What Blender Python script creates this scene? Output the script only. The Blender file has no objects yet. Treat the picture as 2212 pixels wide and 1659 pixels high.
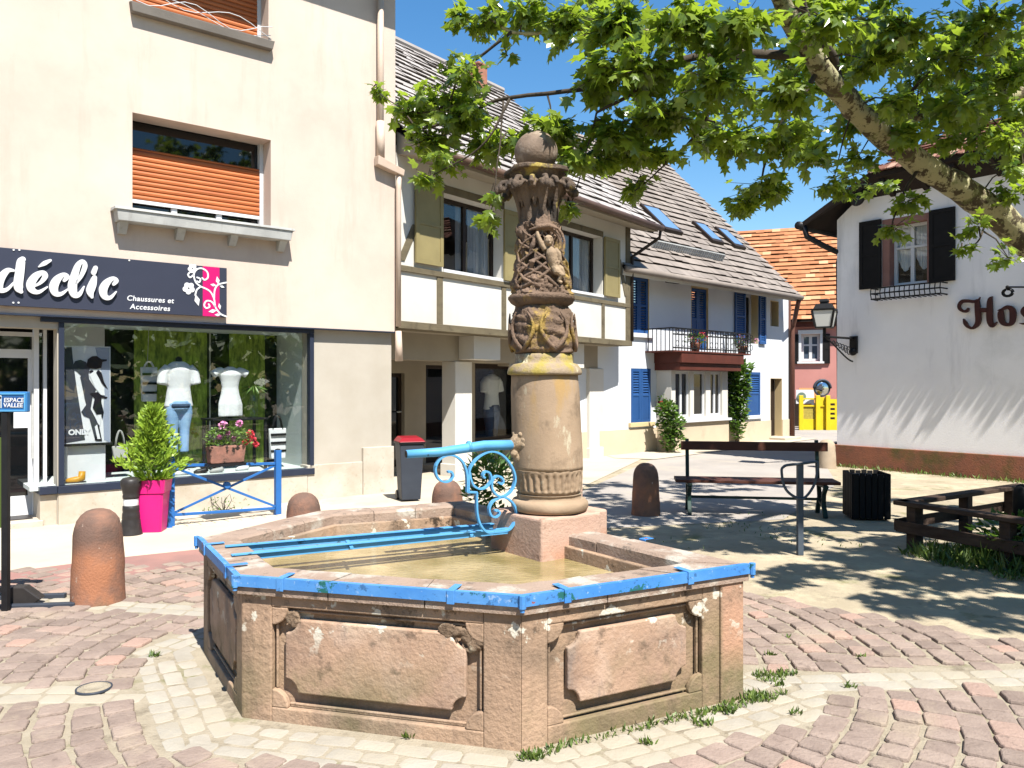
import bpy, math, random
from mathutils import Vector, Matrix, noise as mnoise
R = math.radians
rng = random.Random(7)
scene = bpy.context.scene
COL = scene.collection
F = 1703.0; CX = 1106.0; CY = 829.5; CH = 1.6        # focal length / centre in plan pixels, eye height

# ---------------------------------------------------------------- layout helpers
def G(px, py, z=0.0):
    """a spot at height z seen at plan pixel"""
    d = (CH - z) * F / (py - CY)
    return Vector(((px - CX) / F * d, d, z))
def at(px, py, d):
    return Vector(((px - CX) / F * d, d, CH + (CY - py) / F * d))

class Frame:
    """facade frame: u runs along the wall, n out of it, z up"""
    def __init__(s, o, u):
        s.o = Vector((o[0], o[1])); s.u = Vector(u).normalized(); s.n = Vector((s.u.y, -s.u.x))
    def P(s, u, z, n=0.0):
        p = s.o + s.u * u + s.n * n
        return Vector((p.x, p.y, z))
    def pix(s, px, py, n=0.0):
        o = s.o + s.n * n
        dx = (px - CX) / F
        # o + u*t = d*(dx,1)
        det = s.u.x * -1.0 - s.u.y * -dx
        t = ((-o.x) * -1.0 - (-o.y) * -dx) / det
        d = o.y + s.u.y * t
        return t, CH + (CY - py) / F * d
    def U(s, px, n=0.0): return s.pix(px, 800, n)[0]
    def Z(s, px, py, n=0.0): return s.pix(px, py, n)[1]
    def moved(s, u, n=0.0):
        p = s.o + s.u * u + s.n * n
        return Frame((p.x, p.y), (s.u.x, s.u.y))
def ang_frame(x, y, deg):
    return Frame((x, y), (math.cos(R(deg)), math.sin(R(deg))))

# ---------------------------------------------------------------- mesh builder
class MB:
    def __init__(s): s.v = []; s.f = []; s.t = []
    def add(s, vs, fs, t=None):
        b = len(s.v); s.v += [tuple(p) for p in vs]
        for f in fs:
            s.f.append([i + b for i in f]); s.t.append(rng.random() if t is None else t)
        return s
    def quad(s, a, b, c, d, t=None): return s.add([a, b, c, d], [(0, 1, 2, 3)], t)
    def hexa(s, p, t=None):
        if t is None: t = rng.random()
        return s.add(p, [(0, 3, 2, 1), (4, 5, 6, 7), (0, 1, 5, 4), (1, 2, 6, 5), (2, 3, 7, 6), (3, 0, 4, 7)], t)
    def fbox(s, fr, u0, u1, z0, z1, n0, n1, t=None):
        if u0 > u1: u0, u1 = u1, u0
        if z0 > z1: z0, z1 = z1, z0
        if n0 > n1: n0, n1 = n1, n0
        return s.hexa([fr.P(u0, z0, n1), fr.P(u1, z0, n1), fr.P(u1, z0, n0), fr.P(u0, z0, n0),
                       fr.P(u0, z1, n1), fr.P(u1, z1, n1), fr.P(u1, z1, n0), fr.P(u0, z1, n0)], t)
    def bar(s, a, b, w, h, up=(0, 0, 1), t=None):
        a = Vector(a); b = Vector(b); d = (b - a).normalized(); up = Vector(up)
        x = d.cross(up)
        if x.length < 1e-4: x = d.cross(Vector((1, 0, 0)))
        x.normalize(); y = x.cross(d)
        p = []
        for q in (a, b):
            p += [q - x * w / 2 - y * h / 2, q + x * w / 2 - y * h / 2, q + x * w / 2 + y * h / 2, q - x * w / 2 + y * h / 2]
        return s.hexa(p, t)
    def tube(s, pts, r, n=8, cap=True, t=None):
        pts = [Vector(p) for p in pts]; m = len(pts)
        rs = r if isinstance(r, (list, tuple)) else [r] * m
        if t is None: t = rng.random()
        vs = []; fs = []; ref = None
        for i, p in enumerate(pts):
            d = (pts[min(i + 1, m - 1)] - pts[max(i - 1, 0)])
            d = d.normalized() if d.length > 1e-9 else Vector((0, 0, 1))
            if ref is None:
                ref = d.orthogonal().normalized()
            ref = (ref - d * ref.dot(d))
            ref = ref.normalized() if ref.length > 1e-6 else d.orthogonal().normalized()
            bn = d.cross(ref)
            for k in range(n):
                a = 2 * math.pi * k / n
                vs.append(p + (ref * math.cos(a) + bn * math.sin(a)) * rs[i])
        for i in range(m - 1):
            for k in range(n):
                k2 = (k + 1) % n
                fs.append((i * n + k, i * n + k2, (i + 1) * n + k2, (i + 1) * n + k))
        if cap:
            fs.append(tuple(range(n - 1, -1, -1))); fs.append(tuple((m - 1) * n + k for k in range(n)))
        return s.add(vs, fs, t)
    def flatbar(s, pts, wdir, w, th, t=None):
        """strip of flat iron along pts, width w along wdir, thickness th"""
        pts = [Vector(p) for p in pts]; m = len(pts); wd = Vector(wdir).normalized()
        vs = []; fs = []
        for i, p in enumerate(pts):
            d = (pts[min(i + 1, m - 1)] - pts[max(i - 1, 0)]).normalized()
            nn = d.cross(wd).normalized()
            vs += [p - wd * w / 2 - nn * th / 2, p + wd * w / 2 - nn * th / 2, p + wd * w / 2 + nn * th / 2, p - wd * w / 2 + nn * th / 2]
        for i in range(m - 1):
            for k in range(4):
                k2 = (k + 1) % 4
                fs.append((i * 4 + k, i * 4 + k2, i * 4 + 4 + k2, i * 4 + 4 + k))
        fs.append((3, 2, 1, 0)); fs.append(tuple((m - 1) * 4 + k for k in range(4)))
        return s.add(vs, fs, t)
    def lathe(s, prof, c=(0, 0, 0), n=32, t=None, dx=0.0, dy=0.0):
        """profile of (r, z); dx,dy lean per metre of z"""
        c = Vector(c); vs = []; fs = []; m = len(prof)
        for r, z in prof:
            for k in range(n):
                a = 2 * math.pi * k / n
                vs.append((c.x + dx * z + r * math.cos(a), c.y + dy * z + r * math.sin(a), c.z + z))
        for i in range(m - 1):
            for k in range(n):
                k2 = (k + 1) % n
                fs.append((i * n + k, i * n + k2, (i + 1) * n + k2, (i + 1) * n + k))
        if prof[0][0] > 1e-4: fs.append(tuple(range(n - 1, -1, -1)))
        if prof[-1][0] > 1e-4: fs.append(tuple((m - 1) * n + k for k in range(n)))
        return s.add(vs, fs, t)
    def sphere(s, c, r, n=16, m=10, sc=(1, 1, 1), t=None, rot=None):
        c = Vector(c); vs = []; fs = []
        for i in range(m + 1):
            th = math.pi * i / m
            for k in range(n):
                a = 2 * math.pi * k / n
                q = Vector((r * sc[0] * math.sin(th) * math.cos(a), r * sc[1] * math.sin(th) * math.sin(a), r * sc[2] * math.cos(th)))
                if rot is not None: q = rot @ q
                vs.append(c + q)
        for i in range(m):
            for k in range(n):
                k2 = (k + 1) % n
                fs.append((i * n + k, (i + 1) * n + k, (i + 1) * n + k2, i * n + k2))
        return s.add(vs, fs, t)
    def prism(s, fr, poly, n0, n1, t=None):
        """polygon [(u,z)] extruded from n0 to n1 in a facade frame"""
        if t is None: t = rng.random()
        k = len(poly)
        vs = [fr.P(u, z, n1) for u, z in poly] + [fr.P(u, z, n0) for u, z in poly]
        fs = [tuple(range(k)), tuple(range(2 * k - 1, k - 1, -1))]
        for i in range(k):
            j = (i + 1) % k
            fs.append((i, i + k, j + k, j))
        return s.add(vs, fs, t)
    def vprism(s, poly, z0, z1, t=None):
        k = len(poly)
        vs = [(p[0], p[1], z1) for p in poly] + [(p[0], p[1], z0) for p in poly]
        fs = [tuple(range(k)), tuple(range(2 * k - 1, k - 1, -1))]
        for i in range(k):
            j = (i + 1) % k
            fs.append((i, i + k, j + k, j))
        return s.add(vs, fs, t)
    def ribbon(s, fr, pts, n0, n1, t=0.5):
        """brush stroke: pts (u,z,width)"""
        pts = smooth(pts, 5)
        L = []; Rr = []; m = len(pts)
        for i, p in enumerate(pts):
            a = pts[max(i - 1, 0)]; b = pts[min(i + 1, m - 1)]
            d = Vector((b[0] - a[0], b[1] - a[1])); d = d.normalized() if d.length > 1e-9 else Vector((1, 0))
            nn = Vector((-d.y, d.x)) * p[2] / 2
            L.append((p[0] + nn.x, p[1] + nn.y)); Rr.append((p[0] - nn.x, p[1] - nn.y))
        for i in range(m - 1):
            q = [Rr[i], Rr[i + 1], L[i + 1], L[i]]
            s.add([fr.P(a, b, n1) for a, b in q], [(0, 1, 2, 3)], t)
            s.quad(fr.P(*L[i], n1), fr.P(*L[i + 1], n1), fr.P(*L[i + 1], n0), fr.P(*L[i], n0), t)
            s.quad(fr.P(*Rr[i + 1], n1), fr.P(*Rr[i], n1), fr.P(*Rr[i], n0), fr.P(*Rr[i + 1], n0), t)
        for e in (0, m - 1):
            p = pts[e]; k = 14
            ring = [(p[0] + p[2] / 2 * math.cos(2 * math.pi * j / k), p[1] + p[2] / 2 * math.sin(2 * math.pi * j / k)) for j in range(k)]
            s.prism(fr, ring, n0, n1 - 0.0006 * (1 + (e > 0)), t)
        return s
    def build(s, name, mat, parent=None, smooth_=False, bevel=0.0, root=None, seg=2):
        me = bpy.data.meshes.new(name)
        off = Vector((0, 0, 0))
        p = parent
        while p is not None:
            off += p.location; p = p.parent
        if root is not None: off = Vector(root)
        vs = [(x - off.x, y - off.y, z - off.z) for x, y, z in s.v]
        me.from_pydata(vs, [], s.f); me.update()
        if len(s.f):
            at_ = me.attributes.new('tint', 'FLOAT', 'FACE'); at_.data.foreach_set('value', s.t)
        me.materials.append(mat)
        if smooth_: me.polygons.foreach_set('use_smooth', [True] * len(me.polygons))
        o = bpy.data.objects.new(name, me); COL.objects.link(o)
        if parent is not None: o.parent = parent
        elif root is not None: o.location = off
        if bevel:
            b = o.modifiers.new('bevel', 'BEVEL'); b.width = bevel; b.segments = seg; b.limit_method = 'ANGLE'; b.angle_limit = R(40)
        return o
def smooth(pts, k):
    """Catmull-Rom through tuples"""
    out = []; m = len(pts)
    for i in range(m - 1):
        p0 = pts[max(i - 1, 0)]; p1 = pts[i]; p2 = pts[i + 1]; p3 = pts[min(i + 2, m - 1)]
        for j in range(k):
            t = j / k
            out.append(tuple(0.5 * (2 * b + (c - a) * t + (2 * a - 5 * b + 4 * c - d) * t * t + (3 * b - a - 3 * c + d) * t ** 3)
                             for a, b, c, d in zip(p0, p1, p2, p3)))
    out.append(tuple(pts[-1])); return out
def voxel_mesh(mb, name, mat, parent, voxel, smooth_it=3):
    """fuse the shapes of a builder into one continuous skin"""
    o = mb.build(name + '_raw', mat)
    m = o.modifiers.new('r', 'REMESH'); m.mode = 'VOXEL'; m.voxel_size = voxel
    if smooth_it:
        k = o.modifiers.new('s', 'SMOOTH'); k.iterations = smooth_it; k.factor = 0.5
    dg = bpy.context.evaluated_depsgraph_get(); dg.update()
    me = bpy.data.meshes.new_from_object(o.evaluated_get(dg))
    bpy.data.objects.remove(o)
    off = Vector((0, 0, 0)); p = parent
    while p is not None: off += p.location; p = p.parent
    for v in me.vertices: v.co -= off
    me.polygons.foreach_set('use_smooth', [True] * len(me.polygons))
    me.materials.clear(); me.materials.append(mat)
    c = bpy.data.objects.new(name, me); COL.objects.link(c)
    if parent is not None: c.parent = parent
    return c
def wall(mb, fr, u0, u1, z0, z1, holes, n0, n1, t=0.5):
    """solid wall slab with rectangular openings (u0,u1,z0,z1)"""
    us = sorted({u0, u1, *[min(max(h[i], u0), u1) for h in holes for i in (0, 1)]})
    zs = sorted({z0, z1, *[min(max(h[i], z0), z1) for h in holes for i in (2, 3)]})
    def solid(i, j):
        if i < 0 or j < 0 or i >= len(us) - 1 or j >= len(zs) - 1: return False
        a = (us[i] + us[i + 1]) / 2; b = (zs[j] + zs[j + 1]) / 2
        return not any(h[0] < a < h[1] and h[2] < b < h[3] for h in holes)
    for i in range(len(us) - 1):
        for j in range(len(zs) - 1):
            if not solid(i, j): continue
            a, b, c, d = us[i], us[i + 1], zs[j], zs[j + 1]
            mb.quad(fr.P(a, c, n1), fr.P(b, c, n1), fr.P(b, d, n1), fr.P(a, d, n1), t)
            mb.quad(fr.P(b, c, n0), fr.P(a, c, n0), fr.P(a, d, n0), fr.P(b, d, n0), t)
            if not solid(i - 1, j): mb.quad(fr.P(a, c, n0), fr.P(a, c, n1), fr.P(a, d, n1), fr.P(a, d, n0), t)
            if not solid(i + 1, j): mb.quad(fr.P(b, c, n1), fr.P(b, c, n0), fr.P(b, d, n0), fr.P(b, d, n1), t)
            if not solid(i, j - 1): mb.quad(fr.P(a, c, n0), fr.P(b, c, n0), fr.P(b, c, n1), fr.P(a, c, n1), t)
            if not solid(i, j + 1): mb.quad(fr.P(a, d, n1), fr.P(b, d, n1), fr.P(b, d, n0), fr.P(a, d, n0), t)
    return mb
def tile_roof(mb, fr, ue0, ue1, ur0, ur1, ne, ze, nr, zr, courses, tilew=0.2, step=0.035, wob=0.006):
    """stepped courses from the eave (ue0..ue1, ne, ze) to the ridge (ur0..ur1, nr, zr)"""
    for k in range(courses):
        a = k / courses; b = (k + 1.12) / courses
        L0 = ue0 + (ur0 - ue0) * a; L1 = ue1 + (ur1 - ue1) * a
        M0 = ue0 + (ur0 - ue0) * b; M1 = ue1 + (ur1 - ue1) * b
        cnt = max(1, int((L1 - L0) / tilew)); sh = (k % 2) * 0.5
        for i in range(-1, cnt + 1):
            f0 = min(max((i + sh) / cnt, 0), 1); f1 = min(max((i + 1 + sh) / cnt, 0), 1)
            if f1 - f0 < 1e-4: continue
            dz = rng.uniform(-wob, wob); dn = rng.uniform(-wob, wob)
            na = ne + (nr - ne) * a + dn; za = ze + (zr - ze) * a + dz
            nb = ne + (nr - ne) * b; zb = ze + (zr - ze) * b
            p0 = fr.P(L0 + (L1 - L0) * f0, za + step, na); p1 = fr.P(L0 + (L1 - L0) * f1, za + step, na)
            p2 = fr.P(M0 + (M1 - M0) * f1, zb + 0.004, nb); p3 = fr.P(M0 + (M1 - M0) * f0, zb + 0.004, nb)
            un = (nr - ne) / courses * .32; uz = (zr - ze) / courses * .32
            d0 = fr.P(L0 + (L1 - L0) * f0, za + uz - .012, na + un); d1 = fr.P(L0 + (L1 - L0) * f1, za + uz - .012, na + un)
            t = rng.random()
            mb.quad(p0, p1, p2, p3, t); mb.quad(d0, d1, p1, p0, t)
            mb.quad(d1, d0, p3, p2, t)
    return mb

# ---------------------------------------------------------------- materials
def nodes(name):
    m = bpy.data.materials.new(name); m.use_nodes = True
    nt = m.node_tree; b = nt.nodes['Principled BSDF']
    return m, nt, b
ALB = 0.65
def mat(name, col, col2=None, scale=3.0, rough=0.75, bump=0.0, bscale=40.0, tint=0.0, metal=0.0, stains=(), stretch=(1, 1, 1), spec=0.22, tcol=None):
    m, nt, b = nodes(name)
    N = nt.nodes.new; L = nt.links.new
    dim = lambda c: None if c is None else tuple(v * ALB for v in c)
    col, col2, tcol = dim(col), dim(col2), dim(tcol)
    tc = N('ShaderNodeTexCoord'); mp = N('ShaderNodeMapping'); mp.inputs['Scale'].default_value = stretch
    L(tc.outputs['Object'], mp.inputs['Vector'])
    def noise(sc, det=6, st=None, rough_=0.6):
        n = N('ShaderNodeTexNoise'); n.inputs['Scale'].default_value = sc; n.inputs['Detail'].default_value = det; n.inputs['Roughness'].default_value = rough_
        if st is None: L(mp.outputs[0], n.inputs['Vector'])
        else:
            q = N('ShaderNodeMapping'); q.inputs['Scale'].default_value = st; q.inputs['Location'].default_value = (sc, sc * 2, 1.3)
            L(tc.outputs['Object'], q.inputs['Vector']); L(q.outputs[0], n.inputs['Vector'])
        return n.outputs['Fac']
    def ramp(f, lo, hi):
        r = N('ShaderNodeMapRange'); r.inputs['From Min'].default_value = lo; r.inputs['From Max'].default_value = hi; r.clamp = True
        L(f, r.inputs['Value']); return r.outputs['Result']
    def mix(f, a, c):
        x = N('ShaderNodeMix'); x.data_type = 'RGBA'
        if isinstance(f, float): x.inputs[0].default_value = f
        else: L(f, x.inputs[0])
        for s, val in ((x.inputs[6], a), (x.inputs[7], c)):
            if isinstance(val, (tuple, list)): s.default_value = (*val, 1)
            else: L(val, s)
        return x.outputs[2]
    cur = col
    if col2 is not None: cur = mix(ramp(noise(scale), 0.36, 0.64), col, col2)
    if tint:
        a = N('ShaderNodeAttribute'); a.attribute_name = 'tint'
        if tcol is not None: cur = mix(ramp(a.outputs['Fac'], 1 - tint, 1.0), cur, tcol)
        hs = N('ShaderNodeHueSaturation'); 
        L(ramp(a.outputs['Fac'], 0, 1), hs.inputs['Value'])
        r2 = hs.inputs['Value'].links[0].from_node
        r2.inputs['To Min'].default_value = 1 - tint; r2.inputs['To Max'].default_value = 1 + tint
        if isinstance(cur, (tuple, list)): hs.inputs['Color'].default_value = (*cur, 1)
        else: L(cur, hs.inputs['Color'])
        cur = hs.outputs['Color']
    for s in stains:
        f = ramp(noise(s.get('scale', 2), 8, s.get('st', (1, 1, 1)), s.get('r', 0.65)), s['lo'], s['hi'])
        if 'z' in s:                                     # band of heights the stain grows in
            g = N('ShaderNodeNewGeometry'); sx = N('ShaderNodeSeparateXYZ'); L(g.outputs['Position'], sx.inputs[0])
            zz = ramp(sx.outputs['Z'], s['z'][0], s['z'][1])
            mu = N('ShaderNodeMath'); mu.operation = 'MULTIPLY'; L(f, mu.inputs[0]); L(zz, mu.inputs[1]); f = mu.outputs[0]
        if 'x' in s:                                     # stretch of wall the stain or painted shade covers
            g = N('ShaderNodeNewGeometry'); sx = N('ShaderNodeSeparateXYZ'); L(g.outputs['Position'], sx.inputs[0])
            xx = ramp(sx.outputs['X'], s['x'][0], s['x'][1])
            mu = N('ShaderNodeMath'); mu.operation = 'MULTIPLY'; L(f, mu.inputs[0]); L(xx, mu.inputs[1]); f = mu.outputs[0]
        if s.get('a', 1) != 1:
            mu = N('ShaderNodeMath'); mu.operation = 'MULTIPLY'; L(f, mu.inputs[0]); mu.inputs[1].default_value = s['a']; f = mu.outputs[0]
        cur = mix(f, cur, dim(s['col']))
    if isinstance(cur, (tuple, list)): b.inputs['Base Color'].default_value = (*cur, 1)
    else: L(cur, b.inputs['Base Color'])
    b.inputs['Roughness'].default_value = rough; b.inputs['Metallic'].default_value = metal
    b.inputs['Specular IOR Level'].default_value = spec
    if bump:
        bn = N('ShaderNodeBump'); bn.inputs['Strength'].default_value = bump; bn.inputs['Distance'].default_value = 0.02
        n1 = noise(bscale, 10); L(n1, bn.inputs['Height']); L(bn.outputs[0], b.inputs['Normal'])
    return m
def glass(name, tint=(0.96, 0.98, 0.98), gloss=0.12, clear=True, dark=(0.004, 0.005, 0.006)):
    m, nt, b = nodes(name); N = nt.nodes.new; L = nt.links.new
    if clear:
        tr = N('ShaderNodeBsdfTransparent'); tr.inputs[0].default_value = (*tint, 1)
        gl = N('ShaderNodeBsdfGlossy'); gl.inputs['Roughness'].default_value = 0.01
        mx = N('ShaderNodeMixShader')
        lw = N('ShaderNodeLayerWeight'); lw.inputs[0].default_value = 0.5
        pw = N('ShaderNodeMath'); pw.operation = 'POWER'; pw.inputs[1].default_value = 4.0; L(lw.outputs['Facing'], pw.inputs[0])
        ma = N('ShaderNodeMath'); ma.operation = 'MULTIPLY_ADD'; ma.inputs[1].default_value = 0.85; ma.inputs[2].default_value = 0.05; ma.use_clamp = True
        L(pw.outputs[0], ma.inputs[0]); L(ma.outputs[0], mx.inputs[0]); L(tr.outputs[0], mx.inputs[1]); L(gl.outputs[0], mx.inputs[2])
        L(mx.outputs[0], nt.nodes['Material Output'].inputs['Surface'])
    else:
        b.inputs['Base Color'].default_value = (*dark, 1); b.inputs['Roughness'].default_value = 0.03; b.inputs['Specular IOR Level'].default_value = 0.6
    return m
def leafmat(name, c1, c2, trans, rough=0.38, tr=0.35):
    m, nt, b = nodes(name); N = nt.nodes.new; L = nt.links.new
    a = N('ShaderNodeAttribute'); a.attribute_name = 'tint'
    mx = N('ShaderNodeMix'); mx.data_type = 'RGBA'; L(a.outputs['Fac'], mx.inputs[0])
    mx.inputs[6].default_value = (*c1, 1); mx.inputs[7].default_value = (*c2, 1)
    L(mx.outputs[2], b.inputs['Base Color']); b.inputs['Roughness'].default_value = rough; b.inputs['Specular IOR Level'].default_value = 0.5
    t = N('ShaderNodeBsdfTranslucent'); t.inputs[0].default_value = (*trans, 1)
    s = N('ShaderNodeMixShader'); s.inputs[0].default_value = tr
    L(b.outputs[0], s.inputs[1]); L(t.outputs[0], s.inputs[2]); L(s.outputs[0], nt.nodes['Material Output'].inputs['Surface'])
    return m

M = {}
M['plaster_peach'] = mat('peach_plaster', (0.77, 0.635, 0.53), (0.66, 0.535, 0.445), 0.7, 0.9, 0.1, 55, stains=[dict(col=(0.50, 0.37, 0.29), scale=1.1, lo=0.54, hi=0.74, st=(2.6, 2.6, 0.35), a=0.42), dict(col=(0.45, 0.36, 0.30), scale=0.55, lo=0.55, hi=0.75, a=0.35)])
M['plaster_taupe'] = mat('taupe_plaster', (0.56, 0.51, 0.43), (0.50, 0.45, 0.37), 1.5, 0.9, 0.1, 80)
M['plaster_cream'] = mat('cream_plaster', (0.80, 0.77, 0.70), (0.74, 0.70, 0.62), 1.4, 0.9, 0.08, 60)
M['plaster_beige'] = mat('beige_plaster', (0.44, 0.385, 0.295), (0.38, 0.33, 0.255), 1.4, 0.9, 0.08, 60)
M['plaster_bluewhite'] = mat('bluish_white_plaster', (0.80, 0.83, 0.86), (0.76, 0.79, 0.82), 1.0, 0.9, 0.06, 60)
M['plaster_yellow'] = mat('yellow_plaster', (0.74, 0.57, 0.31), (0.66, 0.50, 0.27), 1.0, 0.9, 0.06, 60)
M['plinth_cream'] = mat('cream_plinth', (0.72, 0.60, 0.43), (0.64, 0.53, 0.38), 0.9, 0.9, 0.1, 40, stains=[dict(col=(0.42, 0.36, 0.27), scale=1.5, lo=0.55, hi=0.75, a=0.6)])
M['plaster_white'] = mat('white_plaster', (1.16, 1.13, 1.12), (1.06, 1.03, 1.03), 0.7, 0.9, 0.14, 45, stains=[dict(col=(0.45, 0.44, 0.46), scale=1.2, lo=0.56, hi=0.8, st=(2.2, 2.2, 0.35), a=0.55), dict(col=(0.5, 0.5, 0.46), scale=0.6, lo=0.55, hi=0.75, a=0.4)])
M['plaster_pink'] = mat('pink_plaster', (0.66, 0.30, 0.26), (0.60, 0.27, 0.235), 1.0, 0.9, 0.06, 50)
M['plinth_red'] = mat('red_plinth', (0.36, 0.14, 0.08), (0.29, 0.12, 0.075), 2.5, 0.95, 0.4, 40, stains=[dict(col=(0.09, 0.11, 0.03), scale=1.4, lo=0.5, hi=0.68, a=0.85), dict(col=(0.16, 0.10, 0.07), scale=6, lo=0.5, hi=0.7, a=0.6)])
M['granite'] = mat('pale_granite', (0.70, 0.63, 0.53), (0.55, 0.48, 0.38), 2.0, 0.7, 0.2, 120, stains=[dict(col=(0.36, 0.28, 0.19), scale=16, lo=0.58, hi=0.72, a=0.55), dict(col=(0.45, 0.32, 0.18), scale=1.4, lo=0.5, hi=0.72, a=0.5)])
M['slate'] = mat('slate_blue_metal', (0.035, 0.045, 0.075), (0.03, 0.037, 0.06), 2, 0.35)
M['sign_dark'] = mat('dark_sign_panel', (0.042, 0.047, 0.072), (0.05, 0.056, 0.086), 0.6, 0.4)
M['white_paint'] = mat('white_paint', (0.82, 0.82, 0.82), (0.76, 0.77, 0.78), 4, 0.45)
M['sill_grey'] = mat('grey_concrete_sill', (0.60, 0.60, 0.57), (0.45, 0.45, 0.43), 2.4, 0.85, 0.15, 60, stains=[dict(col=(0.25, 0.23, 0.2), scale=3, lo=0.56, hi=0.72, a=0.5, st=(3, 3, 0.6))])
M['sill_brown'] = mat('brown_grey_sill', (0.25, 0.22, 0.19), (0.20, 0.175, 0.15), 2.4, 0.8, 0.1, 60)
M['blind'] = mat('orange_roller_slats', (0.60, 0.185, 0.06), (0.50, 0.14, 0.045), 2.5, 0.5, stretch=(1, 1, 8), tint=0.12)
M['magenta'] = mat('magenta', (0.62, 0.012, 0.16), None, rough=0.4)
M['pink_pot'] = mat('pink_plastic', (0.80, 0.02, 0.24), (0.74, 0.018, 0.21), 3, 0.38)
M['soil'] = mat('soil', (0.05, 0.035, 0.022), (0.08, 0.06, 0.04), 20, 0.95, 0.5, 60)
M['black'] = mat('black_paint', (0.012, 0.012, 0.014), (0.02, 0.02, 0.022), 5, 0.45)
M['black_panel'] = mat('black_board', (0.006, 0.006, 0.006), None, rough=0.6)
M['rubber'] = mat('dark_rubber', (0.03, 0.026, 0.025), (0.045, 0.04, 0.038), 9, 0.42, 0.05, 80)
M['tree_reflection'] = mat('painted_tree_reflection', (0.42, 0.56, 0.08), (0.12, 0.18, 0.03), 22, 0.7, 0.4, 60, stretch=(1, 1, 0.35), stains=[dict(col=(0.14, 0.19, 0.03), scale=40, lo=0.56, hi=0.68, st=(1, 1, 0.5), a=0.3)])  # mottled greens paint the trees mirrored in the shop glass
M['white_cloth'] = mat('white_cloth', (0.84, 0.84, 0.83), (0.78, 0.78, 0.78), 5, 0.9, 0.25, 18)
M['denim'] = mat('pale_denim', (0.24, 0.42, 0.68), (0.36, 0.55, 0.78), 6, 0.9, 0.15, 60)
M['dark_denim'] = mat('dark_denim', (0.03, 0.05, 0.10), (0.06, 0.10, 0.19), 5, 0.9, 0.1, 60)
M['grey_leather'] = mat('grey_leather', (0.45, 0.44, 0.41), (0.40, 0.39, 0.36), 3, 0.5)
M['amber'] = mat('amber_shoe', (0.62, 0.30, 0.02), None, rough=0.4)
M['lilac'] = mat('pale_stripe', (0.6, 0.6, 0.62), None, rough=0.8)
M['lining'] = mat('pale_green_lining', (0.72, 0.77, 0.74), (0.68, 0.73, 0.70), 1, 0.8)
M['glass'] = glass('clear_glass')
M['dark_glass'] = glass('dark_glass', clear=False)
M['blue_glass'] = glass('sky_tinted_glass', clear=False, dark=(0.05, 0.07, 0.10))
M['sky_glass'] = mat('skylight_glass', (0.16, 0.28, 0.46), None, rough=0.12, spec=0.6)
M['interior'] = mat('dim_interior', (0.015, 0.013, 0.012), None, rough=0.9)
M['curtain'] = mat('grey_curtain', (0.50, 0.51, 0.54), (0.36, 0.37, 0.42), 6, 0.9, 0.3, 14, stretch=(4, 4, 0.15))
M['beam'] = mat('olive_brown_beam', (0.20, 0.165, 0.10), (0.15, 0.12, 0.075), 3, 0.8, 0.25, 22, stains=[dict(col=(0.07, 0.055, 0.035), scale=5, lo=0.56, hi=0.7, a=0.7)], stretch=(1, 1, 3))
M['olive'] = mat('olive_shutter_paint', (0.34, 0.28, 0.125), (0.30, 0.245, 0.11), 3, 0.55, tint=0.06)
M['window_brown'] = mat('dark_brown_frame', (0.03, 0.019, 0.014), (0.042, 0.028, 0.02), 5, 0.5)
M['gutter_brown'] = mat('brown_gutter', (0.15, 0.085, 0.055), (0.11, 0.065, 0.045), 3, 0.5)
M['soffit'] = mat('dark_soffit_boards', (0.03, 0.019, 0.014), (0.02, 0.014, 0.010), 3, 0.8)
M['tile_grey'] = mat('grey_brown_tiles', (0.47, 0.43, 0.40), (0.38, 0.345, 0.32), 1.2, 0.85, 0.15, 40, tint=0.13, stains=[dict(col=(0.22, 0.20, 0.18), scale=2.2, lo=0.58, hi=0.72, a=0.6)])
M['tile_dark'] = mat('taupe_tiles', (0.33, 0.28, 0.24), (0.255, 0.215, 0.185), 1.0, 0.85, 0.15, 40, tint=0.13, stains=[dict(col=(0.16, 0.14, 0.12), scale=2.2, lo=0.58, hi=0.72, a=0.5)])
M['tile_red'] = mat('orange_clay_tiles', (0.56, 0.235, 0.105), (0.46, 0.185, 0.08), 1.2, 0.9, 0.15, 40, tint=0.2, tcol=(0.62, 0.33, 0.18), stains=[dict(col=(0.22, 0.12, 0.07), scale=2.0, lo=0.57, hi=0.72, a=0.6)])
M['tile_rust'] = mat('rust_clay_tiles', (0.34, 0.15, 0.10), (0.26, 0.12, 0.085), 2, 0.9, 0.15, 40, tint=0.3, tcol=(0.42, 0.28, 0.2))
M['blue_shutter'] = mat('blue_shutter_paint', (0.028, 0.10, 0.29), (0.024, 0.085, 0.25), 3, 0.5, tint=0.08)
M['brown_red'] = mat('brown_red_paint', (0.13, 0.035, 0.022), (0.10, 0.028, 0.018), 4, 0.6)
M['pipe_brown'] = mat('brown_pipe', (0.17, 0.075, 0.05), (0.14, 0.06, 0.045), 4, 0.5)
M['pipe_cream'] = mat('cream_pipe', (0.74, 0.58, 0.46), (0.64, 0.49, 0.38), 3, 0.5)
M['iron'] = mat('black_iron', (0.008, 0.008, 0.009), (0.014, 0.013, 0.013), 12, 0.5)
M['black_shutter'] = mat('near_black_shutter', (0.006, 0.0055, 0.0055), (0.01, 0.009, 0.009), 6, 0.7)
M['reveal_rose'] = mat('rose_sandstone', (0.36, 0.19, 0.155), (0.31, 0.16, 0.13), 4, 0.9, 0.1, 40)
M['lamp_glass'] = mat('milky_lamp_glass', (0.70, 0.70, 0.66), None, rough=0.25)
M['letter_red'] = mat('dark_red_letter', (0.075, 0.018, 0.014), (0.05, 0.014, 0.012), 5, 0.5)
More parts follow.
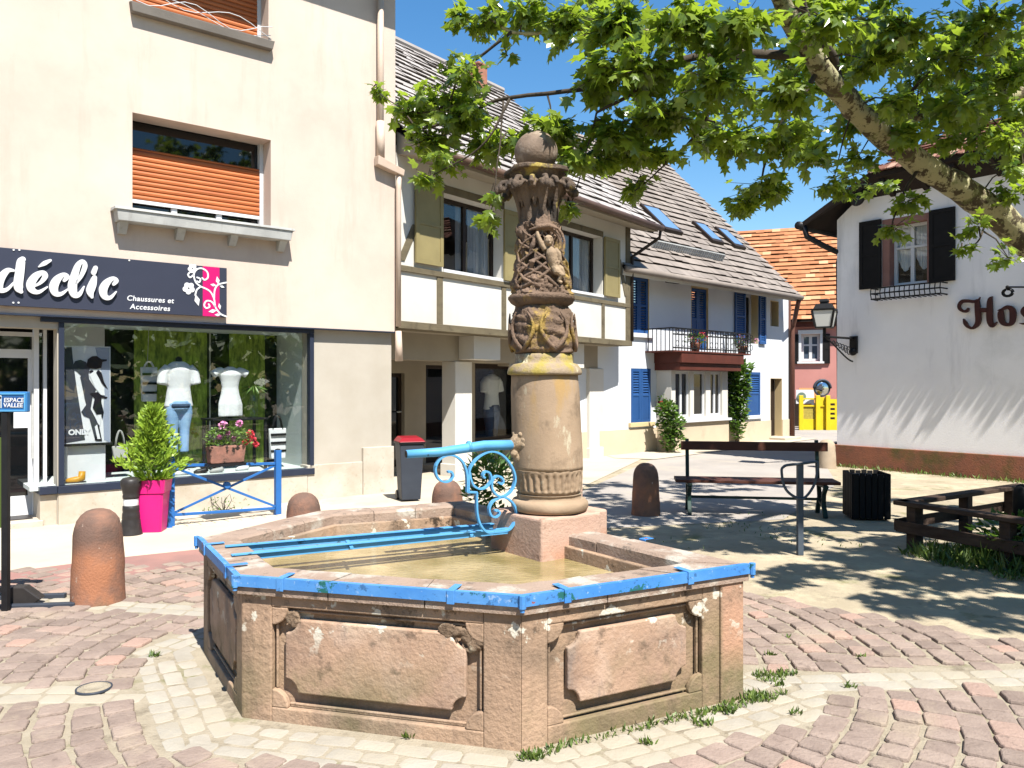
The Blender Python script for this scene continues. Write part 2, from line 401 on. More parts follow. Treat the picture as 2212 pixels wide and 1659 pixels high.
M['yellow'] = mat('yellow_paint', (0.82, 0.62, 0.02), (0.76, 0.55, 0.02), 3, 0.5)
M['yellow_mesh'] = mat('faded_yellow_panel', (0.62, 0.50, 0.10), (0.50, 0.40, 0.08), 12, 0.6)
M['orange_board'] = mat('orange_board', (0.72, 0.34, 0.14), None, rough=0.6)
M['green_disc'] = mat('grey_green_disc', (0.22, 0.30, 0.22), (0.16, 0.22, 0.17), 6, 0.5)
M['mirror'] = mat('mirror', (0.75, 0.78, 0.8), None, rough=0.05, metal=1.0)
SAND = dict(col=(0.16, 0.10, 0.07), scale=3.2, lo=0.56, hi=0.7, a=0.6)
M['stone'] = mat('pink_sandstone', (0.55, 0.37, 0.245), (0.43, 0.285, 0.19), 1.3, 0.9, 0.45, 45, stains=[
    dict(col=(0.36, 0.29, 0.215), scale=1.0, lo=0.48, hi=0.60, st=(1, 1, .5), a=0.75), dict(col=(0.20, 0.14, 0.10), scale=26, lo=0.58, hi=0.68, a=0.6),
    dict(col=(0.155, 0.145, 0.06), scale=1.9, lo=0.40, hi=0.56, x=(0.10, 0.32), z=(0.66, 0.25), a=0.72),
    dict(col=(0.60, 0.335, 0.22), scale=1.5, lo=0.25, hi=0.45, x=(1.035, 1.06), z=(0.15, 0.3), a=0.8),
    dict(col=(0.27, 0.19, 0.13), scale=2.6, lo=0.46, hi=0.64, a=0.75), dict(col=(0.15, 0.105, 0.075), scale=1.3, lo=0.54, hi=0.68, a=0.6, st=(3, 3, .6)),
    dict(col=(0.13, 0.13, 0.055), scale=1.7, lo=0.52, hi=0.66, a=0.6, z=(0.50, 0.05)),
    dict(col=(0.055, 0.038, 0.026), scale=4.0, lo=0.545, hi=0.62, z=(0.30, 0.56), r=0.75),
    dict(col=(0.72, 0.66, 0.54), scale=8.5, lo=0.60, hi=0.625, z=(0.30, 0.46), r=0.6)])
M['stone_plate'] = mat('pink_sandstone_panel', (0.56, 0.37, 0.25), (0.42, 0.275, 0.19), 1.7, 0.92, 0.4, 46, stains=[dict(col=(0.62, 0.44, 0.33), scale=3.1, lo=0.52, hi=0.62, a=0.6), dict(col=(0.25, 0.21, 0.185), scale=2.6, lo=0.56, hi=0.66, st=(2, 2, .7), a=0.7), 
    dict(col=(0.23, 0.155, 0.12), scale=4.0, lo=0.48, hi=0.66, a=0.65), dict(col=(0.12, 0.085, 0.06), scale=9.0, lo=0.57, hi=0.66, a=0.6),
    dict(col=(0.66, 0.56, 0.42), scale=1.7, lo=0.50, hi=0.62, a=0.6, z=(0.36, 0.5)), dict(col=(0.17, 0.16, 0.07), scale=2.1, lo=0.5, hi=0.62, a=0.6, z=(0.40, 0.15)),
    dict(col=(0.78, 0.74, 0.62), scale=9.5, lo=0.585, hi=0.605, z=(0.31, 0.47), r=0.6)])
M['stone_rim'] = mat('weathered_rim_stone', (0.42, 0.31, 0.24), (0.34, 0.245, 0.185), 3.0, 0.92, 0.5, 60, stains=[
    dict(col=(0.60, 0.56, 0.48), scale=3.5, lo=0.52, hi=0.62, a=0.8), dict(col=(0.10, 0.09, 0.075), scale=14, lo=0.58, hi=0.68, a=0.7)])
M['crust'] = mat('eroded_brown_crust', (0.36, 0.25, 0.165), (0.17, 0.115, 0.075), 14, 0.95, 0.6, 60, stains=[dict(col=(0.5, 0.42, 0.3), scale=16, lo=0.58, hi=0.66, a=0.7)])
M['stone_in'] = mat('orange_wet_shaded_sandstone', (0.52, 0.27, 0.145), (0.43, 0.21, 0.11), 2.2, 0.75, 0.5, 40, stains=[dict(col=(0.16, 0.08, 0.05), scale=3, lo=0.55, hi=0.68, a=0.7, z=(0.56, 0.62)), dict(col=(0.09, 0.04, 0.022), scale=2.2, lo=0.25, hi=0.42, x=(0.15, 0.4), a=0.88)])  # dark right-hand stretch paints in the shade of the back wall
M['column'] = mat('buff_sandstone', (0.45, 0.325, 0.215), (0.36, 0.255, 0.165), 2.6, 0.9, 0.14, 60, stains=[
    dict(col=(0.47, 0.29, 0.09), scale=1.9, lo=0.54, hi=0.64, st=(3.2, 3.2, 0.9), a=0.7, z=(1.25, 1.6)),
    dict(col=(0.60, 0.54, 0.39), scale=2.2, lo=0.58, hi=0.64, st=(3.2, 3.2, 1.3), a=0.8),
    dict(col=(0.12, 0.085, 0.06), scale=5, lo=0.57, hi=0.7, a=0.55)])
M['collar'] = mat('lichened_collar_stone', (0.42, 0.32, 0.21), (0.34, 0.26, 0.18), 3, 0.9, 0.4, 60, stains=[
    dict(col=(0.42, 0.33, 0.06), scale=5, lo=0.46, hi=0.58, a=0.85), dict(col=(0.64, 0.60, 0.40), scale=7, lo=0.58, hi=0.64)])
M['carved'] = mat('dark_carved_sandstone', (0.27, 0.18, 0.125), (0.17, 0.115, 0.08), 4, 0.92, 0.7, 60, stains=[
    dict(col=(0.075, 0.055, 0.045), scale=5, lo=0.52, hi=0.66, a=0.8), dict(col=(0.46, 0.31, 0.07), scale=4.2, lo=0.54, hi=0.62, a=0.8)])
M['capital'] = mat('blackened_capital_stone', (0.22, 0.155, 0.105), (0.10, 0.075, 0.058), 4, 0.92, 0.6, 60, stains=[
    dict(col=(0.035, 0.03, 0.026), scale=4, lo=0.50, hi=0.62, a=0.8), dict(col=(0.50, 0.38, 0.10), scale=4.5, lo=0.56, hi=0.62, a=0.9)])
M['figure'] = mat('buff_carved_figure', (0.46, 0.34, 0.22), (0.36, 0.26, 0.17), 8, 0.9, 0.5, 70, stains=[dict(col=(0.10, 0.075, 0.05), scale=12, lo=0.56, hi=0.68, a=0.7)])
M['ball'] = mat('brown_stone_ball', (0.28, 0.205, 0.15), (0.21, 0.15, 0.11), 3.5, 0.85, 0.25, 70, stains=[dict(col=(0.40, 0.32, 0.25), scale=9, lo=0.58, hi=0.66, a=0.8), dict(col=(0.06, 0.045, 0.035), scale=4, lo=0.54, hi=0.68, a=0.6)])
M['pedestal'] = mat('pale_pink_pedestal_stone', (0.62, 0.42, 0.32), (0.54, 0.35, 0.26), 3, 0.9, 0.35, 50, stains=[dict(col=(0.55, 0.22, 0.10), scale=1.5, lo=0.40, hi=0.6, a=0.8, z=(0.68, 0.56)), dict(col=(0.2, 0.12, 0.08), scale=6, lo=0.58, hi=0.68, a=0.6)])
M['blue_band'] = mat('chipped_blue_paint', (0.05, 0.23, 0.62), (0.12, 0.34, 0.70), 2.3, 0.5, 0.08, 60, stains=[
    dict(col=(0.02, 0.14, 0.13), scale=6.5, lo=0.59, hi=0.60, r=0.75), dict(col=(0.33, 0.09, 0.04), scale=7.0, lo=0.645, hi=0.655, r=0.7), dict(col=(0.04, 0.13, 0.30), scale=17, lo=0.60, hi=0.63, a=0.8), dict(col=(0.4, 0.55, 0.75), scale=22, lo=0.62, hi=0.66, a=0.7)])
M['blue_iron'] = mat('light_blue_ironwork', (0.10, 0.36, 0.66), (0.12, 0.40, 0.70), 8, 0.45, 0.05, 60, stains=[dict(col=(0.03, 0.08, 0.11), scale=11, lo=0.62, hi=0.66, a=0.9)])
M['blue_fence'] = mat('blue_barrier_paint', (0.03, 0.15, 0.45), (0.035, 0.17, 0.49), 5, 0.42)
M['blue_board'] = mat('blue_sign_board', (0.05, 0.22, 0.50), (0.04, 0.19, 0.45), 3, 0.4)
M['bollard'] = mat('red_sandstone_bollard', (0.36, 0.18, 0.115), (0.25, 0.135, 0.095), 3.2, 0.9, 0.35, 60, stains=[
    dict(col=(0.50, 0.205, 0.10), scale=2.4, lo=0.46, hi=0.60, a=0.7, z=(0.52, 0.36)), dict(col=(0.15, 0.10, 0.08), scale=2.2, lo=0.36, hi=0.5, a=0.8, z=(0.34, 0.48)),
    dict(col=(0.17, 0.13, 0.08), scale=3, lo=0.5, hi=0.62, a=0.7, z=(0.12, 0.0)), dict(col=(0.6, 0.45, 0.35), scale=13, lo=0.66, hi=0.7)])
M['bollard_pale'] = mat('pale_stone_bollard', (0.50, 0.40, 0.29), (0.44, 0.34, 0.24), 3.2, 0.9, 0.25, 60)
M['ground'] = mat('sandy_ground', (0.50, 0.42, 0.295), (0.39, 0.325, 0.225), 1.2, 0.95, 0.5, 45, stains=[
    dict(col=(0.62, 0.545, 0.37), scale=2.5, lo=0.5, hi=0.65, a=0.7), dict(col=(0.15, 0.16, 0.04), scale=1.6, lo=0.57, hi=0.68, a=0.7), dict(col=(0.16, 0.13, 0.09), scale=8, lo=0.60, hi=0.7, a=0.6)])
M['concrete'] = mat('pale_concrete_paving', (0.66, 0.575, 0.45), (0.58, 0.50, 0.385), 0.9, 0.9, 0.2, 60, stains=[dict(col=(0.42, 0.35, 0.27), scale=1.2, lo=0.55, hi=0.7, a=0.6)])
M['asphalt'] = mat('worn_pale_asphalt', (0.46, 0.415, 0.37), (0.38, 0.345, 0.31), 0.8, 0.92, 0.3, 90, stains=[dict(col=(0.52, 0.45, 0.36), scale=1.0, lo=0.5, hi=0.66, a=0.7)])
M['pink_band'] = mat('pink_asphalt', (0.40, 0.215, 0.18), (0.35, 0.19, 0.165), 1.2, 0.9, 0.25, 90, stains=[dict(col=(0.25, 0.16, 0.14), scale=0.8, lo=0.48, hi=0.62, a=0.7)])
M['cobble'] = mat('mauve_pink_cobbles', (0.365, 0.28, 0.23), (0.29, 0.218, 0.18), 7, 0.9, 0.55, 50, tint=0.17, tcol=(0.39, 0.255, 0.20), stains=[dict(col=(0.46, 0.37, 0.27), scale=2.2, lo=0.52, hi=0.68, a=0.6), dict(col=(0.15, 0.11, 0.09), scale=13, lo=0.60, hi=0.68, a=0.5)])
M['pale_sett'] = mat('pale_setts', (0.45, 0.41, 0.34), (0.39, 0.35, 0.285), 5, 0.9, 0.3, 60, tint=0.09, stains=[dict(col=(0.45, 0.395, 0.30), scale=1.6, lo=0.46, hi=0.58, a=0.85)])
M['joint'] = mat('sandy_joint', (0.43, 0.37, 0.275), (0.36, 0.305, 0.22), 9, 0.95, 0.5, 80, stains=[dict(col=(0.16, 0.13, 0.09), scale=9, lo=0.54, hi=0.66, a=0.6), dict(col=(0.16, 0.17, 0.05), scale=2.5, lo=0.6, hi=0.68, a=0.6)])
M['rail_wood'] = mat('dark_rail_wood', (0.055, 0.032, 0.022), (0.095, 0.062, 0.044), 5, 0.8, 0.3, 30, stretch=(1, 1, 5))
M['plank'] = mat('brown_bench_plank', (0.115, 0.04, 0.025), (0.085, 0.032, 0.021), 5, 0.55, 0.1, 30, stretch=(0.4, 3, 3))
M['bench_iron'] = mat('green_bench_iron', (0.015, 0.05, 0.04), (0.02, 0.035, 0.03), 6, 0.55)
M['grey_steel'] = mat('blue_grey_steel', (0.10, 0.125, 0.155), (0.08, 0.10, 0.125), 4, 0.45)
M['bin_grey'] = mat('grey_bin_plastic', (0.055, 0.065, 0.085), (0.045, 0.053, 0.07), 4, 0.5)
M['bin_lid'] = mat('red_bin_lid', (0.32, 0.012, 0.022), (0.28, 0.01, 0.02), 4, 0.4)
M['bark'] = mat('mottled_plane_bark', (0.155, 0.12, 0.07), (0.085, 0.065, 0.042), 4, 0.9, 0.6, 30, stains=[dict(col=(0.50, 0.46, 0.26), scale=8.5, lo=0.47, hi=0.51, r=0.7, a=0.95), dict(col=(0.20, 0.21, 0.08), scale=9, lo=0.56, hi=0.62, a=0.7)])
M['bark_dark'] = mat('dark_twig_bark', (0.055, 0.042, 0.03), (0.09, 0.07, 0.05), 12, 0.9, 0.3, 60)
M['leaf'] = leafmat('plane_leaves', (0.022, 0.055, 0.010), (0.18, 0.235, 0.036), (0.34, 0.47, 0.035), 0.26, 0.42)
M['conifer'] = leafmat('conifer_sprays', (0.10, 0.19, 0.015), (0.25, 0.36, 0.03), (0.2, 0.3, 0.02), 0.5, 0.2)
M['shrub'] = leafmat('shrub_leaves', (0.045, 0.10, 0.02), (0.12, 0.20, 0.035), (0.15, 0.28, 0.03), 0.4, 0.25)
M['grass'] = leafmat('grass_blades', (0.035, 0.07, 0.010), (0.13, 0.18, 0.03), (0.11, 0.18, 0.02), 0.5, 0.25)
M['pink_petal'] = leafmat('pink_petals', (0.70, 0.25, 0.48), (0.78, 0.40, 0.60), (0.5, 0.1, 0.3), 0.7, 0.15)
M['red_petal'] = leafmat('red_petals', (0.55, 0.03, 0.06), (0.68, 0.09, 0.12), (0.5, 0.02, 0.03), 0.7, 0.15)
M['rockbox'] = mat('stone_patterned_box', (0.40, 0.19, 0.14), (0.24, 0.13, 0.10), 9, 0.85, 0.4, 30, stains=[dict(col=(0.03, 0.025, 0.02), scale=12, lo=0.56, hi=0.6)])
M['chimney'] = mat('brick_chimney', (0.45, 0.2, 0.13), (0.36, 0.16, 0.11), 8, 0.9, 0.2, 50)
M['poster_grey'] = mat('poster_dark_grey', (0.055, 0.058, 0.075), None, rough=0.35)
M['poster_mid'] = mat('poster_blue_grey', (0.36, 0.40, 0.50), None, rough=0.35)
M['poster_white'] = mat('poster_white', (0.84, 0.84, 0.85), None, rough=0.35)
M['poster_black'] = mat('poster_black', (0.01, 0.01, 0.018), None, rough=0.35)

def water_mat():
    m, nt, b = nodes('murky_basin_water'); N = nt.nodes.new; L = nt.links.new
    tc = N('ShaderNodeTexCoord'); n = N('ShaderNodeTexNoise'); n.inputs['Scale'].default_value = 2.2; n.inputs['Detail'].default_value = 5
    L(tc.outputs['Object'], n.inputs['Vector'])
    r = N('ShaderNodeValToRGB'); r.color_ramp.elements[0].position = 0.38; r.color_ramp.elements[0].color = (0.19, 0.15, 0.06, 1)
    r.color_ramp.elements[1].position = 0.62; r.color_ramp.elements[1].color = (0.40, 0.31, 0.165, 1)
    L(n.outputs['Fac'], r.inputs[0]); L(r.outputs[0], b.inputs['Base Color'])
    b.inputs['Roughness'].default_value = 0.02; b.inputs['IOR'].default_value = 1.5; b.inputs['Specular IOR Level'].default_value = 0.9
    w = N('ShaderNodeTexNoise'); w.inputs['Scale'].default_value = 20; w.inputs['Detail'].default_value = 4
    mp = N('ShaderNodeMapping'); mp.inputs['Scale'].default_value = (1, 2.2, 1); mp.inputs['Rotation'].default_value = (0, 0, 0.3)
    L(tc.outputs['Object'], mp.inputs[0]); L(mp.outputs[0], w.inputs['Vector'])
    bp = N('ShaderNodeBump'); bp.inputs['Strength'].default_value = 0.18; bp.inputs['Distance'].default_value = 0.05
    L(w.outputs['Fac'], bp.inputs['Height']); L(bp.outputs[0], b.inputs['Normal'])
    return m
M['water'] = water_mat()

# ---------------------------------------------------------------- tagging
def tag(o, label=None, cat=None, group=None, kind=None):
    if label: o['label'] = label
    if cat: o['category'] = cat
    if group: o['group'] = group
    if kind: o['kind'] = kind
    return o
def thing(name, loc, label, cat, group=None):
    o = bpy.data.objects.new(name, None); COL.objects.link(o); o.location = Vector(loc); o.empty_display_size = 0.2
    return tag(o, label, cat, group)
def copy_thing(src, loc, rotz, label):
    r = src.copy(); COL.objects.link(r); r.location = Vector(loc); r.rotation_euler = (0, 0, rotz); r['label'] = label
    for ch in list(src.children):
        c = ch.copy(); COL.objects.link(c); c.parent = r
        for g in list(ch.children):
            d = g.copy(); COL.objects.link(d); d.parent = c
    return r
def text_mesh(body, name, material, parent, fr, u, z, n, size, depth=0.003, shear=0.0, bold=0.0, align='LEFT', spacing=1.0):
    cu = bpy.data.curves.new(name, 'FONT'); cu.body = body; cu.size = size; cu.extrude = depth / 2; cu.shear = shear; cu.offset = bold; cu.align_x = align; cu.space_character = spacing
    o = bpy.data.objects.new(name + '_curve', cu); COL.objects.link(o)
    dg = bpy.context.evaluated_depsgraph_get(); dg.update()
    me = bpy.data.meshes.new_from_object(o.evaluated_get(dg)); bpy.data.objects.remove(o)
    off = Vector((0, 0, 0)); p = parent
    while p is not None: off += p.location; p = p.parent
    for v in me.vertices: v.co = fr.P(u + v.co.x, z + v.co.y, n + v.co.z) - off
    me.materials.clear(); me.materials.append(material)
    c = bpy.data.objects.new(name, me); COL.objects.link(c); c.parent = parent
    return c
def leaf_quad(mb, p, d, w, l, up=None, t=None, fold=0.0):
    """pointed leaf blade from p along d"""
    d = Vector(d).normalized(); up = Vector(up) if up is not None else Vector((rng.gauss(0, .5), rng.gauss(0, .5), 1))
    x = d.cross(up); x = x.normalized() if x.length > 1e-4 else d.orthogonal().normalized()
    nn = x.cross(d); p = Vector(p)
    a = p; b = p + d * l * 0.45 + x * w / 2 + nn * fold * w; c = p + d * l; e = p + d * l * 0.45 - x * w / 2 + nn * fold * w; m = p + d * l * .5
    mb.add([a, b, c, e, m], [(0, 1, 4), (1, 2, 4), (2, 3, 4), (3, 0, 4)], t if t is not None else rng.random())
# ================================================================ camera, light
cam = bpy.data.cameras.new('camera'); camo = bpy.data.objects.new('camera', cam); COL.objects.link(camo)
camo.location = (0, 0, CH); camo.rotation_euler = (R(90), 0, 0)
cam.sensor_width = 36; cam.lens = 36 * F / 2212; cam.clip_end = 2000
scene.camera = camo
SUN_AZ, SUN_EL = 26.0, 57.0       # azimuth from straight behind the camera towards its right
sd = Vector((math.sin(R(SUN_AZ)) * math.cos(R(SUN_EL)), -math.cos(R(SUN_AZ)) * math.cos(R(SUN_EL)), math.sin(R(SUN_EL))))
sl = bpy.data.lights.new('sun', 'SUN'); sl.energy = 5.0; sl.angle = R(0.5); sl.color = (1.0, 0.962, 0.90)
so = bpy.data.objects.new('sun', sl); COL.objects.link(so); so.rotation_euler = sd.to_track_quat('Z', 'Y').to_euler()
w = bpy.data.worlds.new('World'); scene.world = w; w.use_nodes = True
nt = w.node_tree; sk = nt.nodes.new('ShaderNodeTexSky'); sk.sky_type = 'NISHITA'; sk.sun_disc = False
sk.sun_elevation = R(SUN_EL); sk.sun_rotation = math.atan2(sd.x, sd.y); sk.air_density = 1.25; sk.dust_density = 0.15; sk.ozone_density = 3.0
hs = nt.nodes.new('ShaderNodeHueSaturation'); hs.inputs['Saturation'].default_value = 1.3; hs.inputs['Hue'].default_value = 0.5
nt.links.new(sk.outputs[0], hs.inputs['Color']); nt.links.new(hs.outputs[0], nt.nodes['Background'].inputs[0]); nt.nodes['Background'].inputs[1].default_value = 0.072
scene.view_settings.view_transform = 'Standard'; scene.view_settings.look = 'None'; scene.view_settings.gamma = 1.0
scene.view_settings.exposure = 1.32

# ================================================================ ground
def sheet(name, pts, z, m):
    b = MB(); b.add([(p[0], p[1], z) for p in pts], [tuple(range(len(pts)))], 0.5)
    return tag(b.build(name, m), kind='structure')
sheet('ground', [(-400, -60), (400, -60), (400, 600), (-400, 600)], 0.0, M['ground'])
PB = [G(x, y) for x, y in ((-260, 1322), (60, 1272), (250, 1250), (430, 1231), (640, 1200), (640, 1166), (430, 1189), (250, 1208), (60, 1233), (-260, 1282))]
CB = [(-14, 5.0), (PB[9].x, PB[9].y), (PB[8].x, PB[8].y), (PB[7].x, PB[7].y), (PB[6].x, PB[6].y), (PB[5].x, PB[5].y), (-0.9, 7.2), (0.1, 9.0), (1.2, 12.5), (3.4, 18.5), (-2, 18.5), (-14, 9)]
sheet('pavement', CB, 0.008, M['concrete'])
sheet('pink_path', [(p.x, p.y) for p in PB], 0.012, M['pink_band'])
sheet('street', [(-0.2, 8.4), (3.2, 9.3), (5.2, 12.6), (6.0, 15.0), (12.0, 22), (14, 60), (6, 60), (8.0, 24), (3.6, 18.3), (1.3, 12.4)], 0.004, M['asphalt'])
sheet('house_pavement', [(2.2, 16.9), (3.0, 16.6), (8.9, 22.9), (8.4, 23.5), (2.0, 18.2)], 0.016, M['concrete'])

BASIN = [(.044, 3.39), (1.21, 4.0), (-.36, 6.2), (-1.42, 5.72), (-1.876, 4.706), (-1.312, 3.749)]
def offset_poly(poly, d):
    out = []; k = len(poly)
    for i in range(k):
        p0 = Vector(poly[i - 1]); p1 = Vector(poly[i]); p2 = Vector(poly[(i + 1) % k])
        e1 = (p1 - p0).normalized(); e2 = (p2 - p1).normalized()
        n1 = Vector((-e1.y, e1.x)); n2 = Vector((-e2.y, e2.x))
        bis = (n1 + n2); bis = bis / bis.length
        out.append(tuple(p1 + bis * (d / max(0.2, bis.dot(n1)))))
    return out
def seg_dist(p, a, b):
    a = Vector(a); b = Vector(b); p = Vector(p); ab = b - a
    t = max(0, min(1, (p - a).dot(ab) / ab.length_squared)); return (p - (a + ab * t)).length
def basin_dist(p):
    return min(seg_dist(p, BASIN[i], BASIN[(i + 1) % 6]) for i in range(6))
def inside(p, poly):
    c = False; j = len(poly) - 1
    for i in range(len(poly)):
        a, b = poly[i], poly[j]
        if (a[1] > p[1]) != (b[1] > p[1]) and p[0] < (b[0] - a[0]) * (p[1] - a[1]) / (b[1] - a[1]) + a[0]: c = not c
        j = i
    return c
rx0, rx1 = G(1640, 1288), G(2212, 1392)
def cobble_zone(p):
    x, y = p
    if y < 2.4 or abs(x) > 5.2: return False
    if x < -1.0:
        return y < 6.95 + 0.2 * (x + 3.2)
    if x > 0.7:
        d = (rx1.x - rx0.x) * (y - rx0.y) - (rx1.y - rx0.y) * (x - rx0.x)
        return d < 0.05 * mnoise.noise((x * 2, y * 2, 0))
    return y < 4.6
def pale_zone(p):
    x, y = p
    if inside(p, BASIN): return False
    d = basin_dist(p)
    if d < 0.34 and y < 5.6 and not (x > 0.9 and y > 4.55): return True
    if x < -1.4 and abs(y - (4.06 + 0.01 * (x + 2))) < 0.125: return True
    if x > 0.9 and abs(y - (4.20 + 0.07 * (x - 1.5))) < 0.14: return True
    if x < -1.6 and abs(y - (5.62 - 0.19 * (x + 2.6))) < 0.12: return True
    return False
sheet('paving_bed', [(-6, 2.3), (6, 2.3), (6, 3.2), (rx1.x + .6, rx1.y - .55), (rx1.x, rx1.y), (rx0.x, rx0.y), (0.9, 5.6), (-1.0, 6.6), (-1.0, 7.1), (-2.2, 7.0), (-6, 6.3)], 0.003, M['joint'])
def stone(mb, quad, h, inset, t):
    """a cobble: slightly domed top with rounded arrises"""
    c = sum((Vector(q) for q in quad), Vector((0, 0))) / len(quad)
    def ring(k, z): return [(*(c + (Vector(q) - c) * k), z) for q in quad]
    n = len(quad); sz = (Vector(quad[0]) - c).length
    k1 = 1 - inset * 0.35 / sz; k2 = 1 - inset / sz
    vs = ring(1, -0.01) + ring(1, h * .45) + ring(k1, h * .82) + ring(k2, h) + [(c.x, c.y, h + 0.003)]
    fs = []
    for L in range(3):
        for i in range(n):
            j = (i + 1) % n; fs.append((L * n + i, L * n + j, L * n + n + j, L * n + n + i))
    for i in range(n): fs.append((3 * n + i, 3 * n + (i + 1) % n, 4 * n))
    mb.add(vs, fs, t)
cob = MB(); pal = MB(); cc = Vector((-0.25, 4.75))
def cell(p_of, sz, mb, zone, hmin, hmax):
    c = sum(p_of, Vector((0, 0))) / 4
    if not zone((c.x, c.y)): return
    g = rng.uniform(0.004, 0.011)
    q = []
    for k, v in enumerate(p_of):
        # cut corners give eight sided rough blocks
        a = p_of[k - 1]; b = p_of[(k + 1) % 4]
        vv = v + (c - v).normalized() * g * 1.4 + Vector((rng.uniform(-.007, .007), rng.uniform(-.007, .007)))
        q.append(vv + (a - v).normalized() * rng.uniform(.006, .022)); q.append(vv + (b - v).normalized() * rng.uniform(.010, .024))
    stone(mb, q, rng.uniform(hmin, hmax), 0.009, rng.random())
r = 0.7
while r < 6.2:
    wd = rng.uniform(0.136, 0.150); a = rng.uniform(0, 0.2); a_end = a + 2 * math.pi
    while a < a_end:
        da = rng.uniform(0.12, 0.18) / r
        def pp(rr, aa):
            rr += 0.018 * math.sin(aa * 9 + r * 5)
            return cc + Vector((math.cos(aa), math.sin(aa))) * rr
        quad = [pp(r, a), pp(r + wd, a), pp(r + wd, a + da), pp(r, a + da)]
        cell(quad, wd, cob, lambda p: cobble_zone(p) and not pale_zone(p) and not inside(p, offset_poly(BASIN, -0.02)), 0.009, 0.024)
        a += da
    r += wd
# pale setts of the kerb ring and of the two radial strips
for i in range(6):
    A = Vector(BASIN[i]); B = Vector(BASIN[(i + 1) % 6]); e = (B - A).normalized(); nn = Vector((e.y, -e.x)); Ln = (B - A).length
    for row in range(3):
        o0 = 0.03 + row * 0.105; s = -0.42
        while s < Ln + 0.42:
            l = rng.uniform(0.12, 0.22)
            quad = [A + e * s + nn * o0, A + e * (s + l) + nn * o0, A + e * (s + l) + nn * (o0 + .102), A + e * s + nn * (o0 + .102)]
            c = sum(quad, Vector((0, 0))) / 4
            best = min(range(6), key=lambda j: seg_dist((c.x, c.y), BASIN[j], BASIN[(j + 1) % 6]))
            if best == i: cell(quad, .1, pal, lambda p: pale_zone(p) and not (row == 2 and rng.random() < .15), 0.004, 0.006)
            s += l
for f_y, xs in ((lambda x: 4.06 + 0.01 * (x + 2), (-5.2, -1.45)), (lambda x: 4.20 + 0.07 * (x - 1.5), (1.35, 5.0)), (lambda x: 5.62 - 0.19 * (x + 2.6), (-5.2, -1.9))):
    for row in (-1, 0):
        x = xs[0]
        while x < xs[1]:
            l = rng.uniform(0.14, 0.26)
            quad = [Vector((x, f_y(x) + row * .12)), Vector((x + l, f_y(x + l) + row * .12)), Vector((x + l, f_y(x + l) + row * .12 + .118)), Vector((x, f_y(x) + row * .12 + .118))]
            c = sum(quad, Vector((0, 0))) / 4
            cell(quad, .1, pal, lambda p: basin_dist(p) > .34, 0.005, 0.008); x += l
tag(cob.build('cobble_paving', M['cobble']), kind='structure')
tag(pal.build('pale_sett_paving', M['pale_sett']), kind='structure')
# round drain lid in the left strip
dp = G(203, 1492)
t_ = thing('drain_cover', (dp.x, dp.y, 0), 'small round drain cover set in the pale strip of paving left of the fountain', 'drain cover')
b = MB(); b.lathe([(0.0, .010), (.050, .010), (.055, .016), (.062, .016), (.066, .010), (.078, .012), (.082, .0)][::-1], (dp.x, dp.y, .006), 28); b.build('lid', M['joint'], t_, True)
b = MB(); b.lathe([(.088, 0.0), (.088, .014), (.082, .016), (.080, .010)], (dp.x, dp.y, .004), 28); b.build('rim', M['bin_grey'], t_, True)

# ================================================================ fountain
FT = thing('fountain', (-0.3, 4.7, 0), 'pink sandstone fountain with blue painted rim and a carved column topped by a ball', 'fountain')
P0 = offset_poly(BASIN, .03); P1 = offset_poly(BASIN, .075); PI = offset_poly(BASIN, .215)
def ring_prism(mb, outer, inner, z0, z1):
    k = len(outer)
    for i in range(k):
        j = (i + 1) % k
        o0, o1, a0, a1 = outer[i], outer[j], inner[i], inner[j]
        mb.add([(*o0, z0), (*o1, z0), (*o1, z1), (*o0, z1), (*a0, z0), (*a1, z0), (*a1, z1), (*a0, z1)],
               [(0, 1, 2, 3), (5, 4, 7, 6), (3, 2, 6, 7), (1, 0, 4, 5)], 0.5)
bm_ = MB(); ring_prism(bm_, P1, offset_poly(BASIN, .25), -.02, .61)
faces = {'front': (BASIN[5], BASIN[0], .115, .875, .07, .545, .165, .815), 'right': (BASIN[0], BASIN[1], .105, .80, .085, .535, .19, .725),
         'left': (BASIN[4], BASIN[5], .12, .88, .07, .545, .17, .82), 'far': (BASIN[3], BASIN[4], .12, .88, .07, .545, .17, .82),
         'back_l': (BASIN[2], BASIN[3], .12, .88, .07, .545, .17, .82), 'back': (BASIN[1], BASIN[2], .05, .95, .07, .545, .08, .92)}
plates = []
def hex_m(mb, fr, u0, u1, z0, z1, n0, n1, m0, m1, t=.5):
    """slab with mitred ends"""
    mb.hexa([fr.P(u0, z0, n1), fr.P(u1, z0, n1), fr.P(u1 - m1, z0, n0), fr.P(u0 + m0, z0, n0), fr.P(u0, z1, n1), fr.P(u1, z1, n1), fr.P(u1 - m1, z1, n0), fr.P(u0 + m0, z1, n0)], t)
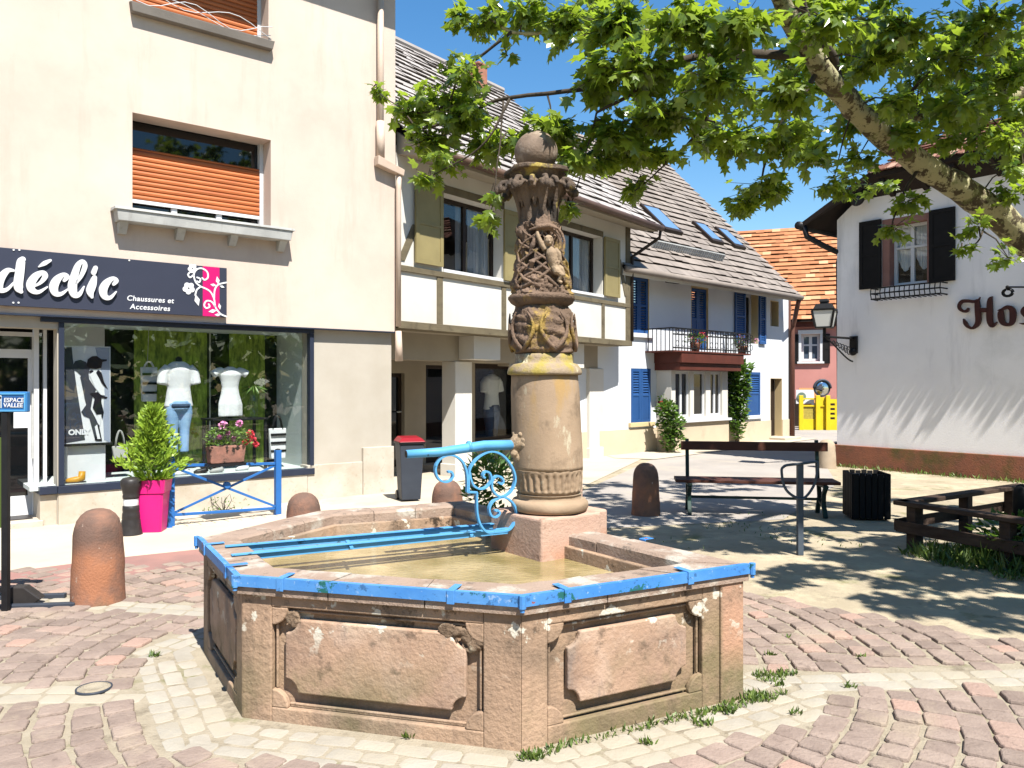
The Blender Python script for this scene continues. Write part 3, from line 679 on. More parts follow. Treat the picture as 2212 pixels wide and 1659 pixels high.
for key, (a, b2, fa, fb, za, zb, pa, pb) in faces.items():
    # outer skin frame of this face, .03 inside the rim edge
    ia = BASIN.index(a); ib = BASIN.index(b2)
    A = Vector(P0[ia]); B = Vector(P0[ib]); Ln = (B - A).length
    fr = Frame(A, (B - A)); D_ = 0.034
    m = D_ * math.tan(R(22.5))
    hex_m(bm_, fr, 0, fa * Ln, -.02, .612, -D_, 0, m, 0); hex_m(bm_, fr, fb * Ln, Ln, -.02, .612, -D_, 0, 0, m)
    bm_.fbox(fr, fa * Ln, fb * Ln, -.02, za, -D_, 0, .5); bm_.fbox(fr, fa * Ln, fb * Ln, zb, .612, -D_, 0, .5)
    ua, ub = fa * Ln, fb * Ln; rq = .085
    for (uu, zz, s0) in ((ua, za, 0), (ub, za, 90), (ub, zb, 180), (ua, zb, 270)):
        q = [(uu, zz)] + [(uu + rq * math.cos(R(s0 + 90 * k / 8)), zz + rq * math.sin(R(s0 + 90 * k / 8))) for k in range(9)]
        bm_.prism(fr, q, -D_, -.001, .5)
    # thin moulding lines
    for (x0, x1, y0, y1) in ((ua + rq, ub - rq, za + .012, za + .024), (ua + rq, ub - rq, zb - .024, zb - .012)):
        bm_.fbox(fr, x0, x1, y0, y1, -D_ + .001, -.018, .5)
    for uu in (ua + .012, ub - .024):
        bm_.fbox(fr, uu, uu + .012, za + rq, zb - rq, -D_ + .001, -.018, .5)
    # raised centre plate with hollow corners
    pu0, pu1, pz0, pz1 = pa * Ln, pb * Ln, za + .075, zb - .055; rc = .065
    poly = []
    for (uu, zz, s0) in ((pu0, pz0, 90), (pu1, pz0, 180), (pu1, pz1, 270), (pu0, pz1, 0)):
        arc = [(uu + rc * math.cos(R(s0 - 90 * k / 6)), zz + rc * math.sin(R(s0 - 90 * k / 6))) for k in range(7)]
        poly += arc
    pm = MB(); pm.prism(fr, poly, -D_ - .002, -.006, .5); plates.append(pm)
    if key == 'right':
        bm_.fbox(fr, .885 * Ln, Ln + .004, -.02, .611, -.02, .014, .5)
basin = bm_.build('basin', M['stone'], FT, bevel=.006)
for pm in plates: pm.build('panel', M['stone_plate'], basin, bevel=.007)
inn = MB(); ring_prism(inn, offset_poly(BASIN, .19), offset_poly(BASIN, .222), .2, .604); inn.add([(*p, .22) for p in offset_poly(BASIN, .2)], [tuple(range(6))])
inn.build('basin_lining', M['stone_in'], FT)
# rim slab, slightly uneven, in stones
rim = MB(); ro = offset_poly(BASIN, .006); ri = PI
for i in range(6):
    j = (i + 1) % 6; cuts = [0, .34, .68, 1] if i != 1 else [0, .3, .52, .76, 1]
    for k in range(len(cuts) - 1):
        a, c = cuts[k], cuts[k + 1]; g = 0.0025
        L_ = lambda p, q, s: (p[0] + (q[0] - p[0]) * s, p[1] + (q[1] - p[1]) * s)
        a2 = a + (g if k else 0); c2 = c - (g if k < len(cuts) - 2 else 0)
        o0, o1, i0, i1 = L_(ro[i], ro[j], a2), L_(ro[i], ro[j], c2), L_(ri[i], ri[j], a2), L_(ri[i], ri[j], c2)
        h = .682 + rng.uniform(-.004, .003)
        n_ = 6; vs = []
        for (pz, zz) in (('o', .602), ('o', h - .01), ('o2', h), ('i2', h), ('i', h - .014), ('i', .602)):
            for s in range(n_ + 1):
                o = L_(o0, o1, s / n_); q = L_(i0, i1, s / n_)
                f = {'o': 0, 'o2': .06, 'i2': .92, 'i': 1}[pz]
                w_ = .006 * mnoise.noise((o[0] * 5, o[1] * 5, zz * 9)) if pz != 'o' else 0
                p = L_(o, q, f + w_ * 4); vs.append((p[0], p[1], zz + w_ * .8))
        fs = [(r_ * (n_ + 1) + s, r_ * (n_ + 1) + s + 1, (r_ + 1) * (n_ + 1) + s + 1, (r_ + 1) * (n_ + 1) + s) for r_ in range(5) for s in range(n_)]
        fs += [tuple(r_ * (n_ + 1) for r_ in range(6)), tuple(r_ * (n_ + 1) + n_ for r_ in range(5, -1, -1)), tuple(list(range(n_ + 1)) + [5 * (n_ + 1) + s for s in range(n_, -1, -1)])]
        rim.add(vs, fs)
rim_o = rim.build('rim', M['stone_rim'], FT)
# blue steel band round the three near edges
band = MB(); bo = offset_poly(BASIN, -.006); bi = offset_poly(BASIN, .003); bt = offset_poly(BASIN, .022)
for i, j in ((4, 5), (5, 0), (0, 1)):
    o0, o1, i0, i1, t0, t1 = bo[i], bo[j], bi[i], bi[j], bt[i], bt[j]
    band.add([(*o0, .640), (*o1, .640), (*o1, .690), (*o0, .690), (*i0, .640), (*i1, .640), (*i1, .684), (*i0, .684), (*t0, .690), (*t1, .690), (*t1, .686), (*t0, .686)],
             [(0, 1, 2, 3), (1, 0, 4, 5), (3, 2, 9, 8), (8, 9, 10, 11), (4, 7, 6, 5)])
bd = band.build('blue_band', M['blue_band'], FT)
def strap(A, B, f, wdt=.035, hook=.10):
    A = Vector(A); B = Vector(B); e = (B - A).normalized(); p = A + (B - A) * f; fr = Frame(p, e)
    m = MB(); m.fbox(fr, -wdt / 2, wdt / 2, .632, .6945, .0062, .013); m.fbox(fr, -wdt / 2, wdt / 2, .6905, .6950, -hook, .0061)
    m.build('strap', M['blue_band'], FT, bevel=.002)
for f in (.17, .77): strap(BASIN[5], BASIN[0], f)
for f in (.17, .70): strap(BASIN[0], BASIN[1], f)
for f in (.25, .8): strap(BASIN[4], BASIN[5], f)
strap(BASIN[2], BASIN[1], .72, .05, .06)
for i in (0, 5, 1, 4):                                  # corner clamps
    c = Vector(bo[i]); m = MB(); d = (c - Vector((-.3, 4.7))).normalized()
    m.tube([(c.x, c.y, .634), (c.x, c.y, .693)], .017, 8); m.tube([(c.x, c.y, .618), (c.x, c.y, .635)], .011, 8)
    m.build('corner_clamp', M['blue_band'], bd, bevel=.002)
wt = MB(); wt.add([(*p, .535) for p in offset_poly(BASIN, .225)], [tuple(range(6))]); tag(wt.build('water', M['water']), kind='structure')

# pedestal and column
CXX, CYY, LEAN = .273, 5.05, -.039
pe = Frame((.24, 5.05), (.80, .60))
m = MB(); m.fbox(pe, -.255, .235, .25, .79, -.30, .235, .5)
ped = m.build('pedestal', M['pedestal'], FT, bevel=.018, seg=3)
m = MB(); m.fbox(pe, .20, .36, .25, .785, -.30, .16, .5); m.fbox(pe, .30, .40, .60, 1.0, -.30, -.12, .5); m.build('pedestal_block', M['pedestal'], FT, bevel=.015)
def col_lathe(prof, n=64, sub=3, disp=None):
    pr = []
    for i in range(len(prof) - 1):
        for k in range(sub):
            t = k / sub; pr.append((prof[i][0] + (prof[i + 1][0] - prof[i][0]) * t, prof[i][1] + (prof[i + 1][1] - prof[i][1]) * t))
    pr.append(prof[-1])
    m = MB(); m.lathe(pr, (CXX, CYY, 0), n, dx=LEAN)
    if disp:
        nv = []
        for (x, y, z) in m.v:
            ax = CXX + LEAN * z; dv = Vector((x - ax, y - CYY)); rr = dv.length
            if rr > 1e-4:
                an = math.atan2(dv.y, dv.x); r2 = rr + disp(an, z, rr); dv = dv * (r2 / rr)
            nv.append((ax + dv.x, CYY + dv.y, z))
        m.v = nv
    return m
col_lathe([(.20, .79), (.236, .80), (.248, .825), (.247, .85), (.232, .868), (.208, .872), (.205, .90), (.214, .906)], 48, 2,
          lambda a, z, r: .005 * mnoise.noise((a * 3, z * 30, 1))).build('base_moulding', M['column'], FT, True)
def flutes(a, z, r):
    k = max(0, min(1, (1.045 - z) / .02)) * max(0, min(1, (z - .925) / .015))
    return -.013 * k * (0.5 + 0.5 * math.cos(a * 30)) ** 1.5 + .003 * mnoise.noise((a * 9, z * 40, 0))
col_lathe([(.190, .906), (.208, .93), (.213, .96), (.216, 1.00), (.220, 1.045), (.222, 1.06)], 240, 4, flutes).build('fluted_drum', M['column'], FT, True)
col_lathe([(.222, 1.06), (.223, 1.15), (.222, 1.35), (.220, 1.55), (.213, 1.66)], 64, 4, lambda a, z, r: .003 * mnoise.noise((math.cos(a) * 3, math.sin(a) * 3, z * 4))).build('drum', M['column'], FT, True)
col_lathe([(.215, 1.656), (.236, 1.66), (.240, 1.675), (.232, 1.70), (.214, 1.725), (.186, 1.735), (.184, 1.79), (.15, 1.792)], 64, 2, lambda a, z, r: .003 * mnoise.noise((a * 4, z * 30, 3))).build('collar', M['collar'], FT, True)
def carve(a, z, r):
    p = Vector((math.cos(a) * 5, math.sin(a) * 5, z * 5))
    w1 = math.sin(5 * a + 9 * math.sin(z * 16)) * math.cos(z * 34 + a * 2)
    return .013 * w1 + .012 * abs(mnoise.noise(p * 2.2)) - .012 * abs(mnoise.noise(p * 4.5)) + .004 * mnoise.noise(p * 9)
bulb = col_lathe([(.16, 1.785), (.186, 1.80), (.200, 1.85), (.203, 1.93), (.196, 2.02), (.175, 2.075), (.16, 2.10)], 120, 6, carve)
for k in range(6):                                      # big lapped acanthus leaves of the bulb
    a0 = 2 * math.pi * k / 6 - 1.25
    for s in (-1, 1):
        pts = []
        for q in range(7):
            t = q / 6; a = a0 + s * .42 * math.sin(t * 2.6); z = 1.81 + .24 * t; r_ = .205 + .012 * math.sin(t * 3)
            pts.append((CXX + LEAN * z + r_ * math.cos(a), CYY + r_ * math.sin(a), z))
        bulb.tube(pts, [.012, .014, .013, .012, .010, .008, .004], 6)
bulb.build('carved_bulb', M['carved'], FT, True)
col_lathe([(.165, 2.095), (.198, 2.115), (.214, 2.14), (.213, 2.155), (.200, 2.168)], 72, 3, lambda a, z, r: .006 * mnoise.noise((a * 3, z * 20, 5))).build('flared_ledge', M['carved'], FT, True)
def carve2(a, z, r):
    p = Vector((math.cos(a) * 4, math.sin(a) * 4, z * 6))
    da = math.atan2(math.sin(a + 1.52), math.cos(a + 1.52))
    nk = max(0, 1 - (da / .85) ** 4) * max(0, 1 - ((z - 2.46) / .13) ** 4)
    return -.055 * nk + .016 * math.sin(4 * a + 22 * z) * math.sin(z * 30) + .02 * abs(mnoise.noise(p * 2.6)) - .022 * abs(mnoise.noise(p * 5.5)) + .006 * mnoise.noise(p * 14)
bell = col_lathe([(.198, 2.165), (.188, 2.20), (.172, 2.26), (.158, 2.34), (.148, 2.42), (.142, 2.50), (.140, 2.58), (.132, 2.62)], 140, 8, carve2)
for k in range(9):                                      # creeping stems over the bell
    a0 = rng.uniform(0, 6.28); pts = []
    for q in range(8):
        z = 2.2 + .4 * q / 7; a = a0 + .8 * math.sin(q * .8 + k); r_ = .193 - .05 * q / 7
        pts.append((CXX + LEAN * z + r_ * math.cos(a), CYY + r_ * math.sin(a), z))
    bell.tube(pts, [.012 - .001 * q for q in range(8)], 6)
bell.build('carved_bell', M['carved'], FT, True)
# carved putto: one continuous little body in relief, arms raised
KP = .002862
def cf(px, py, out=0.0): return Vector(((px - CX) * KP, 4.905 - out, CH + (CY - py) * KP))
fm = MB()
fm.sphere(cf(1185, 519, .030), .030, 16, 12, (1, 1, 1.12))
fm.sphere(cf(1186, 522, .062), .007, 8, 6); fm.sphere(cf(1187, 527, .052), .011, 8, 6, (1.2, 1, .6))
for dx in (-5, 5): fm.sphere(cf(1185 + dx, 514, .052), .008, 8, 6, (1.3, 1, .6))
fm.tube([cf(1187, 528, .02), cf(1188, 536, .015)], .016, 8)
fm.tube([cf(1188, 536, .02), cf(1191, 547, .028), cf(1194, 560, .026), cf(1198, 574, .018)], [.024, .034, .032, .030], 12)
fm.tube([cf(1178, 538, .022), cf(1170, 527, .03), cf(1163, 511, .03), cf(1160, 500, .02)], [.019, .016, .013, .011], 10)
fm.tube([cf(1199, 538, .02), cf(1208, 548, .03), cf(1210, 563, .03), cf(1204, 571, .035)], [.018, .015, .012, .010], 10)
fm.tube([cf(1196, 573, .02), cf(1203, 587, .035), cf(1213, 594, .03), cf(1207, 606, .02), cf(1214, 611, .03)], [.027, .024, .018, .014, .010], 10)
fm.tube([cf(1200, 573, .015), cf(1213, 580, .02), cf(1219, 596, .01)], [.024, .018, .012], 10)
voxel_mesh(fm, 'carved_child', M['figure'], FT, .0042, 2)
am = MB()                                               # leafy arch and drapery round the child
for (x0, rr, o) in ((1186, 34, .02), (1184, 27, .01)):
    am.tube([cf(x0 + rr * math.cos(R(t)), 524 - rr * 1.15 * math.sin(R(t)), o - .03 * abs(math.cos(R(t)))) for t in range(-30, 211, 20)], .010, 7)
am.tube([cf(1142, 494, -.01), cf(1165, 489, .02), cf(1185, 487, .03), cf(1205, 493, .02)], [.006, .014, .015, .006], 7)
am.tube([cf(1160, 505, .0), cf(1150, 530, .01), cf(1144, 548, .0)], [.012, .018, .008], 7)
for k in range(10):
    x = rng.uniform(1135, 1205); y = rng.uniform(575, 640)
    am.tube([cf(x, y, .01), cf(x + rng.uniform(-9, 9), y - 14, .035), cf(x + rng.uniform(-16, 16), y - 26, .012)], [.012, .016, .004], 7)
for k in range(7):                                      # straight reed bundle above
    am.tube([cf(1158 + k * 5, 486, .015), cf(1162 + k * 4, 452 + (k % 3) * 6, .0)], [.010, .004], 6)
voxel_mesh(am, 'carved_foliage', M['carved'], FT, .005, 1)
# capital
cp = col_lathe([(.128, 2.60), (.112, 2.66), (.106, 2.74), (.108, 2.80), (.122, 2.855), (.145, 2.90), (.17, 2.935), (.12, 2.94)], 48, 2)
def cpt(a, r_, z): return (CXX + LEAN * z + r_ * math.cos(a), CYY + r_ * math.sin(a), z)
for k in range(16):
    a0 = 2 * math.pi * (k + .5) / 16; big = k % 2 == 0; z0 = 2.64 if big else 2.74; hh = .25 if big else .15; ro_ = .14 if big else .10
    for (off, w_) in ((0, 1), (-.13, .75), (.13, .75)):
        pts = []; rr = []
        for q in range(9):
            t = q / 8; z = z0 + hh * math.sin(min(1, t * 1.12) * 1.57) - (.05 * ((t - .75) / .25) ** 2 if t > .75 else 0)
            if off: z -= .02
            pts.append(cpt(a0 + off * math.sin(t * 2.8), .120 + ro_ * t ** 2.0 * w_, z)); rr.append((.010 + .010 * math.sin(t * 2.6)) * (1 if not off else .8))
        cp.tube(pts, rr, 7)
    if big:
        for off in (-.09, 0, .09): cp.sphere(cpt(a0 + off, .120 + ro_ - abs(off) * .2, z0 + hh - .05 - .02 * rng.random()), .015 + .006 * rng.random(), 8, 6, (1, 1, 1.5))
ab = []
for k in range(4):                                      # abacus with hollow sides
    for q in range(6):
        a = R(90 * k + 45 - 37 + 90 * q / 6 + 20); f = .178 + .045 * abs(math.cos(2 * (a - R(20)) + math.pi / 2)) ** 1.5
        ab.append((CXX + LEAN * 2.95 + f * math.cos(a), CYY + f * math.sin(a)))
cp.vprism(ab, 2.938, 2.965)
voxel_mesh(cp, 'leaf_capital', M['capital'], FT, .005, 1)
m = MB(); bx = CXX + LEAN * 3.06; m.sphere((bx, CYY, 3.083), .138, 40, 24, (1, 1, .97))
m.v = [tuple(Vector((bx, CYY, 3.083)) + (Vector(v) - Vector((bx, CYY, 3.083))) * (1 + .02 * mnoise.noise(Vector(v) * 7))) for v in m.v]
m.build('stone_ball', M['ball'], FT, True)

# eroded conglomerate at the upper corners of the front panel
A_ = Vector(P0[5]); B_ = Vector(P0[0]); fr = Frame(A_, B_ - A_); Ln = (B_ - A_).length
def crust(u0, u1, z0, z1, blobs, seed):
    cr_ = MB(); st = .0045; nu, nz = int((u1 - u0) / st), int((z1 - z0) / st); idx = {}
    def mask(u, z):
        e = max(1 - math.hypot((u - bu) / ru, (z - bz) / rz) for bu, bz, ru, rz in blobs)
        return e + .55 * mnoise.noise(Vector((u * 14, z * 14, seed))) + .3 * mnoise.noise(Vector((u * 40, z * 40, seed)))
    for i in range(nu + 1):
        for j in range(nz + 1):
            u, z = u0 + i * st, z0 + j * st; k = mask(u, z)
            if k < .12: continue
            q = Vector((u * 38, z * 38, seed)); h = .0035 * (abs(mnoise.noise(q)) * 1.6 + .6 * abs(mnoise.noise(q * 2.6)) + .3 * mnoise.noise(q * 6))
            idx[i, j] = len(cr_.v); cr_.v.append(tuple(fr.P(u, z, -.012 + min(1, (k - .12) / .25) * (.0065 + h))))
    for (i, j) in list(idx):
        if (i + 1, j) in idx and (i, j + 1) in idx and (i + 1, j + 1) in idx: cr_.f.append([idx[i, j], idx[i + 1, j], idx[i + 1, j + 1], idx[i, j + 1]]); cr_.t.append(.5)
    cr_.build('eroded_crust', M['crust'], basin, True)
crust(.70 * Ln, .95 * Ln, .36, .60, [(.86 * Ln, .51, .10, .10), (.77 * Ln, .505, .10, .03)], 3.3)
crust(.06 * Ln, .30 * Ln, .38, .60, [(.125 * Ln, .555, .05, .045), (.19 * Ln, .50, .05, .045)], 8.1)
# spout, lion mask, ironwork: all in the vertical plane through the column axis
AX = Frame((.24, 5.05), (-.89, -.455))
s0 = AX.pix(1112, 961); s1 = AX.pix(878, 981)
m = MB(); m.tube([AX.P(s0[0], s0[1]), AX.P(s0[0] + (s1[0] - s0[0]) * .3, s0[1] + .004), AX.P(s1[0] * .7 + s0[0] * .3, s1[1] + .004), AX.P(*s1)], [.031, .030, .027, .024], 16)
q = .44; m.tube([AX.P(s1[0] * q + s0[0] * (1 - q) - .008, s0[1]), AX.P(s1[0] * q + s0[0] * (1 - q) + .008, s0[1])], .035, 16)
sp = m.build('spout', M['blue_iron'], FT, True)
m = MB(); m.tube([AX.P(s1[0] + .001, s1[1]), AX.P(s1[0] + .004, s1[1])], .021, 14); m.build('spout_mouth', M['black'], sp)
lm = MB(); lu, lz = .225, s0[1] + .005
lm.sphere(AX.P(lu, lz + .01), .055, 14, 10); lm.sphere(AX.P(lu + .045, lz - .005), .032, 12, 8)
for k in range(11):
    a = 2 * math.pi * k / 11; lm.sphere(AX.P(lu - .015, lz + .012 + .055 * math.sin(a), .058 * math.cos(a)), .024, 8, 6)
for s in (-1, 1):
    lm.sphere(AX.P(lu + .035, lz + .028, .022 * s), .011, 8, 6); lm.sphere(AX.P(lu + .005, lz + .062, .04 * s), .018, 8, 6)
lm.sphere(AX.P(lu + .03, lz - .055), .03, 8, 6); lm.sphere(AX.P(lu + .0, lz - .085), .03, 8, 6)
voxel_mesh(lm, 'lion_mask', M['figure'], FT, .006, 1)
sc_ = MB()
def zc(x, y): return AX.pix(864 + x * .20312, 933.2 + y * .20312)
def curl(pts, wd=.030, th=.012):
    q = [zc(x, y) for x, y in pts]; q = smooth(q, 5)
    sc_.flatbar([AX.P(u, z) for u, z in q], (AX.n.x, AX.n.y, 0), wd, th)
curl([(712, 640), (712, 520), (700, 410), (660, 315), (590, 258), (510, 245), (430, 280), (382, 350), (376, 430), (410, 500), (470, 530), (530, 515), (560, 465), (540, 422), (505, 425)])
curl([(725, 640), (730, 430), (775, 330), (855, 250), (960, 208), (1060, 230), (1140, 300), (1200, 400), (1222, 500), (1200, 590), (1150, 655), (1080, 688), (1010, 655), (972, 585), (982, 510), (1022, 470), (1070, 480), (1095, 520), (1075, 552), (1045, 535)])
curl([(738, 430), (748, 500), (782, 570), (850, 605), (920, 580), (965, 510), (952, 440), (905, 420), (878, 460), (900, 490)])
curl([(712, 638), (815, 640)], th=.012)
curl([(812, 640), (812, 720), (817, 860), (850, 980), (920, 1062), (1010, 1062), (1150, 1040), (1220, 950), (1238, 860), (1200, 760), (1130, 702), (1060, 697), (980, 742), (945, 820), (970, 890), (1020, 902), (1055, 862), (1035, 832), (1008, 842)])
sb = sc_.build('scroll_bracket', M['blue_iron'], FT, bevel=.002)
for (la, lb, zz) in (((542, 1207), (1120, 1149), .66), ((527, 1188), (1098, 1138), .665)):
    a, c = G(*la, zz), G(*lb, zz); d = (a - c).normalized(); a = a + d * .10
    m = MB(); m.bar(a + Vector((0, 0, .03)), c + Vector((0, 0, .03)), .038, .006); m.bar(a + Vector((0, 0, .012)) , c + Vector((0, 0, .012)), .006, .034)
    m.build('bucket_rail', M['blue_iron'], FT, bevel=.001)
a, c = (G(542, 1207, .66) + G(527, 1188, .665)) / 2, (G(1120, 1149, .66) + G(1098, 1138, .665)) / 2; d = (a - c).normalized(); a = a + d * .10
m = MB(); m.bar(a + Vector((0, 0, .004)), c + Vector((0, 0, .004)), .10, .006); m.build('rail_plate', M['blue_iron'], FT)
for (la, lb) in (((1020, 1158), (1012, 1145)), ((760, 1184), (750, 1168))):
    m = MB(); m.bar(G(*la, .675), G(*lb, .675), .02, .01); m.build('rail_tie', M['blue_iron'], FT)
# grass tufts along the foot of the fountain, in the joints
gr = MB()
def tuft(x, y, r_, n, h):
    for _ in range(n):
        a = rng.uniform(0, 6.28); q = r_ * math.sqrt(rng.random()); p = Vector((x + q * math.cos(a), y + q * math.sin(a) * .7, .004))
        d = Vector((rng.gauss(0, .6), rng.gauss(0, .6), 1)); leaf_quad(gr, p, d, rng.uniform(.006, .014), h * rng.uniform(.4, 1.1))
f1 = Frame(BASIN[0], Vector(BASIN[1]) - Vector(BASIN[0])); L1 = (Vector(BASIN[1]) - Vector(BASIN[0])).length
u = .0
while u < L1 + .1:
    dens = .5 + .5 * mnoise.noise((u * 4, 1, 0)); 
    if u < .12 or u > .75: dens += .5
    p = f1.P(u, 0, rng.uniform(.0, .05)); tuft(p.x, p.y, .045, int(20 * max(.0, dens - .12)), .04); u += .035
for (x, y, r_, n) in ((1150, 1640, .05, 90), (1665, 1467, .10, 120), (1700, 1459, .06, 50), (1640, 1510, .09, 120), (1690, 1502, .03, 25), (1685, 1484, .025, 20), (1835, 1487, .035, 24), (1570, 1540, .05, 70), (1520, 1568, .05, 40),
                      (882, 1596, .02, 22), (333, 1420, .03, 40), (1660, 1420, .03, 24), (1700, 1380, .02, 12), (1720, 1545, .03, 16), (480, 1340, .03, 20), (1860, 1425, .02, 12), (1400, 1610, .03, 26)):
    p = G(x, y); tuft(p.x, p.y, r_, n, .045)
tag(gr.build('grass_tufts', M['grass']), kind='stuff')
# ================================================================ shop building
A = Frame((-5.087, 8.85), (.776, .631))
def rect(fr, x0, y0t, x1, y1t, y0b, y1b, n=0.0):
    """(u0,u1,z0,z1) of a plan rectangle: top-left y0t, top-right y1t, bottom-left y0b, bottom-right y1b"""
    u0, u1 = fr.U(x0, n), fr.U(x1, n)
    zt = (fr.Z(x0, y0t, n) + fr.Z(x1, y1t, n)) / 2; zb = (fr.Z(x0, y0b, n) + fr.Z(x1, y1b, n)) / 2
    return u0, u1, zb, zt
UE = A.U(854); ZC = A.Z(430, 697)
W1 = rect(A, 286, 241, 585, 304, 453, 494)
W2 = rect(A, 286, -250, 580, -150, 3, 87)
SB = thing('shop_building', A.P(0, 0, -2), 'tall peach rendered building with a clothes shop on its ground floor', 'building')
m = MB(); wall(m, A, -4.5, UE, ZC, 8.2, [W1, W2], -.32, 0)
m.fbox(A, UE - .32, UE - .001, ZC, 8.2, -6, -.3201, .5); m.build('upper_wall', M['plaster_peach'], SB)
SW = rect(A, 128, 699, 668, 712, 1052, 1012, -.10)
NG = -.10
UL = A.U(98, -.1)
m = MB()
wall(m, A, SW[0] - .02, UE - .01, 0, ZC - .002, [SW], -.34, NG); m.fbox(A, UE - .34, UE - .011, 0, ZC - .003, -6, -.341, .5)
m.fbox(A, -4.5, SW[0] - .021, ZC - .14, ZC - .004, -.34, NG, .5)
m.build('ground_floor_wall', M['plaster_taupe'], SB)
zp = A.Z(380, 1045, -.06)
m = MB(); m.fbox(A, SW[0] - .015, A.U(668), -.02, zp, -.3, -.055); m.fbox(A, A.U(668) + .004, A.U(788), -.02, A.Z(730, 1002), -.3, -.06); m.fbox(A, A.U(788) + .003, UE + .004, -.02, A.Z(820, 966), -.3, -.045)
m.build('granite_plinth', M['granite'], SB, bevel=.006)
m = MB(); m.fbox(A, UL - .05, SW[0] - .019, -.02, zp - .02, -.62, -.12); m.build('return_plinth', M['granite'], SB, bevel=.006)
# metal trims of the shop front
m = MB(); m.fbox(A, -4.5, UE + .02, ZC - .012, ZC + .004, NG + .001, .012); m.build('cornice', M['slate'], SB)
fw = .055
m = MB()
m.fbox(A, UL - .05, SW[1] + fw, SW[3] - .02, SW[3] + .06, NG - .06, NG + .045); m.fbox(A, UL - .05, SW[1] + fw, SW[3] + .061, SW[3] + .10, NG - .06, NG + .02)
m.fbox(A, SW[0] - .02, SW[1] + fw, SW[2] - .075, SW[2] + .01, NG - .1, NG + .06)
m.fbox(A, SW[0] - .01, SW[0] + fw - .01, SW[2] + .011, SW[3] - .021, NG - .06, NG + .04)
m.fbox(A, SW[1] - .005, SW[1] + fw, SW[2] + .011, SW[3] - .021, NG - .06, NG + .04)
m.fbox(A, UL - .06, SW[0] - .021, SW[2] - .075, SW[2] + .01, -.62, NG + .03)
sf = m.build('shop_window_frame', M['slate'], SB, bevel=.004)
m = MB(); m.fbox(A, SW[0] + .05, SW[1] - .01, SW[2] + .012, SW[3] - .022, NG - .028, NG - .022); m.build('window_pane', M['glass'], sf)
m = MB(); m.fbox(A, UL + .0, SW[0] - .03, SW[2] + .012, SW[3] - .022, -.56, -.555)
m.build('return_pane', M['glass'], sf)
m = MB(); m.fbox(A, UL - .055, UL - .005, SW[2] + .011, SW[3] - .022, -.60, -.50); m.fbox(A, UL + .04, UL + .075, SW[2] + .011, SW[3] - .022, -.553, -.50); m.build('return_frame', M['white_paint'], sf)
# display box
zf = SW[2] + .012; zt = SW[3]; ur = SW[1] + .012; ul = SW[0] + .02; nb = -1.25
m = MB(); m.fbox(A, ul - .3, ur, zf - .05, zf, nb, NG - .07); m.build('display_floor', M['lining'], SB)
m = MB(); m.fbox(A, ur, ur + .03, zf - .05, zt, nb, NG - .061); m.fbox(A, ul - .3, ur + .03, zt + .001, zt + .03, nb, NG - .065); m.build('display_lining', M['lining'], SB)
m = MB(); m.fbox(A, ul - .6, ur + .03, 0, zt + .04, nb - .05, nb); m.build('display_back', M['black_panel'], SB)
def back(n, x0, x1, y0, y1, name, mt, th=.02, par=None):
    xm = (x0 + x1) / 2
    b = MB(); b.fbox(A, A.U(x0, n), A.U(x1, n), A.Z(xm, y1, n), A.Z(xm, y0, n), n - th, n, .5); return b.build(name, mt, par if par else SB)
back(-1.15, 290, 447, 690, 1010, 'reflection_panel', M['tree_reflection']); back(-1.15, 496, 572, 690, 1010, 'reflection_panel', M['tree_reflection'])  # panels standing in for the tree reflection on the pane
back(-1.0, 130, 226, 640, 1010, 'white_backdrop', M['white_paint'])
m = MB(); u_ = A.U(453, -1.1); m.fbox(A, u_ - .008, u_ + .008, zf, zt, -1.1, -1.085); m.build('display_pole', M['sill_grey'], SB)
# poster
PZ = [(50, 150), (725, 172), (742, 1600), (55, 1600)]
PN = -.36
def pz(x, y): return A.pix((190 + x * .21092) * .69125, (1050 + y * .21092) * .69125, PN)
po = thing('poster', A.P(*pz(400, 1600), PN), 'black and white poster of a slim person in a cap, standing in the shop window', 'poster')
a0, a1 = pz(50, 1600), pz(735, 160)
def pbox(x0, x1, y0, y1): q0, q1 = pz(x0, y1), pz(x1, y0); return q0[0], q1[0], (q0[1]), (q1[1])
def pq(poly, n): return [pz(x, y) for x, y in poly][::-1]
m = MB(); m.fbox(A, a0[0], a1[0], a0[1], a1[1], PN - .02, PN, .5); m.build('board', M['poster_white'], po)
m = MB(); m.prism(A, pq([(55, 165), (162, 165), (185, 400), (240, 800), (330, 1350), (360, 1540), (55, 1590)], 0), PN + .0005, PN + .003, .5)
m.build('grey_field', M['poster_grey'], po)
m = MB(); m.prism(A, pq([(510, 172), (722, 175), (730, 1580), (640, 1540), (625, 1200), (650, 700), (560, 380)], 0), PN + .0005, PN + .003, .5); m.build('pale_field', M['poster_mid'], po)
m = MB(); m.prism(A, pq([(170, 440), (215, 370), (290, 352), (370, 385), (430, 480), (410, 560), (420, 640), (520, 800), (470, 900), (440, 1080), (520, 1230), (560, 1330), (600, 1545), (505, 1535), (470, 1400), (420, 1215), (340, 1185), (300, 1125), (375, 1020), (350, 930), (340, 860), (285, 610), (300, 590), (240, 530), (175, 490)], 0), PN + .004, PN + .0065, .5)
m.build('cast_silhouette', M['poster_grey'], po)
m = MB()
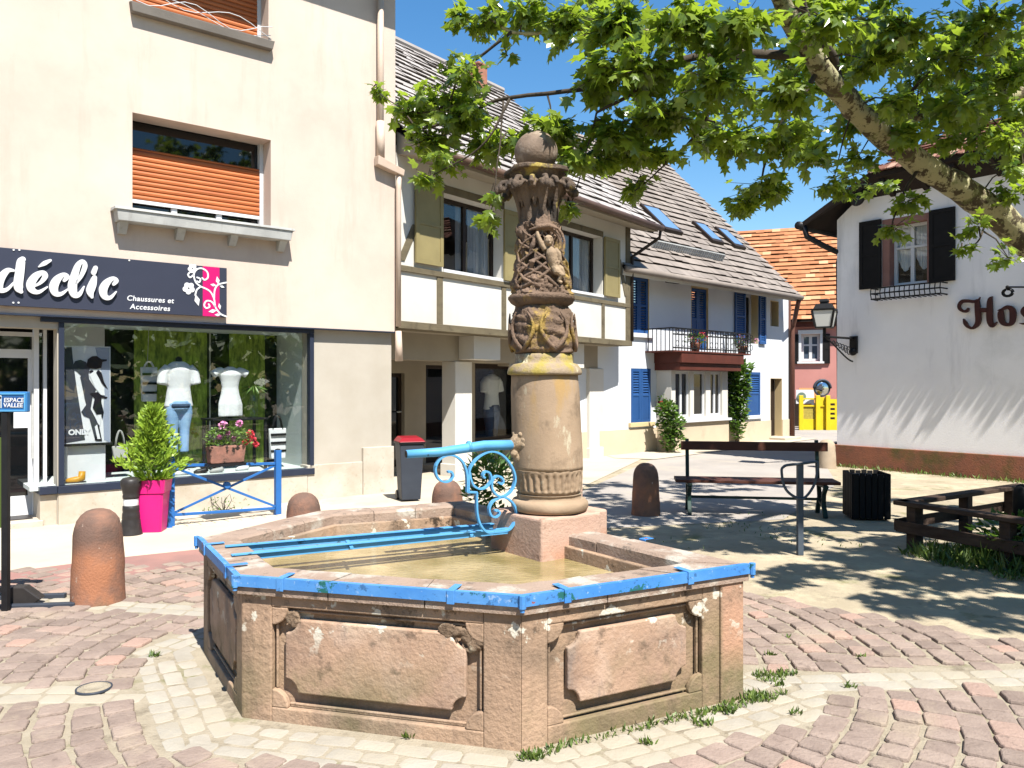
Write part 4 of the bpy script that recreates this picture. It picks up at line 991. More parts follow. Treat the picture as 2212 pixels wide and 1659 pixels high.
for q in ([(380, 430), (395, 345), (460, 300), (530, 295), (600, 345), (680, 345), (680, 370), (615, 385), (600, 470), (520, 490), (420, 480), (385, 450)],
          [(520, 545), (550, 500), (600, 540), (640, 680), (695, 785), (640, 745), (600, 690)], [(415, 535), (440, 505), (480, 510), (480, 545), (440, 552)],
          [(430, 850), (540, 830), (610, 885), (690, 905), (670, 930), (600, 915), (600, 985), (635, 1130), (615, 1235), (595, 1160), (530, 1165), (470, 1060), (500, 930), (440, 870)],
          [(500, 1535), (560, 1300), (610, 1550), (520, 1550)]):
    m.prism(A, pq(q, 0), PN + .007, PN + .009, .5)
m.build('figure_print', M['poster_black'], po)
m = MB()
for q in ([(420, 570), (500, 520), (560, 620), (640, 800), (650, 880), (590, 870), (500, 760)], [(540, 1170), (600, 1165), (575, 1330), (540, 1280)], [(500, 1345), (535, 1310), (585, 1525), (540, 1525)]):
    m.prism(A, pq(q, 0), PN + .0095, PN + .011, .5)
m.build('pale_print', M['poster_white'], po)
q0 = pz(110, 1465); text_mesh('ONLY', 'poster_lettering', M['poster_white'], po, A, q0[0], q0[1], PN + .006, .085, .003, bold=.004)
m = MB(); m.fbox(A, a0[0] - .005, a1[0] + .02, a0[1] - .03, a0[1] - .001, PN - .10, PN + .03); m.build('base', M['black'], po, bevel=.003)
# white display cube under the poster
q0 = A.pix(146, 1030, -.40); q1 = A.pix(228, 968, -.40)
m = MB(); m.fbox(A, q0[0], q1[0], zf, a0[1] - .032, -.72, -.40, .5)
tag(m.build('display_cube', M['white_paint'], None, bevel=.004, root=A.P((q0[0] + q1[0]) / 2, zf, -.5)), 'plain white display cube under the black and white poster', 'display block')
# amber shoe
c = A.P(A.U(165, -.27), zf, -.27)
sh = thing('shoe', c, 'amber yellow ankle shoe standing at the lower left corner of the shop window', 'shoe')
m = MB(); ud = Vector((A.u.x, A.u.y, 0))
m.tube([c + ud * .06 + Vector((0, 0, .13)), c + ud * .055 + Vector((0, 0, .05)), c + ud * .0 + Vector((0, 0, .035)), c - ud * .09 + Vector((0, 0, .028)), c - ud * .11 + Vector((0, 0, .026))], [.038, .045, .043, .032, .012], 10); m.build('upper', M['amber'], sh, True)
m = MB(); m.bar(c + ud * .10 + Vector((0, 0, .007)), c - ud * .115 + Vector((0, 0, .007)), .07, .014); m.build('sole', M['black'], sh, bevel=.004)
# hand bags
def bag(nm, x0, x1, yt, yb, n, label, mt, stripes=False, handle=.16, hm=None):
    u0, u1 = A.U(x0, n), A.U(x1, n); xm = (x0 + x1) / 2; z0, z1 = A.Z(xm, yb, n), A.Z(xm, yt, n)
    t = thing(nm, A.P((u0 + u1) / 2, z0, n), label, 'bag', 'bags in the shop window')
    b = MB(); d = .05; k = (u1 - u0) * .10
    b.hexa([A.P(u0 + k, z0, n + d), A.P(u1 - k, z0, n + d), A.P(u1 - k, z0, n - d), A.P(u0 + k, z0, n - d), A.P(u0, z1, n + d * .35), A.P(u1, z1, n + d * .35), A.P(u1, z1, n - d * .35), A.P(u0, z1, n - d * .35)], .5)
    b.build('bag_body', mt, t, bevel=.014, seg=3)
    b = MB()
    for dn in (-.02, .02):
        b.tube([A.P(u0 + (u1 - u0) * (.22 + .56 * k_ / 8), z1 - .01 + handle * math.sin(math.pi * k_ / 8) ** .7, n + dn) for k_ in range(9)], .008, 6)
    b.build('handle', hm if hm else mt, t, True)
    if stripes:
        b = MB()
        for k_ in range(3):
            z = z0 + (z1 - z0) * (.22 + .27 * k_); b.fbox(A, u0 + k * .8, u1 - k * .8, z, z + .03, n + .02, n + d * .8 + .012)
        b.build('stripe', M['black'] if stripes == 1 else M['lilac'], t)
    return t
bag('tote_bag', 241, 277, 963, 990, -.5, 'grey tote bag standing on a dark shelf beside the poster', M['grey_leather'], handle=.20)
back(-.5, 232, 285, 991, 997, 'display_shelf', M['black'], .3)
bag('striped_bag', 303, 340, 793, 867, -.7, 'striped shoulder bag hanging on long cords from the shop ceiling', M['white_cloth'], 1, .08)
m = MB(); u_ = A.U(318, -.7); z_ = A.Z(320, 793, -.7); m.tube([A.P(u_, z_, -.7), A.P(u_ + .02, zt, -.7)], .004, 5); m.build('hanging_cord', M['grey_leather'], SB)
bag('white_bag', 580, 618, 925, 990, -.45, 'white bag with black strap and bands at the right end of the shop window', M['white_cloth'], 1, .19, M['black'])
# mannequins
def limb(mb, fr, pts, n, sc): mb.tube([fr.P(u, z, n + dn) for u, z, dn, r in pts], [r for u, z, dn, r in pts], 14)
def mannequin(fr, x, ytop, ybot, n, label, kind, cat='mannequin'):
    u = fr.U(x, n); z1 = fr.Z(x, ytop, n); z0 = fr.Z(x, ybot, n); h = z1 - z0
    t = thing('mannequin', fr.P(u, z0, n), label, cat, 'headless mannequins in shop windows')
    b = MB()
    if kind == 'dress':
        w_ = .155 * h
        prof = [(.0, .24), (.25, .235), (.45, .185), (.58, .165), (.72, .19), (.84, .235), (.93, .19), (.985, .08), (1.0, .055)]
        vs = []
        K = 24
        for (f, r_) in prof:
            for k in range(K):
                a = 2 * math.pi * k / K; rr = r_ * h * (1 + (.05 * math.sin(7 * a) if f < .4 else 0)); vs.append(fr.P(u + rr * math.cos(a), z0 + f * h, n + .55 * rr * math.sin(a)))
        fs = [(i * K + k, i * K + (k + 1) % K, (i + 1) * K + (k + 1) % K, (i + 1) * K + k) for i in range(len(prof) - 1) for k in range(K)] + [tuple(range(K))[::-1], tuple((len(prof) - 1) * K + k for k in range(K))]
        b.add(vs, fs)
        for s in (-1, 1): b.tube([fr.P(u + s * .15 * h, z0 + .92 * h, n), fr.P(u + s * .25 * h, z0 + .90 * h, n), fr.P(u + s * .34 * h, z0 + .84 * h, n + .01)], [.075 * h, .075 * h, .085 * h], 12)
        voxel_mesh(b, 'dress', M['white_cloth'], t, .012, 2)
        b = MB(); b.tube([fr.P(u, z0 - .05, n), fr.P(u, z0 + .05, n)], .03, 8); b.build('stand', M['black'], t)
    else:
        L = .52 * h                                       # trousers
        for s in (-1, 1):
            b.tube([fr.P(u + s * .055 * h, z0 + .01, n + .01), fr.P(u + s * .06 * h, z0 + .25 * h, n), fr.P(u + s * .068 * h, z0 + .42 * h, n), fr.P(u + s * .05 * h, z0 + .53 * h, n)], [.045 * h, .052 * h, .075 * h, .085 * h], 14)
        b.tube([fr.P(u, z0 + .47 * h, n), fr.P(u, z0 + .56 * h, n)], [.115 * h, .105 * h], 16)
        voxel_mesh(b, 'jeans', M['denim'] if kind == 'pale' else M['dark_denim'], t, .010, 2)
        b = MB()
        prof = [(.50, .145), (.56, .132), (.70, .115), (.82, .132), (.90, .135), (.955, .10), (.985, .055)]
        K = 20; vs = [fr.P(u + r_ * h * 1.05 * math.cos(2 * math.pi * k / K), z0 + f * h, n + .62 * r_ * h * math.sin(2 * math.pi * k / K)) for (f, r_) in prof for k in range(K)]
        fs = [(i * K + k, i * K + (k + 1) % K, (i + 1) * K + (k + 1) % K, (i + 1) * K + k) for i in range(len(prof) - 1) for k in range(K)] + [tuple(range(K))[::-1], tuple((len(prof) - 1) * K + k for k in range(K))]
        b.add(vs, fs)
        for s in (-1, 1): b.tube([fr.P(u + s * .10 * h, z0 + .915 * h, n), fr.P(u + s * .155 * h, z0 + .86 * h, n), fr.P(u + s * .175 * h, z0 + .74 * h, n + .02)], [.060 * h, .062 * h, .056 * h], 12)
        voxel_mesh(b, 'shirt', M['white_cloth'], t, .010, 2)
        b = MB(); b.tube([fr.P(u, z0 + .95 * h, n), fr.P(u, z0 + 1.02 * h, n), fr.P(u, z0 + 1.04 * h, n)], [.036 * h, .034 * h, .012 * h], 12); b.build('neck', M['black'], t, True)
        if kind == 'pale':
            b = MB(); b.lathe([(.118 * h, 0), (.120 * h, .02 * h), (.116 * h, .04 * h)], fr.P(u, z0 + .49 * h, n), 20); b.build('belt', M['dark_denim'], t, True)
    return t
mannequin(A, 386, 778, 978, -.42, 'headless mannequin in a white blouse and pale blue jeans behind the shop glass', 'pale')
mannequin(A, 497, 792, 900, -.42, 'headless white dress form standing on a black table in the shop window', 'dress')
# table, vase with reeds, shoes
tu0, tu1 = A.U(443, -.6), A.U(562, -.6); tz = A.Z(500, 903, -.5)
tb = thing('display_table', A.P((tu0 + tu1) / 2, zf, -.55), 'black display table carrying the white dress form in the shop window', 'table')
m = MB(); m.fbox(A, tu0, tu1, tz - .025, tz, -.78, -.30); m.build('tabletop', M['black'], tb, bevel=.003)
for uu in (tu0 + .03, tu1 - .03):
    for nn in (-.74, -.34): m = MB(); m.fbox(A, uu - .018, uu + .018, zf, tz - .026, nn - .018, nn + .018); m.build('leg', M['black'], tb)
vu = A.U(548, -.5)
vs_ = thing('vase', A.P(vu, tz, -.5), 'tall glass vase of drooping green reeds on the display table', 'vase')
m = MB(); m.lathe([(.05, 0), (.055, .01), (.05, .2), (.055, .36)], A.P(vu, tz + .001, -.5), 20); m.build('glass', M['glass'], vs_, True)
m = MB()
for k in range(40):
    a = rng.uniform(0, 6.28); b0 = A.P(vu, tz + .25, -.5); L_ = rng.uniform(.10, .2)
    p = b0 + Vector((math.cos(a) * .03, math.sin(a) * .03, .18)); leaf_quad(m, b0, p - b0, .012, .2, t=.7); leaf_quad(m, p, Vector((math.cos(a), math.sin(a), -.9 + rng.uniform(-.6, .9))), .02, L_)
m.build('reeds', M['shrub'], vs_)
for k, (x, y, lab, mt) in enumerate(((395, 1012, 'white shoe lying left on the shop window floor', 'white_cloth'), (436, 1008, 'dark shoe lying in the middle of the shop window floor', 'black'), (470, 1006, 'grey shoe on the window floor behind the blue barrier', 'grey_leather'), (525, 1000, 'white shoe lying under the display table at the right', 'white_cloth'))):
    n_ = -.30 - .06 * (k % 2); u_ = A.U(x, n_); s = MB(); c = A.P(u_, zf, n_)
    s.tube([c + ud * .07 + Vector((0, 0, .05)), c + ud * .04 + Vector((0, 0, .035)), c - ud * .06 + Vector((0, 0, .025)), c - ud * .10 + Vector((0, 0, .018))], [.03, .034, .03, .014], 10)
    tag(s.build('shoe', M[mt], None, True, root=c), lab, 'shoe', 'shoes on the shop window floor')

# upper windows
def shutter_window(W, nf, name, lab, zb_off, shade_edge=None):
    u0, u1, z0, z1 = W; zs_top = shade_edge if shade_edge else z1
    f = MB(); f.fbox(A, u0 + .001, u1 - .001, z0, z0 + .07, nf - .06, nf - .0005); f.fbox(A, u1 - .05, u1 - .001, z0 + .071, z1, nf - .06, nf + .03); f.fbox(A, u0 + .001, u0 + .03, z0 + .071, z1, nf - .06, nf + .03)
    for k in (.33, .66): f.fbox(A, u0 + (u1 - u0) * k - .035, u0 + (u1 - u0) * k + .035, z0 + .071, z0 + zb_off, nf - .06, nf - .012)
    fo = f.build('window_frame', M['white_paint'], SB, bevel=.003)
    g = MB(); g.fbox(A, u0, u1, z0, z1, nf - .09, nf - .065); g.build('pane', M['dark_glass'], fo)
    s = MB(); z = z0 + zb_off + .045; k = 0; pitch = .060
    while z < zs_top:
        zz = min(z + pitch, zs_top)
        sl_ = [(0, z), (.014, z + .008), (.018, (z + zz) / 2), (.010, zz - .010), (0, zz - .002)]
        for i in range(len(sl_) - 1):
            s.quad(A.P(u0 + .03, sl_[i][1], nf + sl_[i][0]), A.P(u1 - .05, sl_[i][1], nf + sl_[i][0]), A.P(u1 - .05, sl_[i + 1][1], nf + sl_[i + 1][0]), A.P(u0 + .03, sl_[i + 1][1], nf + sl_[i + 1][0]), (k * 7 % 10) / 10)
        z += pitch; k += 1
    so_ = s.build('roller_shutter', M['blind'], SB)
    e = MB(); e.fbox(A, u0 + .031, u1 - .051, z0 + zb_off, z0 + zb_off + .044, nf - .01, nf + .012); e.build('end_bar', M['white_paint'], so_, bevel=.002)
shutter_window(W1, -.28, 'w', '', .15, (A.Z(286, 323, -.28) + A.Z(563, 361, -.28)) / 2); shutter_window(W2, -.28, 'w', '', .02)  # lower window: slats cut short, dark glass above stands in for lintel shadow
def sill(W, ov, over, z0, th, mt, name='window_sill'):
    u0, u1 = W[0] - over, W[1] + over; m = MB()
    m.hexa([A.P(u0 + .02, z0, ov - .02), A.P(u1 - .02, z0, ov - .02), A.P(u1 - .02, z0, .001), A.P(u0 + .02, z0, .001), A.P(u0, z0 + th * .75, ov), A.P(u1, z0 + th * .75, ov), A.P(u1, z0 + th, .001), A.P(u0, z0 + th, .001)], .5)
    m.hexa([A.P(W[0] + .003, W[2] - .03, .0), A.P(W[1] - .003, W[2] - .03, .0), A.P(W[1] - .003, W[2] - .03, -.22), A.P(W[0] + .003, W[2] - .03, -.22), A.P(W[0] + .003, W[2] + .004, .0), A.P(W[1] - .003, W[2] + .004, 0), A.P(W[1] - .003, W[2] + .012, -.22), A.P(W[0] + .003, W[2] + .012, -.22)], .5)
    return m.build(name, mt, SB, bevel=.006)
s1_ = sill(W1, .22, .215, W1[2] - .17, .165, M['sill_grey'])
m = MB(); m.hexa([A.P(W1[0] - .24, W1[2] - .045, .235), A.P(W1[1] + .24, W1[2] - .045, .235), A.P(W1[1] + .24, W1[2] - .045, .001), A.P(W1[0] - .24, W1[2] - .045, .001), A.P(W1[0] - .235, W1[2] - .015, .23), A.P(W1[1] + .235, W1[2] - .015, .23), A.P(W1[1] + .235, W1[2] + .0, .001), A.P(W1[0] - .235, W1[2] + .0, .001)], .5)
m.build('sill_drip_cover', M['sill_grey'], s1_, bevel=.003)
for k in range(4):
    uu = W1[0] - .12 + (W1[1] - W1[0] + .24) * k / 3; m = MB()
    m.hexa([A.P(uu - .045, W1[2] - .30, .05), A.P(uu + .045, W1[2] - .30, .05), A.P(uu + .045, W1[2] - .30, .001), A.P(uu - .045, W1[2] - .30, .001), A.P(uu - .05, W1[2] - .171, .15), A.P(uu + .05, W1[2] - .171, .15), A.P(uu + .05, W1[2] - .171, .001), A.P(uu - .05, W1[2] - .171, .001)], .5)
    m.build('corbel', M['sill_grey'], SB, bevel=.004)
s2_ = sill(W2, .12, .04, W2[2] - .15, .14, M['sill_brown'])
m = MB()
for k in range(3):                                      # loose white cables lying over the upper sill
    pts = []
    for q in range(13):
        t = q / 12; pts.append(A.P(W2[0] + .02 + (W2[1] - W2[0]) * t, W2[2] + .06 + .09 * math.sin(t * 6.3 * (1 + .3 * k) + k * 2) + .12 * (1 - t) * (k == 1), .02 + .03 * k))
    m.tube(pts, .005, 6)
tag(m.build('cables', M['white_paint'], None, True, root=A.P((W2[0] + W2[1]) / 2, W2[2], .05)), 'white cables looped over the sill of the topmost orange roller shutter', 'cable')
# eaves
m = MB(); m.fbox(A, -4.6, UE + .3, 7.62, 7.75, -.3, .52, .5); m.build('eaves', M['slate'], SB)
m = MB(); m.hexa([A.P(-4.6, 7.76, .6), A.P(UE + .3, 7.76, .6), A.P(UE + .3, 7.76, -6), A.P(-4.6, 7.76, -6), A.P(-4.6, 7.9, .6), A.P(UE + .3, 7.9, .6), A.P(UE - 1, 11.5, -3), A.P(-4.6, 11.5, -3)], .5); m.build('roof', M['tile_dark'], SB)
# downpipe
dpi = thing('downpipe', A.P(A.U(828, .06), A.Z(850, 770), .06), 'cream downpipe with a kinked box joint at the right edge of the peach building', 'downpipe')
u0 = A.U(822, .07); z0 = A.Z(830, 345, .07)
m = MB(); m.tube([A.P(u0, 7.6, .07), A.P(u0, z0, .07)], .047, 16); m.build('pipe', M['pipe_cream'], dpi, True)
m = MB(); m.tube([A.P(u0, A.Z(824, 272, .07) + .06, .07), A.P(u0, z0 + .001, .07)], .060, 16); m.build('sleeve', M['pipe_cream'], dpi, True)
u1 = A.U(862, .07); z1 = A.Z(862, 372, .07)
m = MB(); m.hexa([A.P(u0 - .07, z0 - .10, .13), A.P(u1 + .05, z1 - .06, .13), A.P(u1 + .05, z1 - .06, .01), A.P(u0 - .07, z0 - .10, .01), A.P(u0 - .07, z0 + .03, .14), A.P(u1 + .06, z1 + .03, .14), A.P(u1 + .06, z1 + .03, .01), A.P(u0 - .07, z0 + .03, .01)], .5); m.build('box_joint', M['pipe_cream'], dpi, bevel=.008)
m = MB(); m.tube([A.P(u1, z1 - .02, .07), A.P(u1 - .01, z1 - .25, .07), A.P(u1 - .01, A.Z(858, 705, .07), .07)], .04, 14); m.tube([A.P(u1 - .01, A.Z(858, 715, .07), .07), A.P(u1 - .0, A.Z(858, 780, .07), .07)], [.045, .06], 14); m.build('lower_pipe', M['pipe_cream'], dpi, True)
# ------------------------------------------------ shop sign
q0 = rect(A, 0, 533, 490, 580, 660, 685, .06); su1 = q0[1]; sz0, sz1 = q0[2], q0[3]
SG = thing('shop_sign', A.P(1, sz0, .05), 'long slate grey shop sign with white brush lettering and a magenta stripe with vines', 'sign')
m = MB(); m.fbox(A, -3.0, su1, sz0, sz1, .012, .06, .5); m.build('panel', M['sign_dark'], SG, bevel=.003)
def s4(x, y, n=.06): return A.pix(x * .2344, 518.4 + y * .2344, n)
k4 = abs(s4(1100, 400)[0] - s4(1000, 400)[0]) / 100
def stroke(mb, pts, n0, n1, kk=None):
    mb.ribbon(A, [(*s4(x, y), w_ * (kk or k4)) for x, y, w_ in pts], n0, n1)
letters = {
 'd': [[(125, 285, 20), (70, 282, 45), (20, 330, 62), (-10, 400, 66), (0, 462, 52), (60, 458, 32), (125, 395, 18)], [(205, 180, 50), (190, 205, 68), (178, 300, 74), (165, 400, 76), (170, 450, 70), (190, 478, 36)]],
 'e_acute': [[(300, 432, 18), (370, 395, 30), (412, 335, 48), (390, 302, 40), (325, 335, 62), (280, 405, 72), (290, 460, 62), (350, 482, 36), (432, 435, 14)], [(352, 250, 10), (405, 218, 40), (460, 190, 24)]],
 'c': [[(588, 375, 30), (614, 342, 44), (580, 322, 40), (522, 365, 66), (490, 435, 76), (508, 492, 60), (560, 498, 36), (630, 448, 12)]],
 'l': [[(690, 408, 22), (745, 330, 36), (778, 240, 44), (755, 198, 34), (715, 235, 50), (682, 330, 66), (662, 430, 80), (680, 505, 64), (728, 500, 40), (770, 430, 12)]],
 'i': [[(866, 348, 44), (848, 410, 70), (826, 475, 70), (842, 528, 28)], [(876, 258, 40), (858, 305, 46)]],
 'final_c': [[(1042, 410, 30), (1066, 377, 44), (1032, 357, 40), (975, 400, 66), (944, 466, 76), (962, 524, 60), (1012, 532, 36), (1066, 478, 12)]]}
for k, st in letters.items():
    m = MB()
    for p in st: stroke(m, p, .064, .095)
    m.build('letter', M['white_paint'], SG)
q = s4(1166, 556); text_mesh('Chaussures et', 'sub_lettering', M['white_paint'], SG, A, q[0], q[1], .063, .086, .003, .15, .0016, spacing=1.06)
q = s4(1196, 634); text_mesh('Accessoires', 'sub_lettering', M['white_paint'], SG, A, q[0], q[1], .063, .086, .003, .15, .0016, spacing=1.08)
m = MB(); m.fbox(A, s4(1868, 400)[0], s4(2022, 400)[0], sz0 + .001, sz1 - .001, .0605, .063, .5); m.build('stripe', M['magenta'], SG)
m = MB()
W_ = 17
for p in ([(1850, 430), (1930, 470), (1970, 540), (1985, 620), (2030, 680), (2085, 705)], [(1850, 430), (1812, 460), (1798, 510)], [(1850, 430), (1803, 390), (1785, 320), (1812, 272), (1860, 262), (1908, 295), (1914, 345), (1885, 368), (1862, 350)],
          [(1972, 540), (1978, 460), (2010, 412), (2085, 392)], [(1985, 620), (1950, 570), (1902, 562), (1880, 600), (1900, 628), (1930, 615), (1922, 592)], [(1785, 320), (1750, 345), (1732, 320), (1750, 295)], [(1815, 345), (1845, 360), (1835, 390), (1815, 380)]):
    stroke(m, [(x, y, W_) for x, y in p], .0632, .067)
for (x, y, r_) in ((1738, 445, 34), (1772, 262, 26)):
    for j in range(5):
        a = j * 1.2566 + .4; cx_, cy_ = x + r_ * .95 * math.cos(a), y + r_ * .95 * math.sin(a)
        m.prism(A, [s4(cx_ + r_ * .75 * math.cos(t * .524), cy_ - r_ * .75 * math.sin(t * .524)) for t in range(12)], .0632, .0675 + j * .0003, .5)
for (x, y, a, l) in ((1815, 555, 75, 110), (2005, 375, 80, 80), (1965, 415, 10, 60), (2045, 430, 20, 50), (2022, 612, 80, 60), (1958, 655, -10, 80), (2005, 690, 0, 60)):
    dx, dy = math.cos(R(a)) * l / 2, math.sin(R(a)) * l / 2
    m.prism(A, [s4(*p) for p in ((x - dx, y - dy), (x + dy * .45, y - dx * .45), (x + dx, y + dy), (x - dy * .45, y + dx * .45))][::-1], .0632, .0672, .5)
m.build('vine_ornament', M['white_paint'], SG)
for (x, y) in ((125, 92), (178, 92), (122, 578), (170, 578), (1190, 188)):
    q = s4(x, y); m = MB(); m.tube([A.P(*q, .058), A.P(*q, .068)], .010, 10); m.build('bolt', M['white_paint'], SG)
# ------------------------------------------------ shop door
dn = -.62
ud0, ud1 = A.U(-140, dn), A.U(82, dn); zd1 = ZC - .16
DR = thing('shop_door', A.P((ud0 + ud1) / 2, 0.04, dn), 'white framed glass shop door with a long pull bar, left of the display window', 'door')
m = MB(); zl = A.Z(40, 762, dn)
H = [(ud0 + .11, ud1 - .10, .30, zl - .06), (ud0 + .05, ud1 - .02, zl + .04, zd1 - .05)]
wall(m, A, ud0, ud1, .05, zd1, H, dn - .06, dn); m.build('door_frame', M['white_paint'], DR, bevel=.003)
m = MB(); m.fbox(A, ud0 + .10, ud1 - .09, .29, zl - .05, dn - .035, dn - .028); m.fbox(A, ud0 + .04, ud1 - .01, zl + .03, zd1 - .04, dn - .035, dn - .028); m.build('pane', M['dark_glass'], DR)
hu = A.U(84, dn + .08); m = MB(); m.fbox(A, ud1 - .075, ud1 - .035, A.Z(85, 990, dn + .06), A.Z(85, 845, dn + .06), dn + .05, dn + .085)
for y in (870, 975): z = A.Z(85, y, dn + .05); m.fbox(A, ud1 - .06, ud1 - .05, z, z + .015, dn + .0005, dn + .051)
m.build('pull_bar', M['sill_grey'], DR, bevel=.004)
m = MB(); q0, q1 = A.pix(30, 925, dn), A.pix(64, 890, dn); m.fbox(A, q0[0], q1[0], q0[1], q1[1], dn - .0275, dn - .024); m.build('paper_notice', M['white_paint'], DR)
m = MB(); m.fbox(A, ud1 + .002, UL - .057, .0, zd1, dn - .06, dn + .05); m.build('door_jamb', M['white_paint'], SB, bevel=.004)
m = MB(); m.fbox(A, -4.5, UL - .02, -.02, .075, -1.2, NG + .02, .5); m.build('doorstep', M['granite'], SB, bevel=.008)
m = MB(); m.fbox(A, ud0 + .3, ud1 - .1, .0755, .085, dn + .05, dn + .35); tag(m.build('door_mat', M['rubber'], None, root=A.P(ud1 - .5, .08, dn + .2)), 'dark mat lying on the pale step in front of the shop door', 'mat')
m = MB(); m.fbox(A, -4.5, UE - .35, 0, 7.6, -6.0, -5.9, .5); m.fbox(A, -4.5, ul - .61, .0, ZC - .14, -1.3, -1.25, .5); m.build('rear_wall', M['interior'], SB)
# ================================================================ timber framed house
B = Frame((-1.684, 11.75), (.611, .791))
TH = thing('timber_house', B.P(3.5, 0, -1.5), 'half timbered white house with olive shutters over a recessed ground floor', 'house')
ub0 = -.05; ub1 = B.U(1360)
zb0 = (B.Z(868, 710) + B.Z(1362, 748)) / 2; zb1 = (B.Z(868, 695) + B.Z(1362, 736)) / 2
zs0 = (B.Z(864, 587) + B.Z(1359, 662)) / 2; zs1 = (B.Z(864, 574) + B.Z(1359, 653)) / 2
def zz(fr, x, y, n=0): return fr.Z(x, y, n)
V1 = (B.U(957), B.U(1087), zz(B, 1020, 592), zz(B, 1020, 434)); V2 = (B.U(1206), B.U(1301), zz(B, 1250, 629), zz(B, 1250, 498))
ztop = 5.15
m = MB(); wall(m, B, ub0, ub1, zb0 + .02, ztop, [V1, V2], -.30, 0); m.fbox(B, ub1 - .3, ub1 - .001, zb0 + .02, ztop, -5.5, -.301, .5); m.build('upper_wall', M['plaster_cream'], TH)
def timber(mb, u0, u1, z0, z1, n=.02): mb.fbox(B, u0, u1, z0, z1, .0005, n)
for (a, b_, c, d, n_) in ((ub0, ub1 + .04, zb0, zb1, .05), (ub0, V2[0] + .5, zs0, zs1, .035), (V2[0] + .52, ub1 + .002, zs0 - .02, zs1 - .03, .03), (B.U(943), B.U(955), zb1, zs0, .022), (B.U(1083), B.U(1092), zb1, zs0, .022), (B.U(1299), B.U(1305), zb1, zs0, .022),
                      (B.U(1351), ub1 + .003, zb1, ztop, .024), (B.U(957) - .02, B.U(1087) + .02, V1[3] + .001, V1[3] + .13, .018), (V2[0] - .02, V2[1] + .02, V2[3] + .001, V2[3] + .12, .018)):
    m = MB(); m.fbox(B, a, b_, c, d, .0005 if n_ < .05 else -.25, n_); m.build('beam', M['beam'], TH, bevel=.006)
for (x0, y0, x1, y1) in ((866, 562, 897, 486), (1337, 560, 1352, 640)):
    a, c = B.pix(x0, y0), B.pix(x1, y1); m = MB(); m.bar(B.P(*a, .006), B.P(*c, .006), .018, .13, up=(0, 0, 1)); 
    w_ = .065; m = MB(); m.prism(B, [(a[0] - w_, a[1]), (a[0] + w_, a[1]), (c[0] + w_, c[1]), (c[0] - w_, c[1])] if a[1] < c[1] else [(c[0] - w_, c[1]), (c[0] + w_, c[1]), (a[0] + w_, a[1]), (a[0] - w_, a[1])], .0006, .016, .5); m.build('brace', M['beam'], TH)
def sash(fr, par, W, nf, fm_, gm, mull=(.5,), trans=(), fwid=.06, curtain=None, cm=None):
    u0, u1, z0, z1 = W; f = MB(); ws = []
    us = [u0] + [u0 + (u1 - u0) * k for k in mull] + [u1]; zs = [z0] + [z0 + (z1 - z0) * k for k in trans] + [z1]
    H = []
    for i in range(len(us) - 1):
        for j in range(len(zs) - 1):
            H.append((us[i] + (fwid if i == 0 else fwid * .6), us[i + 1] - (fwid if i == len(us) - 2 else fwid * .6), zs[j] + (fwid if j == 0 else fwid * .35), zs[j + 1] - (fwid if j == len(zs) - 2 else fwid * .35)))
    wall(f, fr, u0 + .001, u1 - .001, z0 + .001, z1 - .001, H, nf - .05, nf); fo = f.build('window', fm_, par, bevel=.003)
    g = MB(); g.fbox(fr, u0 + .01, u1 - .01, z0 + .01, z1 - .01, nf - .032, nf - .026); g.build('pane', gm, fo)
    if curtain:
        for (a, b_) in curtain:
            c = MB(); K = 24
            top = [(u0 + (u1 - u0) * (a + (b_ - a) * k / K), nf - .10 + .022 * math.sin(k * 1.9)) for k in range(K + 1)]
            for k in range(K): c.quad(fr.P(top[k][0], z0, top[k][1]), fr.P(top[k + 1][0], z0, top[k + 1][1]), fr.P(top[k + 1][0], z1, top[k + 1][1]), fr.P(top[k][0], z1, top[k][1]), .5)
            c.build('curtain', cm or M['curtain'], fo)
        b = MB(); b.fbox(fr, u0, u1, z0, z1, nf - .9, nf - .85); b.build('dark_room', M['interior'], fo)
    return fo
sash(B, TH, V1, -.22, M['window_brown'], M['glass'], (.5,), (), .06, [(.02, .10), (.42, .50), (.62, .96)])
sash(B, TH, V2, -.22, M['window_brown'], M['glass'], (.5,), (), .06, [(.02, .42), (.60, .96)])
for W in (V1, V2):
    m = MB(); m.fbox(B, W[0] + .001, W[1] + .12, W[2] - .05, W[2] + .004, -.17, .03); m.build('window_sill', M['white_paint'], TH, bevel=.004)
def louvre_shutter(fr, par, u0, u1, z0, z1, n0, n1, mt, slats=False, name='shutter'):
    s = MB(); fw_ = min(.07, (u1 - u0) * .2); H = [(u0 + fw_, u1 - fw_, z0 + fw_, (z0 + z1) / 2 - .02), (u0 + fw_, u1 - fw_, (z0 + z1) / 2 + .02, z1 - fw_)]
    wall(s, fr, u0, u1, z0, z1, H, n0, n1)
    for i, h in enumerate(H):
        if slats and (i == 1 or slats == 2):
            z = h[2]; p = .06
            while z < h[3] - .01:
                s.hexa([fr.P(h[0], z, n1 - .004), fr.P(h[1], z, n1 - .004), fr.P(h[1], z, n1 - .012), fr.P(h[0], z, n1 - .012), fr.P(h[0], min(z + p * .9, h[3]), n0 + .012), fr.P(h[1], min(z + p * .9, h[3]), n0 + .012), fr.P(h[1], min(z + p * .9, h[3]), n0 + .004), fr.P(h[0], min(z + p * .9, h[3]), n0 + .004)]); z += p
        else: s.fbox(fr, h[0], h[1], h[2], h[3], n0 + .004, n1 - .010)
    return s.build(name, mt, par, bevel=.003)
